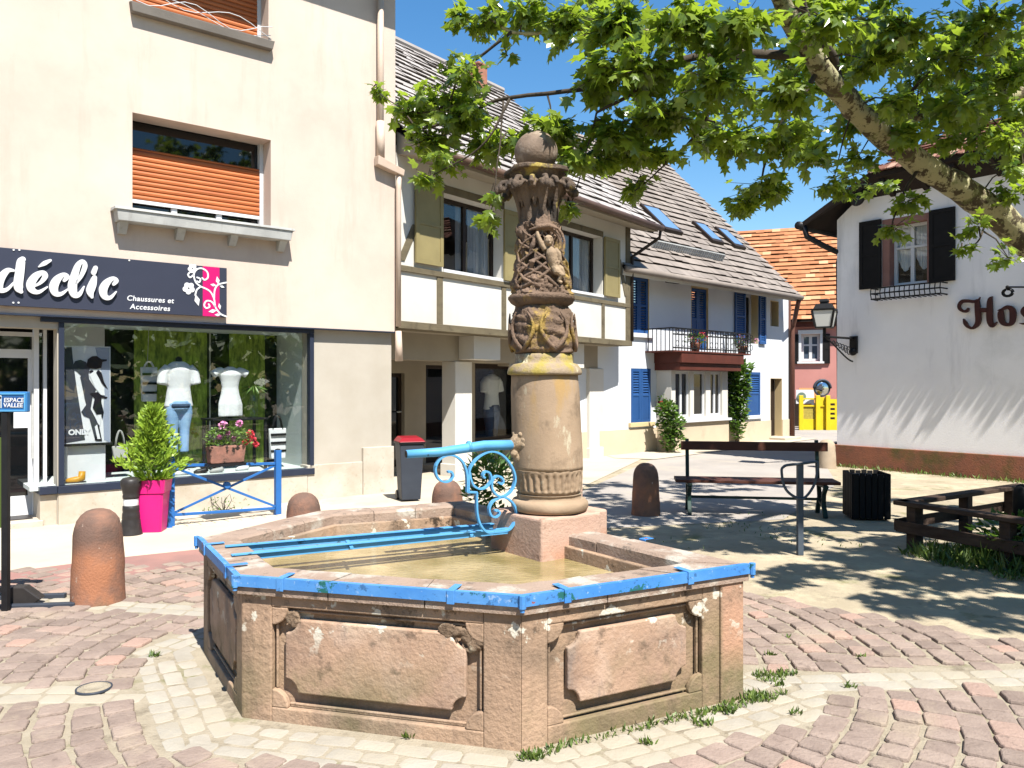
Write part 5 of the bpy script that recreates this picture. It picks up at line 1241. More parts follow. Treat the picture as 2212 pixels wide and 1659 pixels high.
for (x0, x1, W, yb) in ((897, 956, V1, 572), (1089, 1124, V1, 608), (1306, 1338, V2, 641), (1172, 1204, V2, 622)):
    xm = (x0 + x1) / 2; zb_ = B.Z(xm, yb, .05); louvre_shutter(B, TH, B.U(x0, .05), B.U(x1, .05), zb_, zb_ + (W[3] - W[2]) + .02, .035, .075, M['olive'])
# eaves, gutter, roof
NE = .62; ze = (B.Z(1000, 343, NE) + B.Z(1310, 452, NE)) / 2
m = MB(); m.hexa([B.P(ub0, ze - .10, NE - .06), B.P(ub1 + .25, ze - .10, NE - .06), B.P(ub1 + .25, ztop - .14, .001), B.P(ub0, ztop - .14, .001), B.P(ub0, ze - .04, NE - .06), B.P(ub1 + .25, ze - .04, NE - .06), B.P(ub1 + .25, ztop + .2, .001), B.P(ub0, ztop + .2, .001)], .5)
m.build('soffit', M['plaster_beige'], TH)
m = MB(); m.tube([B.P(ub0 - .15, ze - .01, NE + .02), B.P(ub1 + .28, ze - .03, NE + .02)], .065, 12); m.build('gutter', M['gutter_brown'], TH, True)
NR = -3.8; ridge = B.pix(1000, 158, NR)[1]; ridge = min(max(ridge, 7.0), 9.0)
m = MB(); tile_roof(m, B, ub0 - .1, ub1 + .3, ub0 - .1, ub1 + .3, NE, ze, NR, ridge, 20, .24, .05, .016); m.build('roof', M['tile_grey'], TH)
m = MB(); m.hexa([B.P(ub0, ze - .03, NE - .03), B.P(ub1 + .27, ze - .03, NE - .03), B.P(ub1 + .27, ridge - .06, NR), B.P(ub0, ridge - .06, NR), B.P(ub0, ze, NE - .03), B.P(ub1 + .27, ze, NE - .03), B.P(ub1 + .27, ridge - .02, NR), B.P(ub0, ridge - .02, NR)], .5)
m.hexa([B.P(ub0, ridge - .05, NR), B.P(ub1 + .27, ridge - .05, NR), B.P(ub1 + .27, 5, -8), B.P(ub0, 5, -8), B.P(ub0, ridge, NR), B.P(ub1 + .27, ridge, NR), B.P(ub1 + .27, 5.05, -8), B.P(ub0, 5.05, -8)], .5); m.build('roof_deck', M['soffit'], TH)
m = MB(); m.tube([B.P(ub0 - .1, ridge + .02, NR), B.P(ub1 + .3, ridge + .02, NR)], .09, 8); m.build('ridge_cap', M['tile_grey'], TH)
q = B.P(B.U(1032, -3.4), ridge - .4, -3.4); m = MB(); fq = ang_frame(q.x, q.y, 52); m.fbox(fq, -.16, .16, ridge - .5, ridge + .06, -.16, .16); m.fbox(fq, -.19, .19, ridge + .061, ridge + .11, -.19, .19); m.build('chimney', M['chimney'], TH, bevel=.01)
# little end gutter spout on the right of the house
m = MB(); m.tube([B.P(ub1 + .26, ze - .05, NE), B.P(ub1 + .30, ze - .22, NE - .05), B.P(ub1 + .10, ze - .55, .12), B.P(ub1 + .02, ze - .62, .05), B.P(ub1 + .02, zb1, .05)], .035, 10); m.build('downpipe', M['window_brown'], TH, True)
# recessed ground floor
NPZ = -.55; NB = -1.7
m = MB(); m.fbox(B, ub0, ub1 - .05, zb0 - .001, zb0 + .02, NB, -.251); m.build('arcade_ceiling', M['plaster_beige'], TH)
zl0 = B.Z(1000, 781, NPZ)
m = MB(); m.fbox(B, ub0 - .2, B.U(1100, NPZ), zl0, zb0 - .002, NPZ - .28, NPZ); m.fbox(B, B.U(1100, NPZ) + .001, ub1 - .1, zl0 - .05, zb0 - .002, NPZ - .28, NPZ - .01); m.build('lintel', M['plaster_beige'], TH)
m = MB(); m.fbox(B, B.U(1024, -.2), B.U(1081, -.2), B.Z(1050, 777, -.2), zb0 - .003, NPZ + .001, -.2); m.build('corbel_block', M['plaster_cream'], TH, bevel=.006)
m = MB(); m.fbox(B, B.U(1240, -.2), B.U(1262, -.2), B.Z(1250, 795, -.2), zb0 - .003, NPZ + .001, -.2); m.build('corbel_block', M['plaster_cream'], TH, bevel=.006)
for (x0, x1) in ((984, 1020), (1274, 1318)):
    m = MB(); u0, u1 = B.U(x0, NPZ + .02), B.U(x1, NPZ + .02); m.fbox(B, u0, u1, 0, zl0 - .001 if x0 < 1000 else zl0 - .051, NPZ - .30, NPZ + .02); m.fbox(B, u0 - .02, u1 + .02, 0, .22, NPZ - .32, NPZ + .04); m.build('pillar', M['plaster_cream'], TH, bevel=.01)
Dh = (B.U(920, NB), B.U(986, NB), .12, B.Z(950, 789, NB)); Sh = (B.U(1026, NB), B.U(1120, NB), .45, B.Z(1060, 786, NB)); Lh = (B.U(842, NB), B.U(874, NB), .12, B.Z(860, 806, NB)); Rh = (B.U(1150, NB), B.U(1262, NB), .4, B.Z(1200, 800, NB))
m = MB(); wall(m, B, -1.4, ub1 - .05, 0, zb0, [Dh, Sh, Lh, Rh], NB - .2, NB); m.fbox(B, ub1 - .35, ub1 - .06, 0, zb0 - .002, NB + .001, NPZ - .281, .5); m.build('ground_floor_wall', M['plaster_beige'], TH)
for H_, nm in ((Dh, 'shop_entrance'), (Lh, 'side_door')):
    m = MB(); wall(m, B, H_[0] + .001, H_[1] - .001, H_[2] + .001, H_[3] - .001, [(H_[0] + .07, H_[1] - .07, H_[2] + .12, H_[3] - .07)], NB - .14, NB - .08); d_ = m.build('door', M['window_brown'], TH, bevel=.003)
    m = MB(); m.fbox(B, H_[0] + .06, H_[1] - .06, H_[2] + .11, H_[3] - .06, NB - .12, NB - .11); m.build('pane', M['dark_glass'], d_)
    m = MB(); m.tube([B.P(H_[1] - .05, 1.1, NB - .08), B.P(H_[1] - .05, 1.1, NB - .04), B.P(H_[1] - .15, 1.1, NB - .04)], .012, 8); m.build('handle', M['sill_grey'], d_)
for H_ in (Sh, Rh):
    m = MB(); wall(m, B, H_[0] + .001, H_[1] - .001, H_[2] + .001, H_[3] - .001, [(H_[0] + .06, H_[1] - .06, H_[2] + .06, H_[3] - .10)], NB - .12, NB - .04); d_ = m.build('shop_window', M['window_brown'], TH, bevel=.003)
    m = MB(); m.fbox(B, H_[0] + .05, H_[1] - .05, H_[2] + .05, H_[3] - .09, NB - .08, NB - .074); m.build('pane', M['glass'], d_)
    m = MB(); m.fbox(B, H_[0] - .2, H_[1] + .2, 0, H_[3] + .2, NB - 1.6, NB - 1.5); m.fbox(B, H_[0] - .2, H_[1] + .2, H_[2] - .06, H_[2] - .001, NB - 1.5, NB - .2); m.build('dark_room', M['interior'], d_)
mannequin(B, 1062, 806, 962, NB - .35, 'headless mannequin in a white t-shirt and dark jeans under the timber framed house', 'dark')
m = MB(); m.fbox(B, Dh[0] - .1, Dh[1] + .25, 0, .12, NB + .001, NB + .55); m.fbox(B, Dh[0] - .3, Dh[1] + .1, 0, .10, NB + .551, NB + .9); m.build('step', M['granite'], TH, bevel=.01)
m = MB(); m.fbox(B, Rh[0] - .1, Rh[1] + .5, Rh[2] - .12, Rh[2], NB + .001, NB + .18); m.build('window_sill', M['white_paint'], TH, bevel=.01)

# ================================================================ blue shuttered house
C = Frame((2.32, 17.7), (.723, .691))
BH = thing('blue_shuttered_house', C.P(4, 0, -2), 'white house with blue shutters, an iron balcony and a big taupe tiled roof', 'house')
uc0 = C.U(1319); uc1 = C.U(1703); zpl = (C.Z(1319, 929) + C.Z(1665, 908)) / 2; zev = (C.Z(1360, 590) + C.Z(1700, 646)) / 2
def cr(x0, x1, yt, yb): xm = (x0 + x1) / 2; return (C.U(x0), C.U(x1), C.Z(xm, yb), C.Z(xm, yt))
UL1 = cr(1361, 1402, 598, 720); LL1 = cr(1363, 1405, 796, 912); BD = cr(1493, 1530, 622, 756); WR = cr(1608, 1637, 632, 742); SMW = cr(1664, 1682, 650, 705); LR1 = cr(1611, 1639, 804, 897); DO = (C.U(1664), C.U(1689), .08, C.Z(1676, 817))
m = MB(); wall(m, C, uc0 - 1.2, uc1, zpl, zev + .15, [UL1, LL1, BD, WR, SMW, LR1, (DO[0], DO[1], zpl, DO[3])], -.32, 0); m.fbox(C, uc1 - .32, uc1 - .001, zpl, zev + .15, -7, -.321, .5); m.build('wall', M['plaster_bluewhite'], BH)
m = MB(); wall(m, C, uc0 - 1.2, uc1 + .02, -.02, zpl - .001, [(DO[0], DO[1], -.02, zpl - .001)], -.32, .025); m.build('plinth', M['plinth_cream'], BH)
def reveal(W, d=.22):
    m = MB(); e = .012; u0, u1, z0, z1 = W
    m.fbox(C, u0 + .0005, u0 + e, z0, z1, -d, .004); m.fbox(C, u1 - e, u1 - .0005, z0, z1, -d, .004); m.fbox(C, u0 + e, u1 - e, z1 - e, z1 - .0005, -d, .004); m.build('reveal', M['plaster_yellow'], BH)
for W in (UL1, BD, WR, SMW, (DO[0], DO[1], DO[2], DO[3])): reveal(W)
m = MB(); m.fbox(C, UL1[0] + .013, UL1[1] + .02, UL1[3] + .001, UL1[3] + .18, .0005, .003); m.fbox(C, BD[0], BD[1], BD[3] + .001, BD[3] + .2, .0005, .003); m.fbox(C, WR[0], WR[1], WR[3] + .001, WR[3] + .1, .0005, .003); m.build('painted_border', M['plaster_yellow'], BH)
louvre_shutter(C, BH, UL1[0] + .014, (UL1[0] + UL1[1]) / 2 - .003, UL1[2], UL1[3] - .02, -.07, -.02, M['blue_shutter'], 2); louvre_shutter(C, BH, (UL1[0] + UL1[1]) / 2 + .003, UL1[1] - .014, UL1[2], UL1[3] - .02, -.07, -.02, M['blue_shutter'], 2)
um = (LL1[0] + LL1[1]) / 2; louvre_shutter(C, BH, LL1[0] + .003, um - .003, LL1[2], LL1[3] - .005, -.04, .01, M['blue_shutter'], 1); louvre_shutter(C, BH, um + .003, LL1[1] - .003, LL1[2], LL1[3] - .005, -.04, .01, M['blue_shutter'], 1)
um = (BD[0] + BD[1]) / 2; louvre_shutter(C, BH, BD[0] + .014, um - .003, BD[2], BD[3] - .02, -.10, -.05, M['blue_shutter'], 1); louvre_shutter(C, BH, um + .003, BD[1] - .014, BD[2], BD[3] - .02, -.10, -.05, M['blue_shutter'], 1)
sash(C, BH, WR, -.2, M['white_paint'], M['dark_glass'], (), (), .10)
louvre_shutter(C, BH, C.U(1588, .04), WR[0] - .02, WR[2], WR[3], .02, .06, M['blue_shutter'], 2); louvre_shutter(C, BH, WR[1] + .02, C.U(1654, .04), WR[2], WR[3] - .02, .02, .06, M['blue_shutter'], 2)
sash(C, BH, SMW, -.22, M['white_paint'], M['dark_glass'], (), (), .05)
um = (LR1[0] + LR1[1]) / 2; louvre_shutter(C, BH, LR1[0], LR1[1], LR1[2], LR1[3], .002, .05, M['blue_shutter'], 1)
for W in (UL1, LL1, LR1): m = MB(); m.fbox(C, W[0] - .1, W[1] + .1, W[2] - .10, W[2] - .001, .001, .07); m.build('window_sill', M['plaster_yellow'] if W is LL1 else M['white_paint'], BH, bevel=.006)
m = MB(); m.fbox(C, DO[0] + .013, DO[1] - .013, .08, DO[3] - .013, -.28, -.23)
for k in range(3): z = .25 + .6 * k; m.fbox(C, DO[0] + .12, DO[1] - .12, z, z + .45, -.2299, -.215)
m.build('front_door', M['window_brown'], BH, bevel=.006)
m = MB(); m.fbox(C, DO[0] - .1, DO[1] + .2, 0, .08, -.3, .5); m.build('doorstep', M['concrete'], BH, bevel=.01)
# bay with three windows and its brown roof box
NBY = .42; bu0, bu1 = C.U(1450, NBY), C.U(1572, NBY); bz1 = C.Z(1510, 801, NBY); bzs = C.Z(1510, 911, NBY)
BW = []
for (x0, x1, w_) in ((1459, 1491, 1), (1499, 1525, 0), (1535, 1560, 1)):
    BW.append((C.U(x0, NBY), C.U(x1, NBY), C.Z(1510, 900, NBY), C.Z(1510, 803, NBY)))
m = MB(); wall(m, C, bu0, bu1, bzs, bz1, BW, NBY - .12, NBY); m.fbox(C, bu0, bu0 + .12, bzs, bz1, .001, NBY - .121, .5); m.fbox(C, bu1 - .12, bu1, bzs, bz1, .001, NBY - .121, .5); by = m.build('bay', M['plaster_cream'], BH)
for i, W in enumerate(BW): sash(C, BH, W, NBY - .06, M['white_paint'], M['dark_glass'], (.5,) if i != 1 else (), (), .06)
m = MB(); m.fbox(C, bu0 - .02, bu1 + .02, 0, bzs - .001, .026, NBY + .02, .5); m.build('bay_plinth', M['plinth_cream'], BH)
m = MB(); m.fbox(C, bu0 - .02, bu1 + .06, bzs, bzs + .06, NBY + .001, NBY + .09, .5); m.build('bay_sill', M['white_paint'], BH, bevel=.006)
zb_ = C.Z(1510, 764, NBY)
m = MB(); m.fbox(C, bu0 - .08, bu1 + .14, bz1 + .001, bz1 + .17, .001, NBY + .30, .5); m.fbox(C, bu0 - .1, bu1 + .17, bz1 + .171, zb_, .001, NBY + .36, .5); m.build('bay_roof', M['brown_red'], BH, bevel=.008)
# balcony railing
bau0, bau1 = C.U(1455, .8), C.U(1622, .8); zt_ = C.Z(1540, 715, .8); zf_ = zb_ + .03
BAL = MB(); BAL.fbox(C, bau0, bau1, zf_ - .035, zf_ - .001, .001, .80); fl_ = BAL.build('balcony_floor', M['brown_red'], BH)
m = MB()
for (a, b_) in ((C.P(bau0, zt_, .78), C.P(bau1, zt_, .78)), (C.P(bau0, zt_, .78), C.P(bau0, zt_, 0)), (C.P(bau1, zt_, .78), C.P(bau1, zt_, 0)), (C.P(bau0, zf_ + .06, .78), C.P(bau1, zf_ + .06, .78)), (C.P(bau0, zt_ - .14, .78), C.P(bau1, zt_ - .14, .78))):
    m.bar(a, b_, .03, .03)
k = 0; u = bau0
while u <= bau1 + .01:
    m.bar(C.P(u, zf_, .78), C.P(u, zt_, .78), .018, .018)
    if k % 2: 
        c = C.P(u + .06, zt_ - .07, .78); m.tube([c + Vector((C.u.x, C.u.y, 0)) * .05 * math.cos(a * .785) + Vector((0, 0, .05 * math.sin(a * .785))) for a in range(9)], .007, 5)
        c = C.P(u + .06, zf_ + .16, .78); m.tube([c + Vector((C.u.x, C.u.y, 0)) * .055 * math.cos(a * .785) + Vector((0, 0, .07 * math.sin(a * .785))) for a in range(9)], .007, 5)
    u += .118; k += 1
for uu in (bau0, bau1):
    n_ = .1
    while n_ < .78: m.bar(C.P(uu, zf_, n_), C.P(uu, zt_, n_), .018, .018); n_ += .118
m.build('balcony_railing', M['iron'], BH)
# roof
NEC = .62; zec = (C.Z(1360, 578, NEC) + C.Z(1716, 638, NEC)) / 2; uce = C.U(1730, NEC)
NRC = -4.6; ur_, zr_ = C.pix(1440, 352, NRC)
ucl = C.U(1350, NEC)
m = MB(); tile_roof(m, C, ucl, uce, ucl, ur_, NEC, zec, NRC, zr_, 24, .28, .055, .017); m.build('roof', M['tile_dark'], BH)
m = MB(); m.hexa([C.P(ucl, zec - .03, NEC - .02), C.P(uce - .03, zec - .03, NEC - .02), C.P(ur_ - .03, zr_ - .06, NRC), C.P(ucl, zr_ - .06, NRC), C.P(ucl, zec, NEC - .02), C.P(uce - .03, zec, NEC - .02), C.P(ur_ - .03, zr_ - .02, NRC), C.P(ucl, zr_ - .02, NRC)], .5)
m.hexa([C.P(ucl, zr_ - .1, NRC), C.P(ur_, zr_ - .1, NRC), C.P(uce, zec, -9.5), C.P(ucl, zec, -9.5), C.P(ucl, zr_, NRC), C.P(ur_, zr_, NRC), C.P(uce, zec + .1, -9.5), C.P(ucl, zec + .1, -9.5)], .5); m.build('roof_deck', M['soffit'], BH)
m = MB(); m.tube([C.P(ucl, zec - .03, NEC + .03), C.P(uce, zec - .05, NEC + .03)], .07, 10); m.build('gutter', M['tile_dark'], BH, True)
m = MB(); m.hexa([C.P(ucl, zec - .16, NEC - .06), C.P(uce - .1, zec - .16, NEC - .06), C.P(uce - .1, zev + .0, .001), C.P(ucl, zev + .0, .001), C.P(ucl, zec - .03, NEC - .04), C.P(uce - .1, zec - .03, NEC - .04), C.P(uce - .1, zev + .16, .001), C.P(ucl, zev + .16, .001)], .5); m.build('soffit', M['plaster_cream'], BH)
def roof_pt(u, f, lift=0): 
    return C.P(u, zec + (zr_ - zec) * f + lift, NEC + (NRC - NEC) * f + lift * .6)
def roof_at(x, y):
    best = None
    for k in range(0, 101):
        f = k / 100; n_ = NEC + (NRC - NEC) * f; u, z = C.pix(x, y, n_); e = abs(z - (zec + (zr_ - zec) * f))
        if best is None or e < best[0]: best = (e, u, f)
    return best[1], best[2]
for (x0, y0, w_, h_) in ((1426, 478, .78, .16), (1527, 507, .6, .13), (1575, 519, .6, .13)):
    u, f = roof_at(x0, y0); m = MB(); q = [roof_pt(u - w_ / 2, f - h_ / 2, .10), roof_pt(u + w_ / 2, f - h_ / 2, .10), roof_pt(u + w_ / 2, f + h_ / 2, .10), roof_pt(u - w_ / 2, f + h_ / 2, .10)]
    q2 = [roof_pt(u - w_ / 2, f - h_ / 2, .0), roof_pt(u + w_ / 2, f - h_ / 2, .0), roof_pt(u + w_ / 2, f + h_ / 2, .0), roof_pt(u - w_ / 2, f + h_ / 2, .0)]
    m.hexa(q2 + q); s_ = m.build('skylight', M['window_brown'], BH, bevel=.01)
    g = MB(); w2 = w_ / 2 - .07; h2 = h_ / 2 - .014; g.hexa([roof_pt(u - w2, f - h2, .1005), roof_pt(u + w2, f - h2, .1005), roof_pt(u + w2, f + h2, .1005), roof_pt(u - w2, f + h2, .1005), roof_pt(u - w2, f - h2, .106), roof_pt(u + w2, f - h2, .106), roof_pt(u + w2, f + h2, .106), roof_pt(u - w2, f + h2, .106)]); g.build('pane', M['sky_glass'], s_)
sg = MB(); ua_, fa_ = roof_at(1400, 528); ub_, fb_ = roof_at(1565, 572)
for k in range(34):
    u = ua_ + (ub_ - ua_) * k / 33; f = (fa_ + fb_) / 2; sg.bar(roof_pt(u, f, .02), roof_pt(u, f, .17), .05, .05)
sg.bar(roof_pt(ua_, (fa_ + fb_) / 2, .17), roof_pt(ub_, (fa_ + fb_) / 2, .17), .03, .03); sg.bar(roof_pt(ua_, (fa_ + fb_) / 2, .08), roof_pt(ub_, (fa_ + fb_) / 2, .08), .03, .03)
sg.build('snow_guard', M['sill_grey'], BH)
dp2 = thing('downpipe', C.P(uc1 + .1, 0, .1), 'brown downpipe at the right corner of the blue shuttered house', 'downpipe')
m = MB(); m.tube([C.P(uce - .1, zec - .08, NEC), C.P(uce - .05, zec - .3, NEC - .08), C.P(uc1 + .12, zec - .75, .10), C.P(uc1 + .1, zec - .9, .08), C.P(uc1 + .1, .05, .08)], .065, 10); m.build('pipe', M['pipe_brown'], dp2, True)
m = MB(); m.fbox(C, uc1 + .01, uc1 + .25, 0, zev, -.5, -.05); m.build('corner_board', M['pipe_brown'], BH)
# wall lamp under eave
m = MB(); q = C.pix(1450, 612); m.fbox(C, q[0] - .25, q[0] + .25, q[1], q[1] + .05, .002, .25); m.build('bracket', M['iron'], BH)

# ================================================================ pink house, and red roof behind
D = Frame((10.5, 30.0), (.94, -.34))
PH = thing('pink_house', D.P(1, 0, -2), 'pink rendered house with a steep orange clay tile roof beyond the blue shuttered house', 'house')
zpe = D.Z(1750, 706); WD = (D.U(1731), D.U(1771), D.Z(1750, 780), D.Z(1750, 722))
m = MB(); wall(m, D, -1.5, 5, .0, zpe, [WD], -.3, 0); m.build('wall', M['plaster_pink'], PH)
m = MB(); m.fbox(D, -1.5, 5, 0, D.Z(1720, 862), .001, .06); m.build('dark_base', M['window_brown'], PH)
sash(D, PH, WD, -.1, M['white_paint'], M['blue_glass'], (.5,), (.6,), .09)
m = MB(); m.fbox(D, WD[0] - .12, WD[1] + .12, WD[3] + .001, WD[3] + .16, .001, .08); m.fbox(D, WD[0] - .1, WD[0] - .001, WD[2] - .02, WD[3], .001, .05); m.fbox(D, WD[1] + .001, WD[1] + .1, WD[2] - .02, WD[3], .001, .05); m.fbox(D, WD[0] - .15, WD[1] + .15, WD[2] - .1, WD[2] - .021, .001, .1); m.build('window_surround', M['white_paint'], PH, bevel=.01)
for (a, b_) in ((D.U(1709), WD[0] - .11), (WD[1] + .11, D.U(1793))): louvre_shutter(D, PH, a, b_, WD[2] - .1, WD[3], .02, .07, M['black_shutter'])
m = MB(); m.fbox(D, -2, 6, zpe, zpe + .22, .001, .25); m.build('eave_board', M['brown_red'], PH)
NRD = -5.2; zrd = D.Z(1700, 494, NRD)
m = MB(); tile_roof(m, D, -5.0, 7, -5.0, 7, .45, zpe + .2, NRD, zrd, 22, .34, .07, .022); m.build('roof', M['tile_red'], PH)
m = MB(); m.hexa([D.P(-5, zpe + .17, .4), D.P(7, zpe + .17, .4), D.P(7, zrd - .05, NRD), D.P(-5, zrd - .05, NRD), D.P(-5, zpe + .2, .4), D.P(7, zpe + .2, .4), D.P(7, zrd, NRD), D.P(-5, zrd, NRD)], .5); m.fbox(D, -5, 7, 0, zpe + .2, -9, -.5, .5); m.build('roof_deck', M['soffit'], PH)
dq = [D.pix(x, y, -2.2) for x, y in ((1748, 655), (1800, 655), (1800, 612), (1772, 615))]
m = MB(); m.prism(D, dq, -4.0, -1.7, .5); m.build('dormer', M['soffit'], PH)

# ================================================================ white corner house
E = Frame((6.35, 15.4), (.605, -.796))
WH = thing('white_house', E.P(3, 0, -2), 'white rendered inn with black shutters, a red plinth and dark overhanging eaves', 'house')
zE1 = E.Z(1795, 478); zE2 = E.Z(1850, 432); ue2 = E.U(1852)
OW = (E.U(1906), E.U(2009), (E.Z(1906, 624) + E.Z(2009, 604)) / 2, (E.Z(1906, 478) + E.Z(2009, 456)) / 2)
m = MB(); wall(m, E, 0, 7, 0, zE1, [OW], -.3, 0); m.prism(E, [(0, zE1 + .0005), (7, zE1 + .0005), (7, zE2), (ue2, zE2)], -.3, 0, .5); m.fbox(E, .001, .3, 0, zE1, -9, -.301, .5); m.build('wall', M['plaster_white'], WH)
zpw = (E.Z(1817, 958) + E.Z(2212, 974)) / 2
m = MB(); m.fbox(E, -.05, 7.1, -.02, .42, -9, .06, .5); m.build('plinth', M['plinth_red'], WH, bevel=.01)
m = MB(); e = .14; m.fbox(E, OW[0] + .0005, OW[0] + e, OW[2], OW[3], -.28, .012); m.fbox(E, OW[1] - .05, OW[1] - .0005, OW[2], OW[3], -.28, .012); m.fbox(E, OW[0] + e, OW[1] - .05, OW[3] - .12, OW[3] - .001, -.28, .012); m.build('stone_surround', M['reveal_rose'], WH, bevel=.006)
W_ = (OW[0] + e + .001, OW[1] - .051, OW[2], OW[3] - .121)
fo = sash(E, WH, W_, -.16, M['white_paint'], M['glass'], (.5,), (.62,), .055, None)
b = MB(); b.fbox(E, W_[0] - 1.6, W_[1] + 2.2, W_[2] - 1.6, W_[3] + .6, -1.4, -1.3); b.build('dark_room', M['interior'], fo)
for (a, b_) in ((.05, .47), (.55, .97)):
    c = MB(); K = 18
    for k in range(K):
        t0, t1 = k / K, (k + 1) / K; f0 = .46 - .22 * math.sin(math.pi * t0) if True else 0; f1 = .46 - .22 * math.sin(math.pi * t1)
        U_ = lambda t: W_[0] + (W_[1] - W_[0]) * (a + (b_ - a) * t); zz0 = W_[2] + (W_[3] - W_[2]) * f0; zz1 = W_[2] + (W_[3] - W_[2]) * f1
        c.quad(E.P(U_(t0), zz0, -.24 + .015 * math.sin(k * 2)), E.P(U_(t1), zz1, -.24 + .015 * math.sin(k * 2 + 2)), E.P(U_(t1), W_[3], -.24 + .015 * math.sin(k * 2 + 2)), E.P(U_(t0), W_[3], -.24 + .015 * math.sin(k * 2)), .5)
    c.build('lace_curtain', M['white_cloth'], fo)
sw = OW[1] - OW[0]
louvre_shutter(E, WH, E.U(1856, .05), OW[0] - .005, OW[2] - .02, OW[3] + .02, .015, .06, M['black_shutter']); louvre_shutter(E, WH, OW[1] + .005, E.U(2062, .05), OW[2] - .02, OW[3] + .02, .015, .06, M['black_shutter'])
# eaves: half hipped gable; the left slope runs down over the side wall
NEE = .50
tip = E.pix(1732, 480, NEE); he = (E.Z(1872, 378, NEE) + E.Z(2150, 312, NEE)) / 2; hu = E.U(1872, NEE)
m = MB(); tile_roof(m, E, hu, 7.4, hu + .8, 7.4, NEE, he, -.9, he + .85, 8, .22, .045, .02); u = hu + .05
while u < 7.2:                                          # round ended tiles of the lowest course hang over the eave
    dn_, dz_ = rng.uniform(.05, .11), rng.uniform(-.01, .01); sl = .85 / (NEE + .9)
    pts = [(u, -.12), (u + .15, -.12)] + [(u + .075 + .075 * math.cos(R(a)), dn_ * .35 + dn_ * .65 * math.sin(R(a))) for a in range(0, 181, 30)]
    top = [E.P(a, he + .05 + dz_ - sl * b_, NEE + b_) for a, b_ in pts]; bot = [v - Vector((0, 0, .02)) for v in top]; k = len(top)
    m.add(top + bot, [tuple(range(k)), tuple(range(2 * k - 1, k - 1, -1))] + [(i, i + k, (i + 1) % k + k, (i + 1) % k) for i in range(k)]); u += .17
m.build('front_roof', M['tile_rust'], WH)
m = MB()
def slab(q, th):
    m.hexa([Vector(p) - Vector((0, 0, th)) for p in q] + [Vector(p) for p in q], .5)
hx, hz = hu + .8, he + .85
slab([E.P(tip[0], tip[1], NEE), E.P(tip[0], tip[1], -10), E.P(hx, hz, -10), E.P(hx, hz, -.9)][::-1], .10)
slab([E.P(tip[0], tip[1], NEE), E.P(hu, he, NEE), E.P(hx, hz - .01, -.9), E.P((tip[0] + hx) / 2, (tip[1] + hz) / 2, -.4)], .10)
slab([E.P(hu, he - .01, NEE - .01), E.P(7.4, he - .01, NEE - .01), E.P(7.4, hz - .02, -.9), E.P(hx, hz - .02, -.9)], .08)
m.hexa([E.P(hu - .2, zE2 - .02, .001), E.P(7.4, zE2 - .02, .001), E.P(7.4, he - .09, NEE - .02), E.P(hu, he - .09, NEE - .02), E.P(hu - .2, zE2 + .1, .001), E.P(7.4, zE2 + .1, .001), E.P(7.4, he - .05, NEE - .02), E.P(hu, he - .05, NEE - .02)], .5)
m.build('eaves_boards', M['soffit'], WH)
m = MB(); m.tube([E.P(tip[0] - .05, tip[1] - .06, NEE + .05), E.P(tip[0] - .05, tip[1] - .10, -10)], .08, 10); m.build('gutter', M['black'], WH, True)
m = MB(); m.tube([E.P(tip[0] + .02, tip[1] - .08, .45), E.P(tip[0] + .06, tip[1] - .28, .42), E.P(tip[0] + .30, tip[1] - .47, .25), E.P(.02, tip[1] - .62, -.1), E.P(-.08, tip[1] - .75, -.2), E.P(-.08, .3, -.25)], .055, 10); m.build('gutter_pipe', M['black'], WH, True)
q = E.pix(1853, 430, .3); m = MB(); m.lathe([(.14, 0), (.15, .02), (.14, .04), (.10, .05)], (0, 0, 0), 16)
m.v = [tuple(E.P(q[0] + x, q[1] + y * .9, .30 + z)) for x, y, z in m.v]; m.build('beam_end', M['black'], WH, True)
for k in range(9):
    u = hu + .25 + k * .6; m = MB(); m.bar(E.P(u, zE2 - .03, .0), E.P(u, he - .14, NEE - .05), .09, .10); m.build('rafter_end', M['soffit'], WH)
# iron flower rack under the window
fr0, fr1 = E.U(1884, .22), E.U(2034, .22); rz0, rz1 = E.Z(1960, 640, .25), E.Z(1960, 616, .25)
RK = thing('flower_rack', E.P((fr0 + fr1) / 2, rz0, .15), 'empty black iron flower rack fixed under the window of the white house', 'flower rack')
m = MB()
for z in (rz0, (rz0 + rz1) / 2, rz1):
    m.bar(E.P(fr0, z, .26), E.P(fr1, z, .26), .025, .025); m.bar(E.P(fr0, z, .26), E.P(fr0, z, .01), .02, .02); m.bar(E.P(fr1, z, .26), E.P(fr1, z, .01), .02, .02)
for k in range(15):
    u = fr0 + (fr1 - fr0) * k / 14; m.tube([E.P(u, rz1, .26), E.P(u, (rz0 + rz1) / 2, .28), E.P(u, rz0, .25), E.P(u, rz0 - .01, .02)], .010, 5)
m.build('iron_bars', M['iron'], RK)
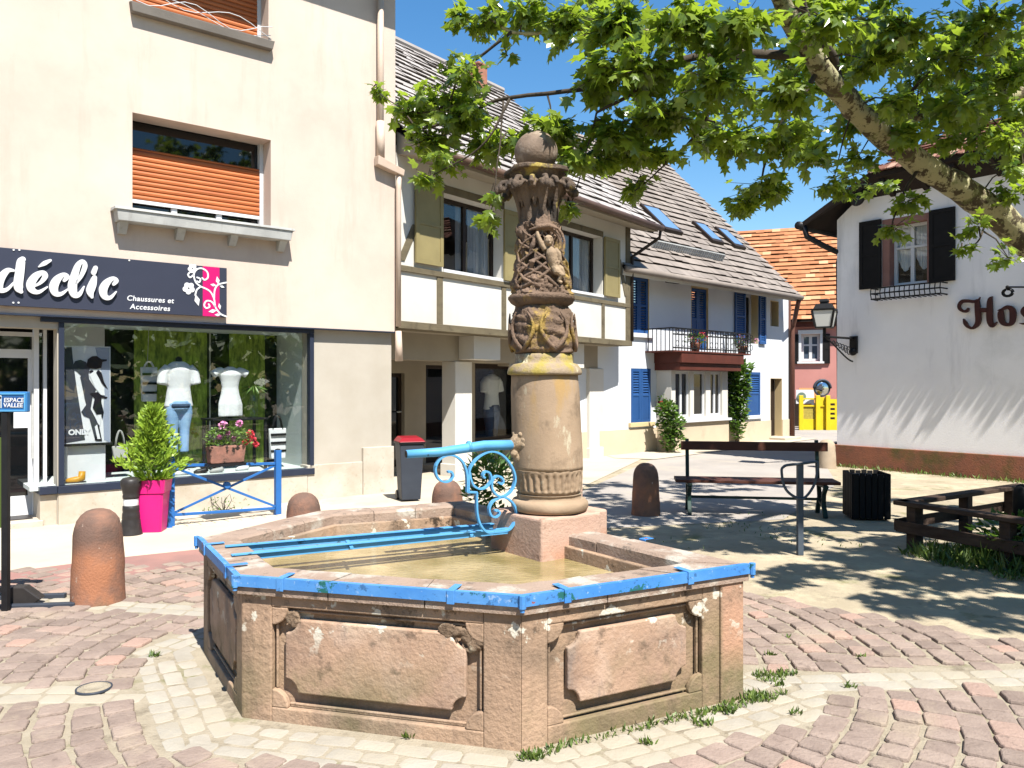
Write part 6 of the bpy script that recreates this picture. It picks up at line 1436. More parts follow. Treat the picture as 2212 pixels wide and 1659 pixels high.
# lettering Ho(s)
ST = thing('wall_lettering', E.P(E.U(2130, .06), E.Z(2130, 712, .06), .06), 'dark red blackletter wall lettering reading Hos on the white house', 'lettering')
def s5(x, y): return E.pix(2046 + x * .10415, 587.6 + y * .10415, .05)
k5 = math.hypot(s5(800, 600)[0] - s5(800, 700)[0], s5(800, 600)[1] - s5(800, 700)[1]) / 100
ku = abs(s5(900, 700)[0] - s5(800, 700)[0]) / 100
def stk(mb, pts, cl=False): mb.ribbon(E, [(*s5(x, y), w_ * (k5 + ku) / 2) for x, y, w_ in pts], .035, .075)
for st in ([[(440, 765, 50), (415, 805, 66), (340, 812, 56), (268, 762, 64), (255, 690, 70), (315, 612, 74), (430, 602, 72), (560, 612, 66), (650, 580, 40), (690, 522, 8)], [(628, 610, 100), (640, 800, 116), (652, 980, 116), (622, 1090, 96), (530, 1165, 56), (435, 1130, 64), (385, 1062, 82), (348, 980, 30)], [(690, 792, 92), (770, 790, 95), (840, 790, 95)], [(945, 508, 10), (895, 580, 96), (885, 800, 120), (890, 1000, 122), (932, 1110, 92), (1000, 1078, 46), (1040, 1035, 12)]],
           [[(1055, 802, 8), (1115, 790, 60), (1120, 850, 118), (1125, 950, 122), (1165, 1055, 100), (1270, 1095, 66), (1350, 1040, 100), (1370, 880, 126), (1345, 770, 106), (1255, 728, 76), (1170, 762, 60), (1100, 800, 30)]],
           [[(1745, 740, 20), (1640, 730, 66), (1575, 815, 84), (1625, 895, 84), (1715, 965, 88), (1700, 1050, 66), (1590, 1075, 40), (1505, 1060, 10)]]):
    m = MB()
    for p in st: stk(m, p)
    m.build('letter', M['letter_red'], ST)
m = MB()
for (x, y) in ((640, 900), (890, 900), (1370, 900), (1120, 900)): m.tube([E.P(*s5(x, y), .0), E.P(*s5(x, y), .036)], .012, 6)
m.build('letter_pins', M['iron'], ST)
# little hanging bracket over the lettering
HB = thing('sign_bracket', E.P(E.U(2195), E.Z(2190, 625), .1), 'small black wrought iron bracket above the lettering at the right edge', 'bracket')
a, c = E.pix(2176, 620, .3), E.pix(2225, 620, .02)
m = MB(); m.tube([E.P(c[0], c[1], .0), E.P(a[0], a[1], .3)], .014, 8); m.sphere(E.P(a[0], a[1], .3), .028, 10, 8); m.build('arm', M['iron'], HB)
q = E.pix(2177, 632, .28); m = MB()
for t in range(3): m.tube([E.P(q[0] + .09 * math.cos(k * .5 + t) * (1 - .2 * t), q[1] + .07 * math.sin(k * .5 + t) * (1 - .2 * t), .28) for k in range(13)], .009, 5)
m.build('ornament', M['iron'], HB)
# wall lantern
lw = E.pix(1846, 742)
def solve_n(u, px):
    best = min(range(0, 300), key=lambda k: abs(CX + F * E.P(u, 0, k / 100).x / E.P(u, 0, k / 100).y - px)); return best / 100
ln = solve_n(lw[0], 1781); lp = E.P(lw[0], 0, ln); kl = lp.y / F
LT = thing('wall_lantern', E.P(*lw, 0), 'black street lantern with milky panes on a scrolled bracket of the white house', 'lantern')
def lz_(y): return CH + (CY - y) * kl
m = MB(); m.tube([E.P(lw[0], lz_(727), .02), E.P(lw[0], lz_(727), ln)], .022, 8)
arc = [E.P(lw[0], lz_(727) - .02 - .42 * math.sin(t / 10 * 1.57) ** 1.2, .07 + (ln - .12) * (1 - t / 10) ** 1.3) for t in range(11)]
m.tube(arc, .016, 6)
for k in range(6):
    c = E.P(lw[0], lz_(727) - .10 - .03 * k, ln * (.70 - .10 * k)); rr = .04 + .012 * k
    m.tube([c + Vector((E.n.x, E.n.y, 0)) * rr * math.cos(a * .6) * (1 - a * .05) + Vector((0, 0, rr * math.sin(a * .6) * (1 - a * .05))) for a in range(14)], .009, 5)
m.fbox(E, lw[0] - .07, lw[0] + .07, lz_(760), lz_(722), .001, .06); m.sphere(E.P(lw[0], lz_(757), .06), .075, 10, 8); m.build('bracket', M['iron'], LT)
fq = ang_frame(lp.x, lp.y, -30)
def frus(mb, r0, r1, z0, z1): mb.hexa([fq.P(-r0, z0, r0), fq.P(r0, z0, r0), fq.P(r0, z0, -r0), fq.P(-r0, z0, -r0), fq.P(-r1, z1, r1), fq.P(r1, z1, r1), fq.P(r1, z1, -r1), fq.P(-r1, z1, -r1)], .5)
m = MB(); frus(m, 16 * kl, 22 * kl, lz_(706), lz_(672)); m.build('panes', M['lamp_glass'], LT)
m = MB(); frus(m, 23.5 * kl, 24 * kl, lz_(672) + .001, lz_(668)); frus(m, 20 * kl, 15 * kl, lz_(668) + .001, lz_(657)); frus(m, 8 * kl, 8 * kl, lz_(657) + .001, lz_(652)); frus(m, 9.5 * kl, 7 * kl, lz_(652) + .001, lz_(646)); frus(m, 17 * kl, 17 * kl, lz_(709), lz_(706) - .001)
for sx in (-1, 1):
    for sn in (-1, 1): m.bar(fq.P(sx * 16 * kl, lz_(706), sn * 16 * kl), fq.P(sx * 22.2 * kl, lz_(672), sn * 22.2 * kl), .03, .03)
m.tube([(lp.x, lp.y, lz_(709)), (lp.x, lp.y, lz_(727))], .03, 8); m.build('housing', M['iron'], LT)
# ================================================================ bollards
def bollard_proto():
    t = thing('stone_bollard', (0, 0, 0), 'x', 'bollard', 'round topped sandstone bollards')
    prof = [(.198, -.02), (.197, .02), (.192, .10), (.186, .25), (.178, .40), (.172, .50), (.165, .55), (.150, .60), (.122, .64), (.085, .668), (.045, .68), (.0, .684)]
    pr = []
    for i in range(len(prof) - 1):
        for k in range(3): a = k / 3; pr.append((prof[i][0] + (prof[i + 1][0] - prof[i][0]) * a, prof[i][1] + (prof[i + 1][1] - prof[i][1]) * a))
    pr.append(prof[-1]); m = MB(); m.lathe(pr, (0, 0, 0), 40)
    m.v = [tuple(Vector(v) + Vector((v[0], v[1], 0)) * .03 * mnoise.noise(Vector(v) * 5) + Vector((v[0], v[1], 0)) * .02 * mnoise.noise(Vector(v) * 16)) for v in m.v]
    o = m.build('stone_bollard', M['bollard'], None, True); bpy.data.objects.remove(t)
    return tag(o, 'x', 'bollard', 'round topped sandstone bollards')
bp_ = bollard_proto()
first = True
for (px, py, d, sc, rot, lab) in ((212, 1299, None, 1.0, .3, 'large red sandstone bollard with a dark cap, standing on the cobbles left of the fountain'),
                              (656, None, 7.15, .90, 1.9, 'sandstone bollard between the blue barrier and the fountain rim'),
                              (966, None, 8.0, .92, 3.1, 'sandstone bollard half hidden behind the fountain under the scrollwork'),
                              (1395, 1112, None, .93, 4.4, 'sandstone bollard in tree shade left of the park bench')):
    p = G(px, py) if py else Vector(((px - CX) / F * d, d, 0))
    o = bp_ if first else bp_.copy()
    if not first: COL.objects.link(o)
    first = False
    o.location = p; o.rotation_euler = (0, 0, rot); o.scale = (sc * (.94 if px < 300 else .96), sc * .96, sc); o['label'] = lab
p = G(1786, 1011); o = bp_.copy(); o.data = bp_.data.copy(); o.data.materials.clear(); o.data.materials.append(M['bollard_pale']); COL.objects.link(o); o.location = p; o.scale = (.88, .88, .80); o['label'] = 'pale beige stone bollard behind the right end of the bench'
# black marker post
p = G(283, 1156); t = thing('marker_post', p, 'black rubber marker post with a white band beside the pink pot', 'marker post')
m = MB(); m.lathe([(.118, 0), (.112, .02), (.098, .10), (.092, .16), (.087, .175), (.089, .185), (.086, .23), (.080, .25), (.084, .27), (.082, .31), (.076, .315)], p, 28); m.build('foot', M['rubber'], t, True)
m = MB(); m.lathe([(.074, .314), (.075, .32), (.075, .385), (.074, .39)], p, 28); m.build('reflective_band', M['white_paint'], t, True)
m = MB(); m.lathe([(.076, .389), (.082, .395), (.082, .42), (.078, .43), (.085, .47), (.10, .52), (.104, .55), (.10, .585), (.08, .605), (.04, .615), (.0, .617)], p, 28); m.build('cap', M['rubber'], t, True)
# pink pot with conifer
p = G(330, 1148); fp = ang_frame(p.x, p.y, 8)
t = thing('potted_conifer', p, 'bright pink square pot with a yellow green dwarf conifer against the shop window', 'potted plant')
def sqloft(mb, fr, rows, cap=True):
    vs = []
    for (r_, z, c) in rows:
        for (sx, sn) in ((-1, 1), (1, 1), (1, -1), (-1, -1)):
            for (a, b_) in ((1, c), (c, 1)) if (sx * sn < 0) else ((c, 1), (1, c)): vs.append(fr.P(sx * r_ * a, z, sn * r_ * b_))
    fs = [(i * 8 + k, i * 8 + (k + 1) % 8, (i + 1) * 8 + (k + 1) % 8, (i + 1) * 8 + k) for i in range(len(rows) - 1) for k in range(8)]
    fs.append(tuple(range(8))[::-1]); mb.add(vs, fs, .5)
m = MB(); sqloft(m, fp, [(.112, 0, .8), (.116, .01, .82), (.142, .42, .86), (.140, .425, .86), (.152, .43, .86), (.165, .565, .86), (.166, .57, .86), (.15, .571, .86), (.148, .54, .86), (.0, .54, .86)]); m.build('pot', M['pink_pot'], t)
m = MB(); m.lathe([(.145, .541), (.1, .555), (0, .56)], p, 16); m.build('soil', M['soil'], t)
m = MB()
for k in range(120):
    f = (k + rng.random()) / 120; z = .50 + f * .80; a = k * 2.39996 + rng.gauss(0, .2)
    rad = (.27 * (1 - f) ** .8 + .03) * rng.choice((.7, .9, 1.0, 1.12, 1.25)); up_ = rng.uniform(.35, .9) + .8 * f
    b0 = Vector((p.x, p.y, z)); d0 = Vector((math.cos(a), math.sin(a), up_)).normalized()
    for j in range(30):
        g_ = rng.random() ** .6; q = b0 + d0 * rad * g_ * 1.15 + Vector((rng.gauss(0, .018), rng.gauss(0, .018), rng.gauss(0, .02)))
        d = d0 + Vector((rng.gauss(0, .55), rng.gauss(0, .55), rng.gauss(.15, .5)))
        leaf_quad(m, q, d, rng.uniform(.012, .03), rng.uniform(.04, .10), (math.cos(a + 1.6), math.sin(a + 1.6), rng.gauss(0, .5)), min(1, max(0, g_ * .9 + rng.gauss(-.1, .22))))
for k in range(160):                                    # loose base leaves spilling over the pot
    a = rng.uniform(0, 6.283); b0 = Vector((p.x + .10 * math.cos(a), p.y + .10 * math.sin(a), .55)); d = Vector((math.cos(a), math.sin(a), rng.uniform(.2, 1.2)))
    leaf_quad(m, b0, d, .03, rng.uniform(.1, .2), t=rng.uniform(0, .7))
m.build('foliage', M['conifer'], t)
m = MB(); m.tube([p + Vector((0, 0, .5)), p + Vector((.01, 0, .9)), p + Vector((0, .01, 1.25))], [.02, .014, .004], 6); m.build('stem', M['bark_dark'], t)
# blue barrier
b0 = G(369, 1140); b1 = G(600, 1114); fb = Frame((b0.x, b0.y), (b1.x - b0.x, b1.y - b0.y)); Lb = (Vector((b1.x, b1.y)) - Vector((b0.x, b0.y))).length
t = thing('blue_barrier', b0, 'blue steel pedestrian barrier with crossed bars and a ball finial in front of the shop', 'barrier')
zl, zr = CH + (CY - 990) * b0.y / F, CH + (CY - 972) * b1.y / F
for (u, zt_) in ((0, zl), (Lb, zr)):
    m = MB(); m.fbox(fb, u - .035, u + .035, 0, zt_, -.035, .035); m.fbox(fb, u - .05, u + .05, .0, .012, -.05, .05); m.build('post', M['blue_fence'], t, bevel=.006)
m = MB(); m.lathe([(.034, zl), (.040, zl + .012), (.022, zl + .025), (.03, zl + .035), (.042, zl + .06), (.036, zl + .085), (.0, zl + .10)], b0, 18); m.build('ball_finial', M['blue_fence'], t, True)
m = MB(); m.lathe([(.034, zr), (.03, zr + .01), (0, zr + .018)], b1, 14); m.build('post_cap', M['black'], t, True)
zt0, zt1, zb0_, zb1_ = CH + (CY - 1006) * b0.y / F, CH + (CY - 1001) * b1.y / F, CH + (CY - 1113) * b0.y / F, CH + (CY - 1097) * b1.y / F
for (a, c) in ((fb.P(.036, zt0), fb.P(Lb - .036, zt1)), (fb.P(.036, zb0_), fb.P(Lb - .036, zb1_))):
    m = MB(); m.bar(a, c, .03, .032); m.build('rail', M['blue_fence'], t, bevel=.004)
for (a, c, n_) in ((fb.P(.03, zb0_ + .02, .0), fb.P(Lb - .03, zt1 - .02, .0), 0), (fb.P(.03, zt0 - .02, .013), fb.P(Lb - .03, zb1_ + .02, .013), 0)):
    m = MB(); m.bar(a, c, .011, .028); m.build('cross_bar', M['blue_fence'], t, bevel=.003)
m = MB(); m.tube([fb.P(Lb / 2, (zt0 + zb0_) / 2 + .01, -.02), fb.P(Lb / 2, (zt0 + zb0_) / 2 + .01, .035)], .04, 16); m.build('centre_boss', M['blue_fence'], t, bevel=.003)
# flower box on the barrier
fu0, fu1 = fb.U(447, .1), fb.U(526, .1); fz0, fz1 = fb.Z(487, 1000, .1), fb.Z(487, 962, .1)
t = thing('flower_box', fb.P((fu0 + fu1) / 2, fz0, .1), 'stone patterned flower box of pink and red geraniums hung on the blue barrier', 'flower box')
m = MB(); u0, u1 = fu0, fu1
m.hexa([fb.P(u0 + .02, fz0, .17), fb.P(u1 - .02, fz0, .17), fb.P(u1 - .02, fz0, .04), fb.P(u0 + .02, fz0, .04), fb.P(u0, fz1, .19), fb.P(u1, fz1, .19), fb.P(u1, fz1, .04), fb.P(u0, fz1, .04)], .5)
m.v = [tuple(v) for v in m.v]; m.build('box', M['rockbox'], t, bevel=.012)
m = MB(); m.fbox(fb, u0 + .0, u1 + .0, fz0 - .03, fz0 - .001, .025, .19); m.build('bracket', M['black'], t)
m = MB(); fl1 = MB(); fl2 = MB()
for k in range(420):
    u = rng.uniform(u0 - .02, u1 + .06); h = rng.random() * .24 * (1 - .6 * abs((u - u0) / (u1 - u0) - .5)); q = fb.P(u, fz1 + h, .11 + rng.gauss(0, .05))
    leaf_quad(m, q, (rng.gauss(0, 1), rng.gauss(0, 1), rng.uniform(-.3, .8)), rng.uniform(.025, .045), rng.uniform(.03, .05))
m.build('leaves', M['shrub'], t)
def bloom(mb, c, r_, n):
    for _ in range(n):
        d = Vector((rng.gauss(0, 1), rng.gauss(0, 1), rng.gauss(.3, 1))).normalized(); leaf_quad(mb, c + d * r_ * .7, d + Vector((rng.gauss(0, .6), rng.gauss(0, .6), rng.gauss(0, .6))), .022, .024)
for (x, y, r_) in ((482, 920, .055), (517, 915, .035), (474, 945, .02), (505, 948, .02), (492, 935, .02)): q = fb.pix(x, y, .12); bloom(fl1, fb.P(q[0], q[1], .12), r_, 90)
for (x, y, r_) in ((540, 938, .05), (545, 950, .045), (530, 955, .03), (553, 960, .025)): q = fb.pix(x, y, .12); bloom(fl2, fb.P(q[0], q[1], .12), r_, 90)
fl1.build('pink_blossoms', M['pink_petal'], t); fl2.build('red_blossoms', M['red_petal'], t)
# weeds under the barrier, at the foot of the plinth
q = A.P(A.U(478), 0, .10); t = thing('weed', q, 'dry dark weed sprouting from the paving under the blue barrier', 'weed')
m = MB()
for k in range(9):
    a = q + Vector((rng.gauss(0, .12), rng.gauss(0, .04), 0)); h = rng.uniform(.06, .22); m.tube([q, (q * 2 + a) / 3 + Vector((0, 0, .02)), a + Vector((0, 0, h * .6)), a + Vector((rng.gauss(0, .03), 0, h))], [.007, .006, .004, .002], 5)
m.build('stems', M['bark_dark'], t)
m = MB()
for k in range(90):
    a = q + Vector((rng.gauss(0, .13), rng.gauss(0, .04), rng.random() ** 2 * .18)); leaf_quad(m, a, (rng.gauss(0, 1), rng.gauss(0, 1), rng.uniform(0, 1)), .018, .04, t=rng.uniform(0, .4))
m.build('leaves', M['shrub'], t)
pv = MB()                                               # pale slabs along the barrier
for k in range(9):
    for r_ in range(2):
        u = -.05 + k * .15 + r_ * .06; q = [fb.P(u, 0, -.17 + r_ * .13), fb.P(u + .14, 0, -.17 + r_ * .13), fb.P(u + .14, 0, -.045 + r_ * .13), fb.P(u, 0, -.045 + r_ * .13)]
        stone(pv, [Vector((v.x + rng.uniform(-.008, .008), v.y + rng.uniform(-.008, .008))) for v in q][::-1], .018, .006, rng.random())
tag(pv.build('pale_slab_paving', M['concrete']), kind='structure')

# ================================================================ info stand at the left edge
p = G(14, 1326); fs_ = ang_frame(p.x, p.y, 0)
t = thing('info_stand', p, 'black folding stand with a blue i header sign at the left edge of the photo', 'sign stand')
ks = p.y / F
def sx(x): return (x - 14) * ks
def szz(y): return CH + (CY - y) * ks
m = MB(); m.fbox(fs_, sx(6), sx(19), 0.0, szz(890), -.02, .02); m.fbox(fs_, sx(-165), sx(-152), 0, szz(890), -.02, .02); m.fbox(fs_, sx(-160), sx(12), szz(1278), szz(1268), -.012, .012); m.build('upright', M['black'], t, bevel=.003)
m = MB(); m.fbox(fs_, sx(-170), sx(62), szz(890), szz(846), -.02, .02); hd = m.build('header_board', M['blue_board'], t, bevel=.006)
m = MB(); m.fbox(fs_, sx(-168), sx(59.5), szz(852), szz(849), .0205, .026); m.fbox(fs_, sx(-168), sx(59.5), szz(888.5), szz(885.5), .0205, .026); m.fbox(fs_, sx(56.5), sx(59.5), szz(885), szz(852.5), .0205, .026); m.build('board_edge', M['blue_iron'], hd)
m = MB(); m.fbox(fs_, sx(9), sx(55), szz(881), szz(856), .0205, .0225); m.build('text_field', M['blue_shutter'], hd)
text_mesh('ESPACE', 'header_lettering', M['white_paint'], hd, fs_, sx(13), szz(868.5), .0245, 13 * ks, .002, .05, .0006)
text_mesh('VALLEE', 'header_lettering', M['white_paint'], hd, fs_, sx(12), szz(879.5), .0245, 13 * ks, .002, .05, .0006)
m = MB(); m.fbox(fs_, sx(-3), sx(7.5), szz(881), szz(854), .0205, .0225); m.build('i_field', M['lining'], hd)
m = MB(); c = fs_.P(sx(4), szz(859), .023); m.tube([c, c + Vector((0, -.002, 0))], 3.2 * ks, 14); m.fbox(fs_, sx(1.5), sx(5.5), szz(880), szz(865), .0226, .0245); m.build('i_letter', M['black'], hd)
m = MB(); m.fbox(fs_, sx(-150), sx(4), szz(1140), szz(945), -.006, .004); m.build('poster_panel', M['grass'], t)
for (x1, y0, rr) in ((150, 1312, .02), (128, 1292, .018)):
    a, c = G(x1 - 160, y0 + 6), G(x1 + 14, y0); m = MB(); m.bar(a + Vector((0, 0, .02)), c + Vector((0, 0, .02)), .05, .035); m.build('foot_bar', M['bin_grey'], t, bevel=.006)
a = G(50, 1308); ff = ang_frame(a.x, a.y, 10); m = MB()
m.prism(ff, [(-.12, .0), (.06, .0), (.13, .05), (.02, .14), (-.06, .145), (-.12, .10)], -.06, .04); m.build('foot_weight', M['rubber'], t, bevel=.008)

# ================================================================ wheelie bin, plants behind the fountain
p = G(884, 1082); fw_ = ang_frame(p.x, p.y, 20)
t = thing('wheelie_bin', p, 'dark grey wheelie bin with a red lid at the corner of the peach building', 'bin')
hb = CH + (CY - 958) * p.y / F
m = MB(); w0, w1 = .13, .165
m.hexa([fw_.P(-w0, .03, w0), fw_.P(w0, .03, w0), fw_.P(w0, .03, -w0), fw_.P(-w0, .03, -w0), fw_.P(-w1, hb, w1 + .02), fw_.P(w1, hb, w1 + .02), fw_.P(w1, hb, -w1), fw_.P(-w1, hb, -w1)], .5); m.build('body', M['bin_grey'], t, bevel=.012)
m = MB(); m.fbox(fw_, -w1 - .015, w1 + .015, hb + .001, hb + .03, -w1 - .015, w1 + .035); m.build('rim', M['black'], t, bevel=.006)
m = MB(); m.hexa([fw_.P(-w1 - .02, hb + .031, w1 + .05), fw_.P(w1 + .02, hb + .031, w1 + .05), fw_.P(w1 + .02, hb + .031, -w1 - .02), fw_.P(-w1 - .02, hb + .031, -w1 - .02), fw_.P(-w1 + .03, hb + .085, w1 - .02), fw_.P(w1 - .03, hb + .085, w1 - .02), fw_.P(w1 - .03, hb + .10, -w1 + .02), fw_.P(-w1 + .03, hb + .10, -w1 + .02)], .5); m.build('lid', M['bin_lid'], t, bevel=.012)
for s in (-1, 1): m = MB(); m.tube([fw_.P(s * .11, .07, -w0 - .02), fw_.P(s * .15, .07, -w0 - .02)], .07, 16); m.build('wheel', M['rubber'], t, bevel=.008)
def bush(mb, c, r, n, lw, ll, up=.6, t0=0.0, t1=1.0):
    for _ in range(n):
        d = Vector((rng.gauss(0, 1), rng.gauss(0, 1), rng.gauss(0, 1))).normalized() * (rng.random() ** .4)
        q = Vector(c) + Vector((d.x * r[0], d.y * r[1], d.z * r[2])); leaf_quad(mb, q, (d.x + rng.gauss(0, .5), d.y + rng.gauss(0, .5), d.z * .4 + rng.uniform(-.2, up)), lw * rng.uniform(.7, 1.3), ll * rng.uniform(.7, 1.3), t=rng.uniform(t0, t1))
p = at(1065, 1110, 6.9); p.z = 0
t = thing('planter_shrub', p, 'leafy shrub with long leaves in a dark trough behind the fountain scrollwork', 'shrub')
m = MB(); bush(m, (p.x, p.y, .82), (.22, .18, .18), 340, .03, .13, .9, 0, .6); bush(m, (p.x - .12, p.y - .1, .62), (.13, .1, .1), 150, .04, .06, .6, .4, 1); bush(m, (p.x + .0, p.y - .06, .48), (.20, .1, .08), 160, .03, .05); m.build('leaves', M['shrub'], t)
m = MB(); m.fbox(ang_frame(p.x, p.y, 0), -.26, .26, 0, .45, -.15, .15); m.build('trough', M['rubber'], t, bevel=.02)

# ================================================================ bench, rack, bins
b0, b1 = G(1482, 1107), G(1780, 1114); fb2 = Frame((b0.x, b0.y), (b1.x - b0.x, b1.y - b0.y)); Lb = math.hypot(b1.x - b0.x, b1.y - b0.y)
t = thing('park_bench', fb2.P(Lb / 2, 0), 'brown plank park bench with green cast iron legs in the dappled shade', 'bench')
kb = b0.y / F; zs_ = .40
for u in (.03, Lb - .03):
    m = MB()
    m.flatbar([fb2.P(u, 0, .20), fb2.P(u, .06, .17), fb2.P(u, .16, .10), fb2.P(u, .28, .12), fb2.P(u, zs_ - .03, .22)], (fb2.u.x, fb2.u.y, 0), .05, .05)
    m.flatbar([fb2.P(u, 0, -.22), fb2.P(u, .10, -.17), fb2.P(u, .22, -.10), fb2.P(u, zs_ - .03, -.14)], (fb2.u.x, fb2.u.y, 0), .05, .05)
    m.flatbar([fb2.P(u, zs_ - .025, .24), fb2.P(u, zs_ - .025, -.20)], (fb2.u.x, fb2.u.y, 0), .06, .035)
    m.flatbar([fb2.P(u, .13, .10), fb2.P(u, .16, -.12)], (fb2.u.x, fb2.u.y, 0), .03, .03); m.build('leg', M['bench_iron'], t, bevel=.008)
    m = MB(); m.flatbar([fb2.P(u, zs_, -.19), fb2.P(u, .62, -.22), fb2.P(u, .90, -.27)], (fb2.u.x, fb2.u.y, 0), .045, .03); m.build('back_support', M['bench_iron'], t, bevel=.006)
for n_ in (.17, .03, -.11): m = MB(); m.fbox(fb2, -.14, Lb + .14, zs_ - .002, zs_ + .036, n_ - .06, n_ + .06); m.build('seat_plank', M['plank'], t, bevel=.006)
m = MB(); m.fbox(fb2, -.05, Lb + .09, .765, .875, -.222, -.185); m.build('backrest', M['plank'], t, bevel=.006)
m = MB(); m.bar(fb2.P(.03, .20, 0), fb2.P(Lb - .03, .20, 0), .03, .03); m.build('stretcher', M['bench_iron'], t)
p = G(1728, 1199); kr = p.y / F; fr_ = ang_frame(p.x, p.y, 0)
t = thing('bicycle_stand', p, 'blue grey steel post with a rounded hoop, standing in front of the bench', 'bicycle stand')
zt_ = CH + (CY - 1003) * kr
m = MB(); m.fbox(fr_, -.027, .027, 0, zt_, -.027, .027); m.build('post', M['grey_steel'], t, bevel=.006)
pts = [(-38, 1008), (-42, 1014), (-40, 1035), (-36, 1050), (-28, 1062), (-16, 1071), (-4, 1076), (4, 1076), (14, 1068), (24, 1054), (31, 1038), (35, 1015), (36, 1000), (30, 997), (0, 1001), (-30, 1004), (-38, 1008)]
m = MB(); m.tube([fr_.P(a * kr, CH + (CY - b_) * kr, .03) for a, b_, in smooth(pts, 3)], .013, 8); m.build('hoop', M['grey_steel'], t, True)
p = G(1871, 1119); fl = ang_frame(p.x, p.y, -8); hb = CH + (CY - 1018) * p.y / F; wb = .205
t = thing('litter_bin', p, 'square black slatted litter bin between the bench and the rail fence', 'litter bin')
m = MB()
for s in range(6):
    u = -wb + .034 + s * (2 * wb - .068) / 5
    for (n_, ax) in ((wb, 0), (-wb, 0)): m.fbox(fl, u - .03, u + .03, .02, hb - .01 + .008 * (s % 2), n_ - .012, n_ + .012)
    m.hexa([fl.P(-wb - .012, .02, u + .03), fl.P(-wb + .012, .02, u + .03), fl.P(-wb + .012, .02, u - .03), fl.P(-wb - .012, .02, u - .03), fl.P(-wb - .012, hb - .01, u + .03), fl.P(-wb + .012, hb - .01, u + .03), fl.P(-wb + .012, hb - .01, u - .03), fl.P(-wb - .012, hb - .01, u - .03)], .5)
    m.hexa([fl.P(wb - .012, .02, u + .03), fl.P(wb + .012, .02, u + .03), fl.P(wb + .012, .02, u - .03), fl.P(wb - .012, .02, u - .03), fl.P(wb - .012, hb - .01, u + .03), fl.P(wb + .012, hb - .01, u + .03), fl.P(wb + .012, hb - .01, u - .03), fl.P(wb - .012, hb - .01, u - .03)], .5)
m.build('slats', M['black_shutter'], t, bevel=.004)
m = MB(); m.tube([fl.P(0, .015), fl.P(0, hb - .04)], wb - .03, 20); m.build('liner', M['black'], t)
m = MB(); m.fbox(fl, -wb + .014, wb - .014, hb - .07, hb - .05, -wb + .014, wb - .014); m.build('top_frame', M['black'], t)
p = G(1807, 1005); t = thing('small_bin', p, 'small black bin with a white band by the corner of the white house', 'bin')
k_ = p.y / F; m = MB(); m.lathe([(.055, 0), (.065, .30)], p, 16); m.build('body', M['black'], t, True)
m = MB(); m.lathe([(.07, .30), (.075, .31), (.075, .36), (.07, .37)], p, 16); m.build('band', M['white_paint'], t, True)
m = MB(); m.lathe([(.07, .37), (.075, .40), (.05, .44), (0, .45)], p, 16); m.build('lid', M['black'], t, True)

# ================================================================ rail fence and planting round the tree
Pq = [Vector((3.83, 7.72)), Vector((4.80, 5.75)), Vector((6.9, 6.8)), Vector((5.75, 8.95))]
hT = .42
for i, (a, c, lab) in enumerate(((0, 1, 'low dark wooden rail fence running towards the camera at the right edge'), (0, 3, 'low dark wooden rail fence on the far side of the tree bed'))):
    f_ = Frame(Pq[a], Pq[c] - Pq[a]); L_ = (Pq[c] - Pq[a]).length
    t = thing('rail_fence', f_.P(L_ / 2, 0), lab, 'fence', 'low rail fences round the tree bed')
    s_ = 1 if i == 0 else -1
    m = MB(); m.fbox(f_, -.06, L_ + .1, hT - .005, hT + .04, -.07, .07); m.build('top_rail', M['rail_wood'], t, bevel=.008)
    m = MB(); m.fbox(f_, -.02, L_, .16, .27, s_ * .055, s_ * .085); m.build('lower_rail', M['rail_wood'], t, bevel=.006)
    for u in ((.12, 1.02, 1.92) if i == 0 else (.22, 1.15, 2.1)): m = MB(); m.fbox(f_, u - .05, u + .05, 0, hT - .006, -.05, .05); m.build('post', M['rail_wood'], t, bevel=.008)
p = Vector((4.83, 7.45, 0)); t = thing('round_post', p, 'dark round topped post inside the tree bed at the right edge', 'post')
m = MB(); m.lathe([(.085, 0), (.085, .55), (.075, .61), (.045, .645), (0, .655)], p, 18); m.build('shaft', M['black_shutter'], t, True)
p = at(2050, 1180, 7.1); p.z = 0; m = MB()
for (x, y, r_, n_, h_) in ((4.05, 7.2, .35, 500, .16), (4.4, 6.8, .35, 500, .2), (4.6, 7.3, .4, 400, .2), (4.9, 6.3, .35, 400, .22), (3.98, 6.95, .2, 190, .07), (4.2, 6.55, .22, 170, .07), (4.4, 6.2, .25, 150, .07), (4.6, 5.9, .25, 120, .07), (3.75, 7.35, .12, 50, .08)):
    for _ in range(n_):
        a = rng.uniform(0, 6.28); q = r_ * math.sqrt(rng.random()); leaf_quad(m, (x + q * math.cos(a), y + q * math.sin(a), .002), (rng.gauss(0, .5), rng.gauss(0, .5), 1), rng.uniform(.01, .03), h_ * rng.uniform(.4, 1.2), t=rng.random())
for k in range(700):                                    # fringe along the foot of the white house
    u = rng.uniform(-.2, 6.5); q = E.P(u, 0, .07 + abs(rng.gauss(0, .10))); leaf_quad(m, q, (rng.gauss(0, .5), rng.gauss(0, .5), 1), .02, rng.uniform(.03, .12), t=rng.random())
for k in range(420):                                    # thin grass in the sand
    q = Vector((rng.uniform(1.2, 3.6), rng.uniform(7.6, 9.8), 0)); 
    if mnoise.noise(q * 1.3) > .12: leaf_quad(m, q, (rng.gauss(0, .6), rng.gauss(0, .6), 1), .012, rng.uniform(.02, .05), t=rng.random())
tag(m.build('ground_cover', M['grass']), kind='stuff')
t = thing('leafy_bush', (4.75, 6.9, 0), 'dark broad leaved bush growing inside the fenced tree bed', 'bush'); m = MB()
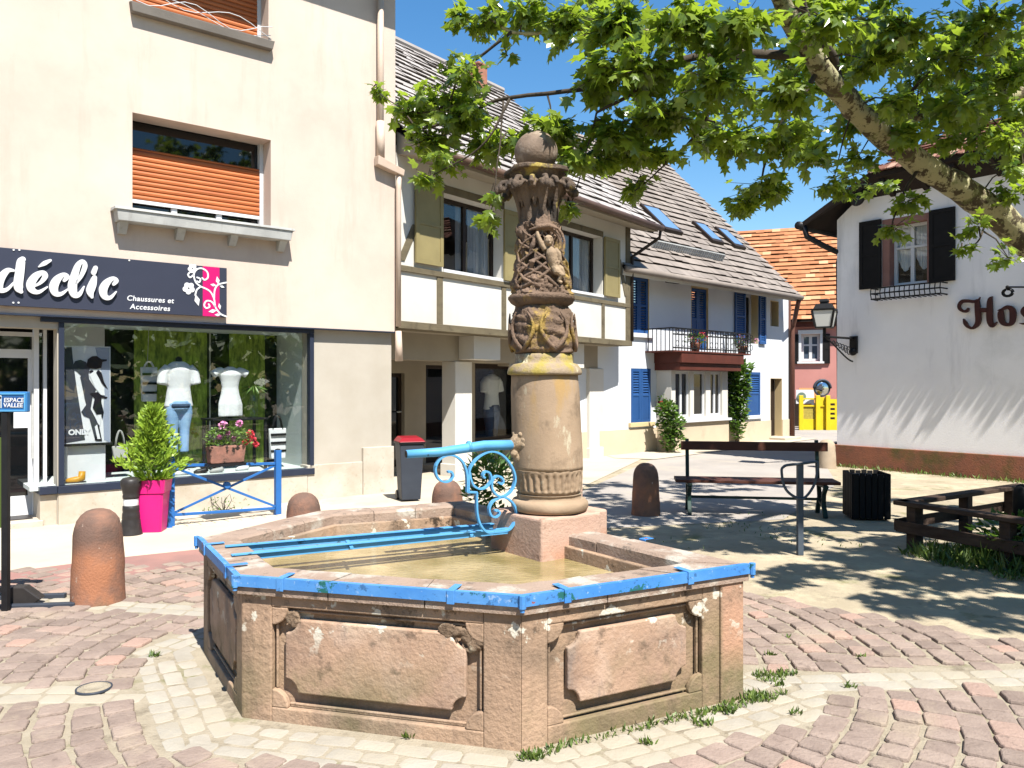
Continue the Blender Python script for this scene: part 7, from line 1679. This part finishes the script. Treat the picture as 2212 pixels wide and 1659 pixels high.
bush(m, (4.75, 7.0, .22), (.6, .6, .2), 700, .05, .09, .8, 0, .5); bush(m, (5.2, 6.2, .3), (.5, .4, .28), 500, .05, .1, .8, 0, .5); m.build('leaves', M['shrub'], t)
m = MB(); m.tube([(4.75, 7.0, 0), (4.75, 7.0, .2)], .03, 6); m.build('stem', M['bark_dark'], t)

# ================================================================ balcony flowers, climbers, trellis
def pot_flowers(u, n, z, lab, petal, r_):
    c = C.P(u, z, n); t = thing('flower_pot', c, lab, 'flower pot', 'flower pots of the blue shuttered house')
    m = MB(); m.lathe([(.09, 0), (.13, .18), (.14, .2), (.12, .19)], c, 14); m.build('pot', M['chimney'], t, True)
    m = MB(); bush(m, c + Vector((0, 0, .28)), (r_, r_ * .7, .14), 140, .05, .07); m.build('leaves', M['shrub'], t)
    m = MB()
    for _ in range(7): bloom(m, c + Vector((rng.gauss(0, r_ * .7), rng.gauss(0, r_ * .4), .34 + rng.gauss(0, .07))), .08, 34)
    m.build('blossoms', M[petal], t)
pot_flowers(C.U(1502, .7), .7, zf_, 'pot of red geraniums left of centre on the iron balcony', 'red_petal', .24)
pot_flowers(C.U(1603, .62), .62, zf_, 'pot of dull pink flowers at the right end of the iron balcony', 'pink_petal', .2)
tr0, tr1 = C.U(1430, .05), C.U(1448, .05); tz0, tz1 = C.Z(1438, 884, .05), C.Z(1438, 790, .05)
t = thing('trellis', C.P((tr0 + tr1) / 2, tz0, .05), 'narrow grey wooden trellis fixed left of the bay window', 'trellis')
m = MB()
for k in range(4): u = tr0 + (tr1 - tr0) * k / 3; m.fbox(C, u - .018, u + .018, tz0, tz1, .03, .055)
for k in range(11): z = tz0 + (tz1 - tz0) * k / 10; m.fbox(C, tr0 - .02, tr1 + .02, z - .018, z + .018, .0555, .075)
m.build('lattice', M['bin_grey'], t)
q = C.pix(1436, 884, .18); c = C.P(q[0], q[1], .18); t = thing('hanging_pot', c, 'small red pot hanging from the trellis beside the bay', 'hanging pot')
m = MB(); m.lathe([(.10, 0), (.16, .12), (.165, .2), (.15, .19)], c, 14); m.build('pot', M['bin_lid'], t, True); m = MB(); bush(m, c + Vector((0, 0, .26)), (.16, .12, .1), 90, .04, .07); m.build('leaves', M['shrub'], t)
def climber(pts, lab, n, lw):
    base = C.P(C.U(pts[0][0], .12), 0, .12); t = thing('climbing_plant', base, lab, 'climber', 'climbing plants on the blue shuttered house')
    m = MB(); st = MB(); k_ = base.y / F
    for (x, y, rx, ry, w_) in pts:
        nn_ = .58 if x < 1500 else .22; q = C.pix(x, y, nn_); bush(m, C.P(q[0], q[1], nn_), (rx * k_ * 1.25, .16, ry * k_), int(n * w_), lw, lw * 1.4)
    m.build('leaves', M['shrub'], t)
    for s in (-.1, 0, .1): st = MB(); st.tube([C.P(C.U(pts[0][0], .12) + s, 0, .10), C.P(C.U(pts[0][0], .12) - s * .5, .6, .12), C.P(C.U(pts[0][0], .12) + s * .6, C.Z(pts[-1][0], pts[-1][1], .1), .1)], .018, 6); st.build('stem', M['bark'], t)
climber([(1452, 950, 18, 22, .8), (1450, 915, 20, 24, 1), (1440, 885, 14, 18, .6)], 'short white flowering climber left of the bay window', 300, .09)
climber([(1594, 925, 10, 24, .3), (1596, 890, 14, 24, .7), (1596, 850, 18, 26, 1), (1592, 815, 22, 24, 1), (1598, 795, 20, 12, .6)], 'tall dark green climber right of the bay window', 420, .10)

# ================================================================ yellow gate and street things far back
p = G(1767, 929); fy = ang_frame(p.x, p.y, -6); ky = p.y / F
t = thing('yellow_gate', p, 'yellow metal gate with half mesh panels in front of the pink house', 'gate')
def yx(x): return (x - 1767) * ky
def yz(y): return CH + (CY - y) * ky
m = MB(); wall(m, fy, yx(1729), yx(1764), yz(929), yz(860), [(yx(1734), yx(1761), yz(905), yz(879)), (yx(1734), yx(1761), yz(875), yz(863))], -.03, .03); m.build('gate_leaf', M['yellow'], t)
m = MB(); wall(m, fy, yx(1766), yx(1785), yz(929), yz(858), [], -.02, .02); m.build('gate_leaf', M['yellow'], t)
m = MB(); wall(m, fy, yx(1787), yx(1806), yz(929), yz(862), [(yx(1791), yx(1802), yz(a_), yz(a_ - 5)) for a_ in (876, 886, 896, 906)], -.03, .03); m.build('gate_leaf', M['yellow'], t)
for (y0, y1) in ((905, 879),):
    m = MB()
    for k in range(14): xx = 1734 + 27 * k / 13; m.bar(fy.P(yx(xx), yz(y0), 0), fy.P(yx(xx), yz(y1), 0), .035, .02)
    for k in range(9): zz_ = yz(y0) + (yz(y1) - yz(y0)) * k / 8; m.bar(fy.P(yx(1734), zz_, 0), fy.P(yx(1761), zz_, 0), .02, .035)
    m.build('mesh_panel', M['yellow_mesh'], t)
for x in (1730, 1765, 1786): m = MB(); m.fbox(fy, yx(x) - .07, yx(x) + .07, 0, yz(854), .041, .14); m.build('post', M['yellow'], t, bevel=.01)
m = MB(); m.fbox(fy, yx(1729), yx(1790), yz(878), yz(875.5), .041, .06); m.build('rail', M['yellow'], t)
p2 = p + Vector((0, 1.2, 0)); fy2 = ang_frame(p2.x, p2.y, -6); ky2 = p2.y / F
def y2(x, y): return (x - CX) * ky2 - p2.x, CH + (CY - y) * ky2
t = thing('notice_board', p2, 'white and orange boards with a grey green disc behind the yellow gate', 'notice board')
a, c = y2(1720, 872), y2(1756, 842); m = MB(); m.fbox(fy2, a[0], c[0], a[1], c[1], -.03, .03); m.build('white_board', M['white_paint'], t)
a, c = y2(1757, 900), y2(1768, 838); m = MB(); m.fbox(fy2, a[0] - .5, c[0], 0, c[1], -.08, -.035); m.build('orange_board', M['orange_board'], t)
a = y2(1731, 857); m = MB(); cc_ = fy2.P(a[0], a[1], .031); m.tube([cc_, cc_ + Vector((0, -.03, 0))], .16, 18); m.build('disc', M['green_disc'], t)
a = y2(1755, 842); m = MB(); m.fbox(fy2, a[0] - .04, a[0] + .04, 0, a[1], -.03, .029); m.build('leg', M['white_paint'], t)
p3 = p + Vector((.42, .8, 0)); k3 = p3.y / F
t = thing('traffic_mirror', p3, 'round hooded traffic mirror on a white post beside the white house corner', 'traffic mirror')
zc3 = CH + (CY - 839) * k3; m = MB(); m.tube([p3, p3 + Vector((0, 0, zc3))], .05, 10); m.build('post', M['white_paint'], t, True)
c = p3 + Vector((0, -.1, zc3)); m = MB(); m.sphere(c, 15 * k3, 20, 10, (1, .25, 1)); m.build('mirror_face', M['mirror'], t, True)
m = MB(); m.tube([c + Vector((18 * k3 * math.cos(R(a)), -.02, 18 * k3 * math.sin(R(a)))) for a in range(0, 181, 15)], .045, 8); m.tube([c + Vector((16.5 * k3 * math.cos(R(a)), .02, 16.5 * k3 * math.sin(R(a)))) for a in range(0, 361, 20)], .03, 8); m.build('hood', M['bin_grey'], t, True)
# oval manhole lids in the street
for (x, y, r_, lab) in ((1682, 943, .45, 'dark round manhole cover in front of the blue shuttered house door'),):
    q = G(x, y); t = thing('manhole_cover', q, lab, 'manhole cover'); m = MB(); m.lathe([(r_, .0), (r_, .022), (r_ * .9, .026), (0, .026)], q, 24); m.build('cover', M['bin_grey'], t)

# the trees on the other side of the square, behind the viewer: what the shop glass mirrors
m = MB()
for k in range(46):
    a = R(rng.uniform(-62, 100)); d = rng.uniform(15, 22); cx_, cy_ = d * math.sin(a), -d * math.cos(a); hh = rng.uniform(4, 8)
    for _ in range(130):
        q = Vector((cx_ + rng.gauss(0, 1.5), cy_ + rng.gauss(0, 1.2), rng.uniform(.1, hh))); leaf_quad(m, q, (rng.gauss(0, 1), rng.gauss(0, 1), rng.gauss(0, 1)), .7, .9)
tag(m.build('tree_row', M['shrub']), kind='stuff')
# ================================================================ plane tree
TR = thing('plane_tree', (5.4, 7.25, 0), 'plane tree with mottled bark whose leafy limb spreads over the square from the right', 'tree')
m = MB(); trunk_pts = [(5.4, 7.27, 0), (5.35, 7.24, .5), (5.24, 7.2, 1.6), (5.10, 7.18, 2.6), (4.97, 7.14, 3.6), (4.88, 7.1, 4.6), (4.8, 6.9, 6.2), (4.6, 6.6, 7.8)]
m.tube(smooth(trunk_pts, 3), [.42, .40, .38, .36, .35, .345, .34, .335, .33, .32, .31, .30, .29, .28, .27, .26, .25, .23, .2, .17, .13, .1][:22], 18)
trunk = m.build('trunk', M['bark'], TR, True)
branches = []
def branch(pts, r0, r1, mt='bark', jit=.012):
    q = [at(*p) for p in pts] if len(pts[0]) == 3 and pts[0][0] > 20 else [Vector(p) for p in pts]
    q = [Vector(v) for v in smooth([tuple(v) for v in q], 4)]
    q = [v + Vector((mnoise.noise(v * 4), mnoise.noise(v * 4 + Vector((9, 0, 0))), mnoise.noise(v * 4 + Vector((0, 9, 0))))) * jit * 2 for v in q]
    n = len(q); rs = [r0 + (r1 - r0) * i / (n - 1) for i in range(n)]
    rs = [r_ * (1 + .12 * mnoise.noise(Vector((i * .7, r0 * 50, 0)))) for i, r_ in enumerate(rs)]
    b = MB(); b.tube(q, rs, 14 if r0 > .06 else 7); b.build('branch', M[mt], TR, True); branches.append(q)
branch([(2300, 600, 7.15), (2200, 505, 7.0), (2130, 445, 6.85), (2060, 398, 6.7), (1985, 350, 6.5), (1900, 285, 6.2), (1830, 215, 5.9), (1775, 150, 5.6), (1735, 90, 5.4), (1700, 20, 5.1), (1660, -60, 4.9)], .135, .05)
branch([(1815, 215, 5.88), (1806, 170, 5.75), (1796, 120, 5.6), (1760, 79, 5.45), (1735, 20, 5.3), (1720, -50, 5.2)], .05, .03, 'bark_dark')
branch([(2260, 180, 6.9), (2150, 215, 6.7), (2050, 238, 6.5), (1980, 250, 6.3), (1930, 240, 6.1)], .065, .03, 'bark')
branch([(1750, 118, 5.5), (1624, 118, 5.3), (1521, 121, 5.15), (1432, 141, 5.05), (1406, 172, 5.0), (1344, 213, 5.0), (1289, 244, 5.0)], .036, .008, 'bark_dark')
branch([(1432, 141, 5.05), (1344, 172, 5.1), (1258, 194, 5.15), (1104, 213, 5.3), (1010, 245, 5.4), (920, 280, 5.5), (880, 250, 5.6)], .02, .006, 'bark_dark')
branch([(1624, 117, 5.3), (1480, 82, 5.2), (1330, 62, 5.2), (1200, 69, 5.25), (1104, 66, 5.3), (1052, 43, 5.4), (1000, 46, 5.45)], .022, .006, 'bark')
branch([(1104, 66, 5.3), (1076, 86, 5.3), (1035, 122, 5.35), (990, 165, 5.4), (960, 225, 5.5), (900, 245, 5.6), (800, 195, 5.9)], .012, .004, 'bark_dark')
branch([(1104, 213, 5.3), (1060, 290, 5.25), (1000, 345, 5.3), (920, 385, 5.35)], .010, .003, 'bark_dark')
branch([(1090, 220, 5.3), (1075, 330, 5.2), (1068, 410, 5.15), (1052, 480, 5.15)], .007, .002, 'bark_dark')
branch([(1289, 244, 5.0), (1262, 340, 5.1), (1240, 420, 5.15), (1222, 470, 5.2)], .007, .002, 'bark_dark')
branch([(1985, 360, 6.5), (1950, 420, 6.3), (1930, 490, 6.2)], .018, .004, 'bark_dark')
branch([(2140, 460, 6.85), (2125, 490, 6.6), (2110, 520, 6.4), (2075, 540, 6.3)], .012, .003, 'bark_dark')
branch([(1775, 150, 5.6), (1700, 250, 5.5), (1660, 340, 5.6), (1640, 420, 5.7)], .02, .004, 'bark_dark')
branch([(1521, 121, 5.15), (1540, 220, 5.1), (1500, 300, 5.15), (1420, 370, 5.2), (1370, 410, 5.2)], .014, .003, 'bark_dark')
branch([(4.85, 7.0, 5.0), (4.4, 6.0, 5.6), (3.9, 4.9, 6.0), (3.6, 4.0, 6.0)], .11, .04, 'bark')
branch([(4.85, 7.0, 5.6), (5.4, 5.8, 6.2), (5.6, 4.6, 6.6)], .10, .04, 'bark')
branch([(4.8, 6.9, 6.2), (4.2, 7.6, 7.2), (3.6, 8.2, 7.8)], .09, .03, 'bark')
LS = [(-90, .36), (-25, .47), (6, .27), (35, .55), (62, .30), (90, .62), (118, .30), (145, .55), (174, .27), (205, .47)]
LS = [(R(a), r_) for a, r_ in LS]
lv = []; lf = []; lt = []
def add_leaf(p, size, d, up, t):
    """five lobed blade: p is the base, d its midrib"""
    d = d.normalized(); x = d.cross(up)
    x = x.normalized() if x.length > 1e-4 else d.orthogonal().normalized()
    nn = x.cross(d); b = len(lv); sag = rng.uniform(.05, .35); cup = rng.uniform(-.15, .3)
    def P(lx, ly): return p + (x * lx + d * ly + nn * (-sag * ly * ly - cup * abs(lx))) * size
    lv.append(P(0, .36))
    for a, r_ in LS:
        r2 = r_ * rng.uniform(.88, 1.12); lv.append(P(r2 * math.cos(a), .38 + r2 * math.sin(a)))
    for k in range(10): lf.append((b, b + 1 + k, b + 1 + (k + 1) % 10)); lt.append(t)
tw = MB()
def nearest(c):
    best = None
    for q in branches:
        for v in q:
            e = (v - c).length
            if best is None or e < best[0]: best = (e, v)
    return best[1]
def cluster(c, r, n, size, twig=True):
    if twig:
        s = nearest(c)
        if (s - c).length < 2.0: tw.tube([s, (s + c) / 2 + Vector((0, 0, .05)), c], [.008, .006, .003], 5)
    k = 0
    while k < n:
        u = Vector((rng.gauss(0, 1), rng.gauss(0, 1), rng.gauss(0, 1))).normalized(); e = c + Vector((u.x * r[0], u.y * r[1], u.z * r[2])) * rng.uniform(.3, 1.05)
        base = c + (e - c) * rng.uniform(0, .35)
        if twig: tw.tube([base, e], [.003, .0015], 4)
        m_ = rng.randint(4, 8)
        for j in range(m_):
            q = base + (e - base) * ((j + rng.random()) / m_); out = (e - base).normalized()
            d = out * .5 + Vector((rng.gauss(0, .75), rng.gauss(0, .75), rng.gauss(-.45, .45)))
            st = d.normalized() * size * .35
            up = Vector((rng.gauss(0, .55), rng.gauss(-.15, .55), 1))
            add_leaf(q + st * .5, size * rng.uniform(.62, 1.25), d, up, min(1, max(0, rng.gauss(.45, .28)))); k += 1
CL = [(1000, 40, 5.45, 50, 40, 34), (1060, 30, 5.4, 70, 40, 50), (985, 118, 5.4, 14, 18, 6), (1012, 165, 5.35, 55, 40, 44), (960, 205, 5.6, 80, 45, 90), (900, 235, 5.7, 55, 55, 76), (822, 196, 5.9, 42, 18, 18), (1000, 250, 5.5, 85, 48, 110), (930, 295, 5.6, 65, 42, 80),
      (1045, 305, 5.5, 65, 38, 70), (965, 345, 5.4, 48, 26, 34), (925, 380, 5.35, 36, 20, 24), (1062, 412, 5.15, 20, 22, 8), (1052, 470, 5.15, 18, 34, 14), (1224, 440, 5.2, 18, 36, 12), (1110, 300, 5.3, 70, 36, 76), (1195, 285, 5.2, 80, 44, 104), (1095, 122, 5.3, 14, 26, 5),
      (1130, 22, 5.3, 90, 34, 76), (1220, 45, 5.2, 90, 50, 100), (1330, 55, 5.0, 105, 75, 140), (1290, 165, 5.0, 80, 65, 120), (1395, 150, 4.8, 95, 75, 130), (1480, 45, 4.7, 105, 65, 130), (1450, 250, 5.0, 95, 55, 110), (1330, 285, 5.1, 85, 46, 100), (1560, 175, 4.7, 90, 70, 120),
      (1600, 50, 4.6, 95, 65, 120), (1560, 300, 5.2, 100, 55, 120), (1405, 330, 5.2, 90, 44, 90), (1300, 350, 5.2, 55, 34, 40), (1375, 395, 5.25, 44, 24, 28), (1245, 335, 5.1, 50, 36, 46), (1680, 300, 5.4, 80, 55, 100), (1660, 400, 5.6, 95, 38, 86), (1610, 440, 5.7, 52, 30, 44), (1695, 200, 5.0, 60, 60, 66),
      (1790, 45, 4.8, 95, 55, 100), (1880, 130, 5.2, 80, 60, 86), (1960, 50, 5.0, 105, 55, 120), (1940, 215, 5.7, 75, 50, 70), (2050, 125, 5.6, 100, 70, 120), (2130, 50, 5.4, 105, 55, 120), (2090, 240, 6.1, 85, 45, 70), (2175, 170, 6.0, 75, 75, 96), (2180, 300, 6.3, 60, 45, 46),
      (1750, 330, 5.8, 80, 50, 84), (1800, 395, 6.0, 62, 34, 40), (1850, 345, 6.3, 70, 30, 40), (1950, 440, 6.2, 46, 26, 36), (1932, 490, 6.2, 32, 28, 26), (2110, 490, 6.4, 52, 30, 26), (2180, 560, 6.5, 34, 36, 16), (2078, 535, 6.3, 30, 16, 10), (2195, 420, 6.6, 44, 46, 30), (2120, 290, 6.6, 80, 36, 70), (2050, 300, 6.7, 60, 28, 40), (2190, 240, 6.6, 60, 60, 70), (1990, 160, 6.2, 80, 60, 80), (2160, 100, 6.3, 90, 70, 90), (2180, 360, 6.7, 50, 30, 34)]
for (x, y, d, rx, ry, n) in CL:
    k_ = d / F; c = at(x, y, d); cluster(c, (rx * k_ * 1.06, .36, ry * k_ * 1.06), int(n * 1.8), .088 if d > 5.1 else .10)
for (x, y, d, rx, ry, n) in ((1950, 120, 7.6, 120, 90, 120), (2080, 60, 7.8, 120, 70, 130), (2180, 120, 7.6, 90, 90, 120), (2120, 200, 7.9, 110, 60, 110), (2190, 330, 7.6, 60, 60, 60), (1980, 250, 7.7, 80, 50, 70), (1850, 40, 7.4, 110, 60, 100), (1700, 120, 7.2, 110, 80, 100), (1560, 60, 7.0, 110, 70, 90), (2100, 330, 7.7, 70, 30, 36), (1900, 400, 7.5, 60, 26, 30),
                          (1620, 220, 6.8, 110, 70, 90), (1500, 180, 6.6, 100, 80, 80), (1380, 230, 6.5, 90, 60, 60), (1720, 280, 6.9, 100, 50, 70), (1400, 60, 6.5, 100, 60, 60)):
    k_ = d / F; c = at(x, y, d); cluster(c, (rx * k_, .45, ry * k_), int(n * 1.5), .10, False)
for k in range(36):                                     # inner boughs that close the crown behind the limb
    x, y = rng.uniform(1230, 2230), rng.uniform(-10, 300)
    if mnoise.noise(Vector((x / 130, y / 110, 7))) < -.22 or (x < 1330 and y > 90 and y < 150): continue
    if y > 330 - .00012 * (x - 1560) ** 2 * (1 if x > 1560 else .4): continue
    d = rng.uniform(5.6, 8.2); k_ = d / F; cluster(at(x, y, d), (70 * k_, .4, 45 * k_), 70, .11, False)
# the rest of the crown spreads overhead and to the right, out of the picture
cnt = 0
while cnt < 95:
    c = Vector((rng.uniform(1.9, 8.2), rng.uniform(3.1, 9.6), rng.uniform(3.6, 8.8)))
    e = ((c.x - 5.0) / 3.3) ** 2 + ((c.y - 6.2) / 3.5) ** 2 + ((c.z - 6.0) / 2.8) ** 2
    if e > 1 or e < .12: continue
    px, py = CX + F * c.x / c.y, CY - F * (c.z - CH) / c.y
    if -100 < px < 2330 and py > -130: continue
    cnt += 1; cluster(c, (.42, .42, .28), 42, .16, False)
cnt = 0
while cnt < 70:                                         # low outer boughs over the viewer's right shoulder
    c = Vector((rng.uniform(2.2, 7.0), rng.uniform(1.2, 4.6), rng.uniform(3.3, 6.2)))
    sp_ = Vector((c.x - .285 * c.z, c.y + .584 * c.z))
    px, py = CX + F * c.x / c.y, CY - F * (c.z - CH) / c.y
    if -100 < px < 2330 and py > -130: continue
    ed = (rx1.x - rx0.x) * (sp_.y - rx0.y) - (rx1.y - rx0.y) * (sp_.x - rx0.x)
    if ed < .35 or sp_.x < 1.3 or sp_.y > 8.5: continue
    if mnoise.noise(Vector((sp_.x * .9, sp_.y * 1.6, 3))) < -.08: continue
    cnt += 1; cluster(c, (.34, .22, .2), 34, .15, False)
cnt = 0
while cnt < 62:                                         # boughs that keep the tree bed in shade
    c = Vector((rng.uniform(4.6, 8.4), rng.uniform(1.6, 5.2), rng.uniform(3.4, 6.0)))
    sp_ = Vector((c.x - .285 * c.z, c.y + .584 * c.z))
    px, py = CX + F * c.x / c.y, CY - F * (c.z - CH) / c.y
    if (-100 < px < 2330 and py > -130) or not (1.9 < sp_.x < 6.2 and 6.0 - .35 * (sp_.x - 2) < sp_.y < 9.2): continue
    cnt += 1; cluster(c, (.42, .34, .2), 46, .16, False)
me = bpy.data.meshes.new('crown'); off = TR.location
me.from_pydata([tuple(v - off) for v in lv], [], lf); me.update()
a_ = me.attributes.new('tint', 'FLOAT', 'FACE'); a_.data.foreach_set('value', lt)
me.materials.append(M['leaf']); co = bpy.data.objects.new('crown', me); COL.objects.link(co); co.parent = TR
nb_ = len(me.vertices)
tw.build('twigs', M['bark_dark'], TR)['kind'] = 'stuff'
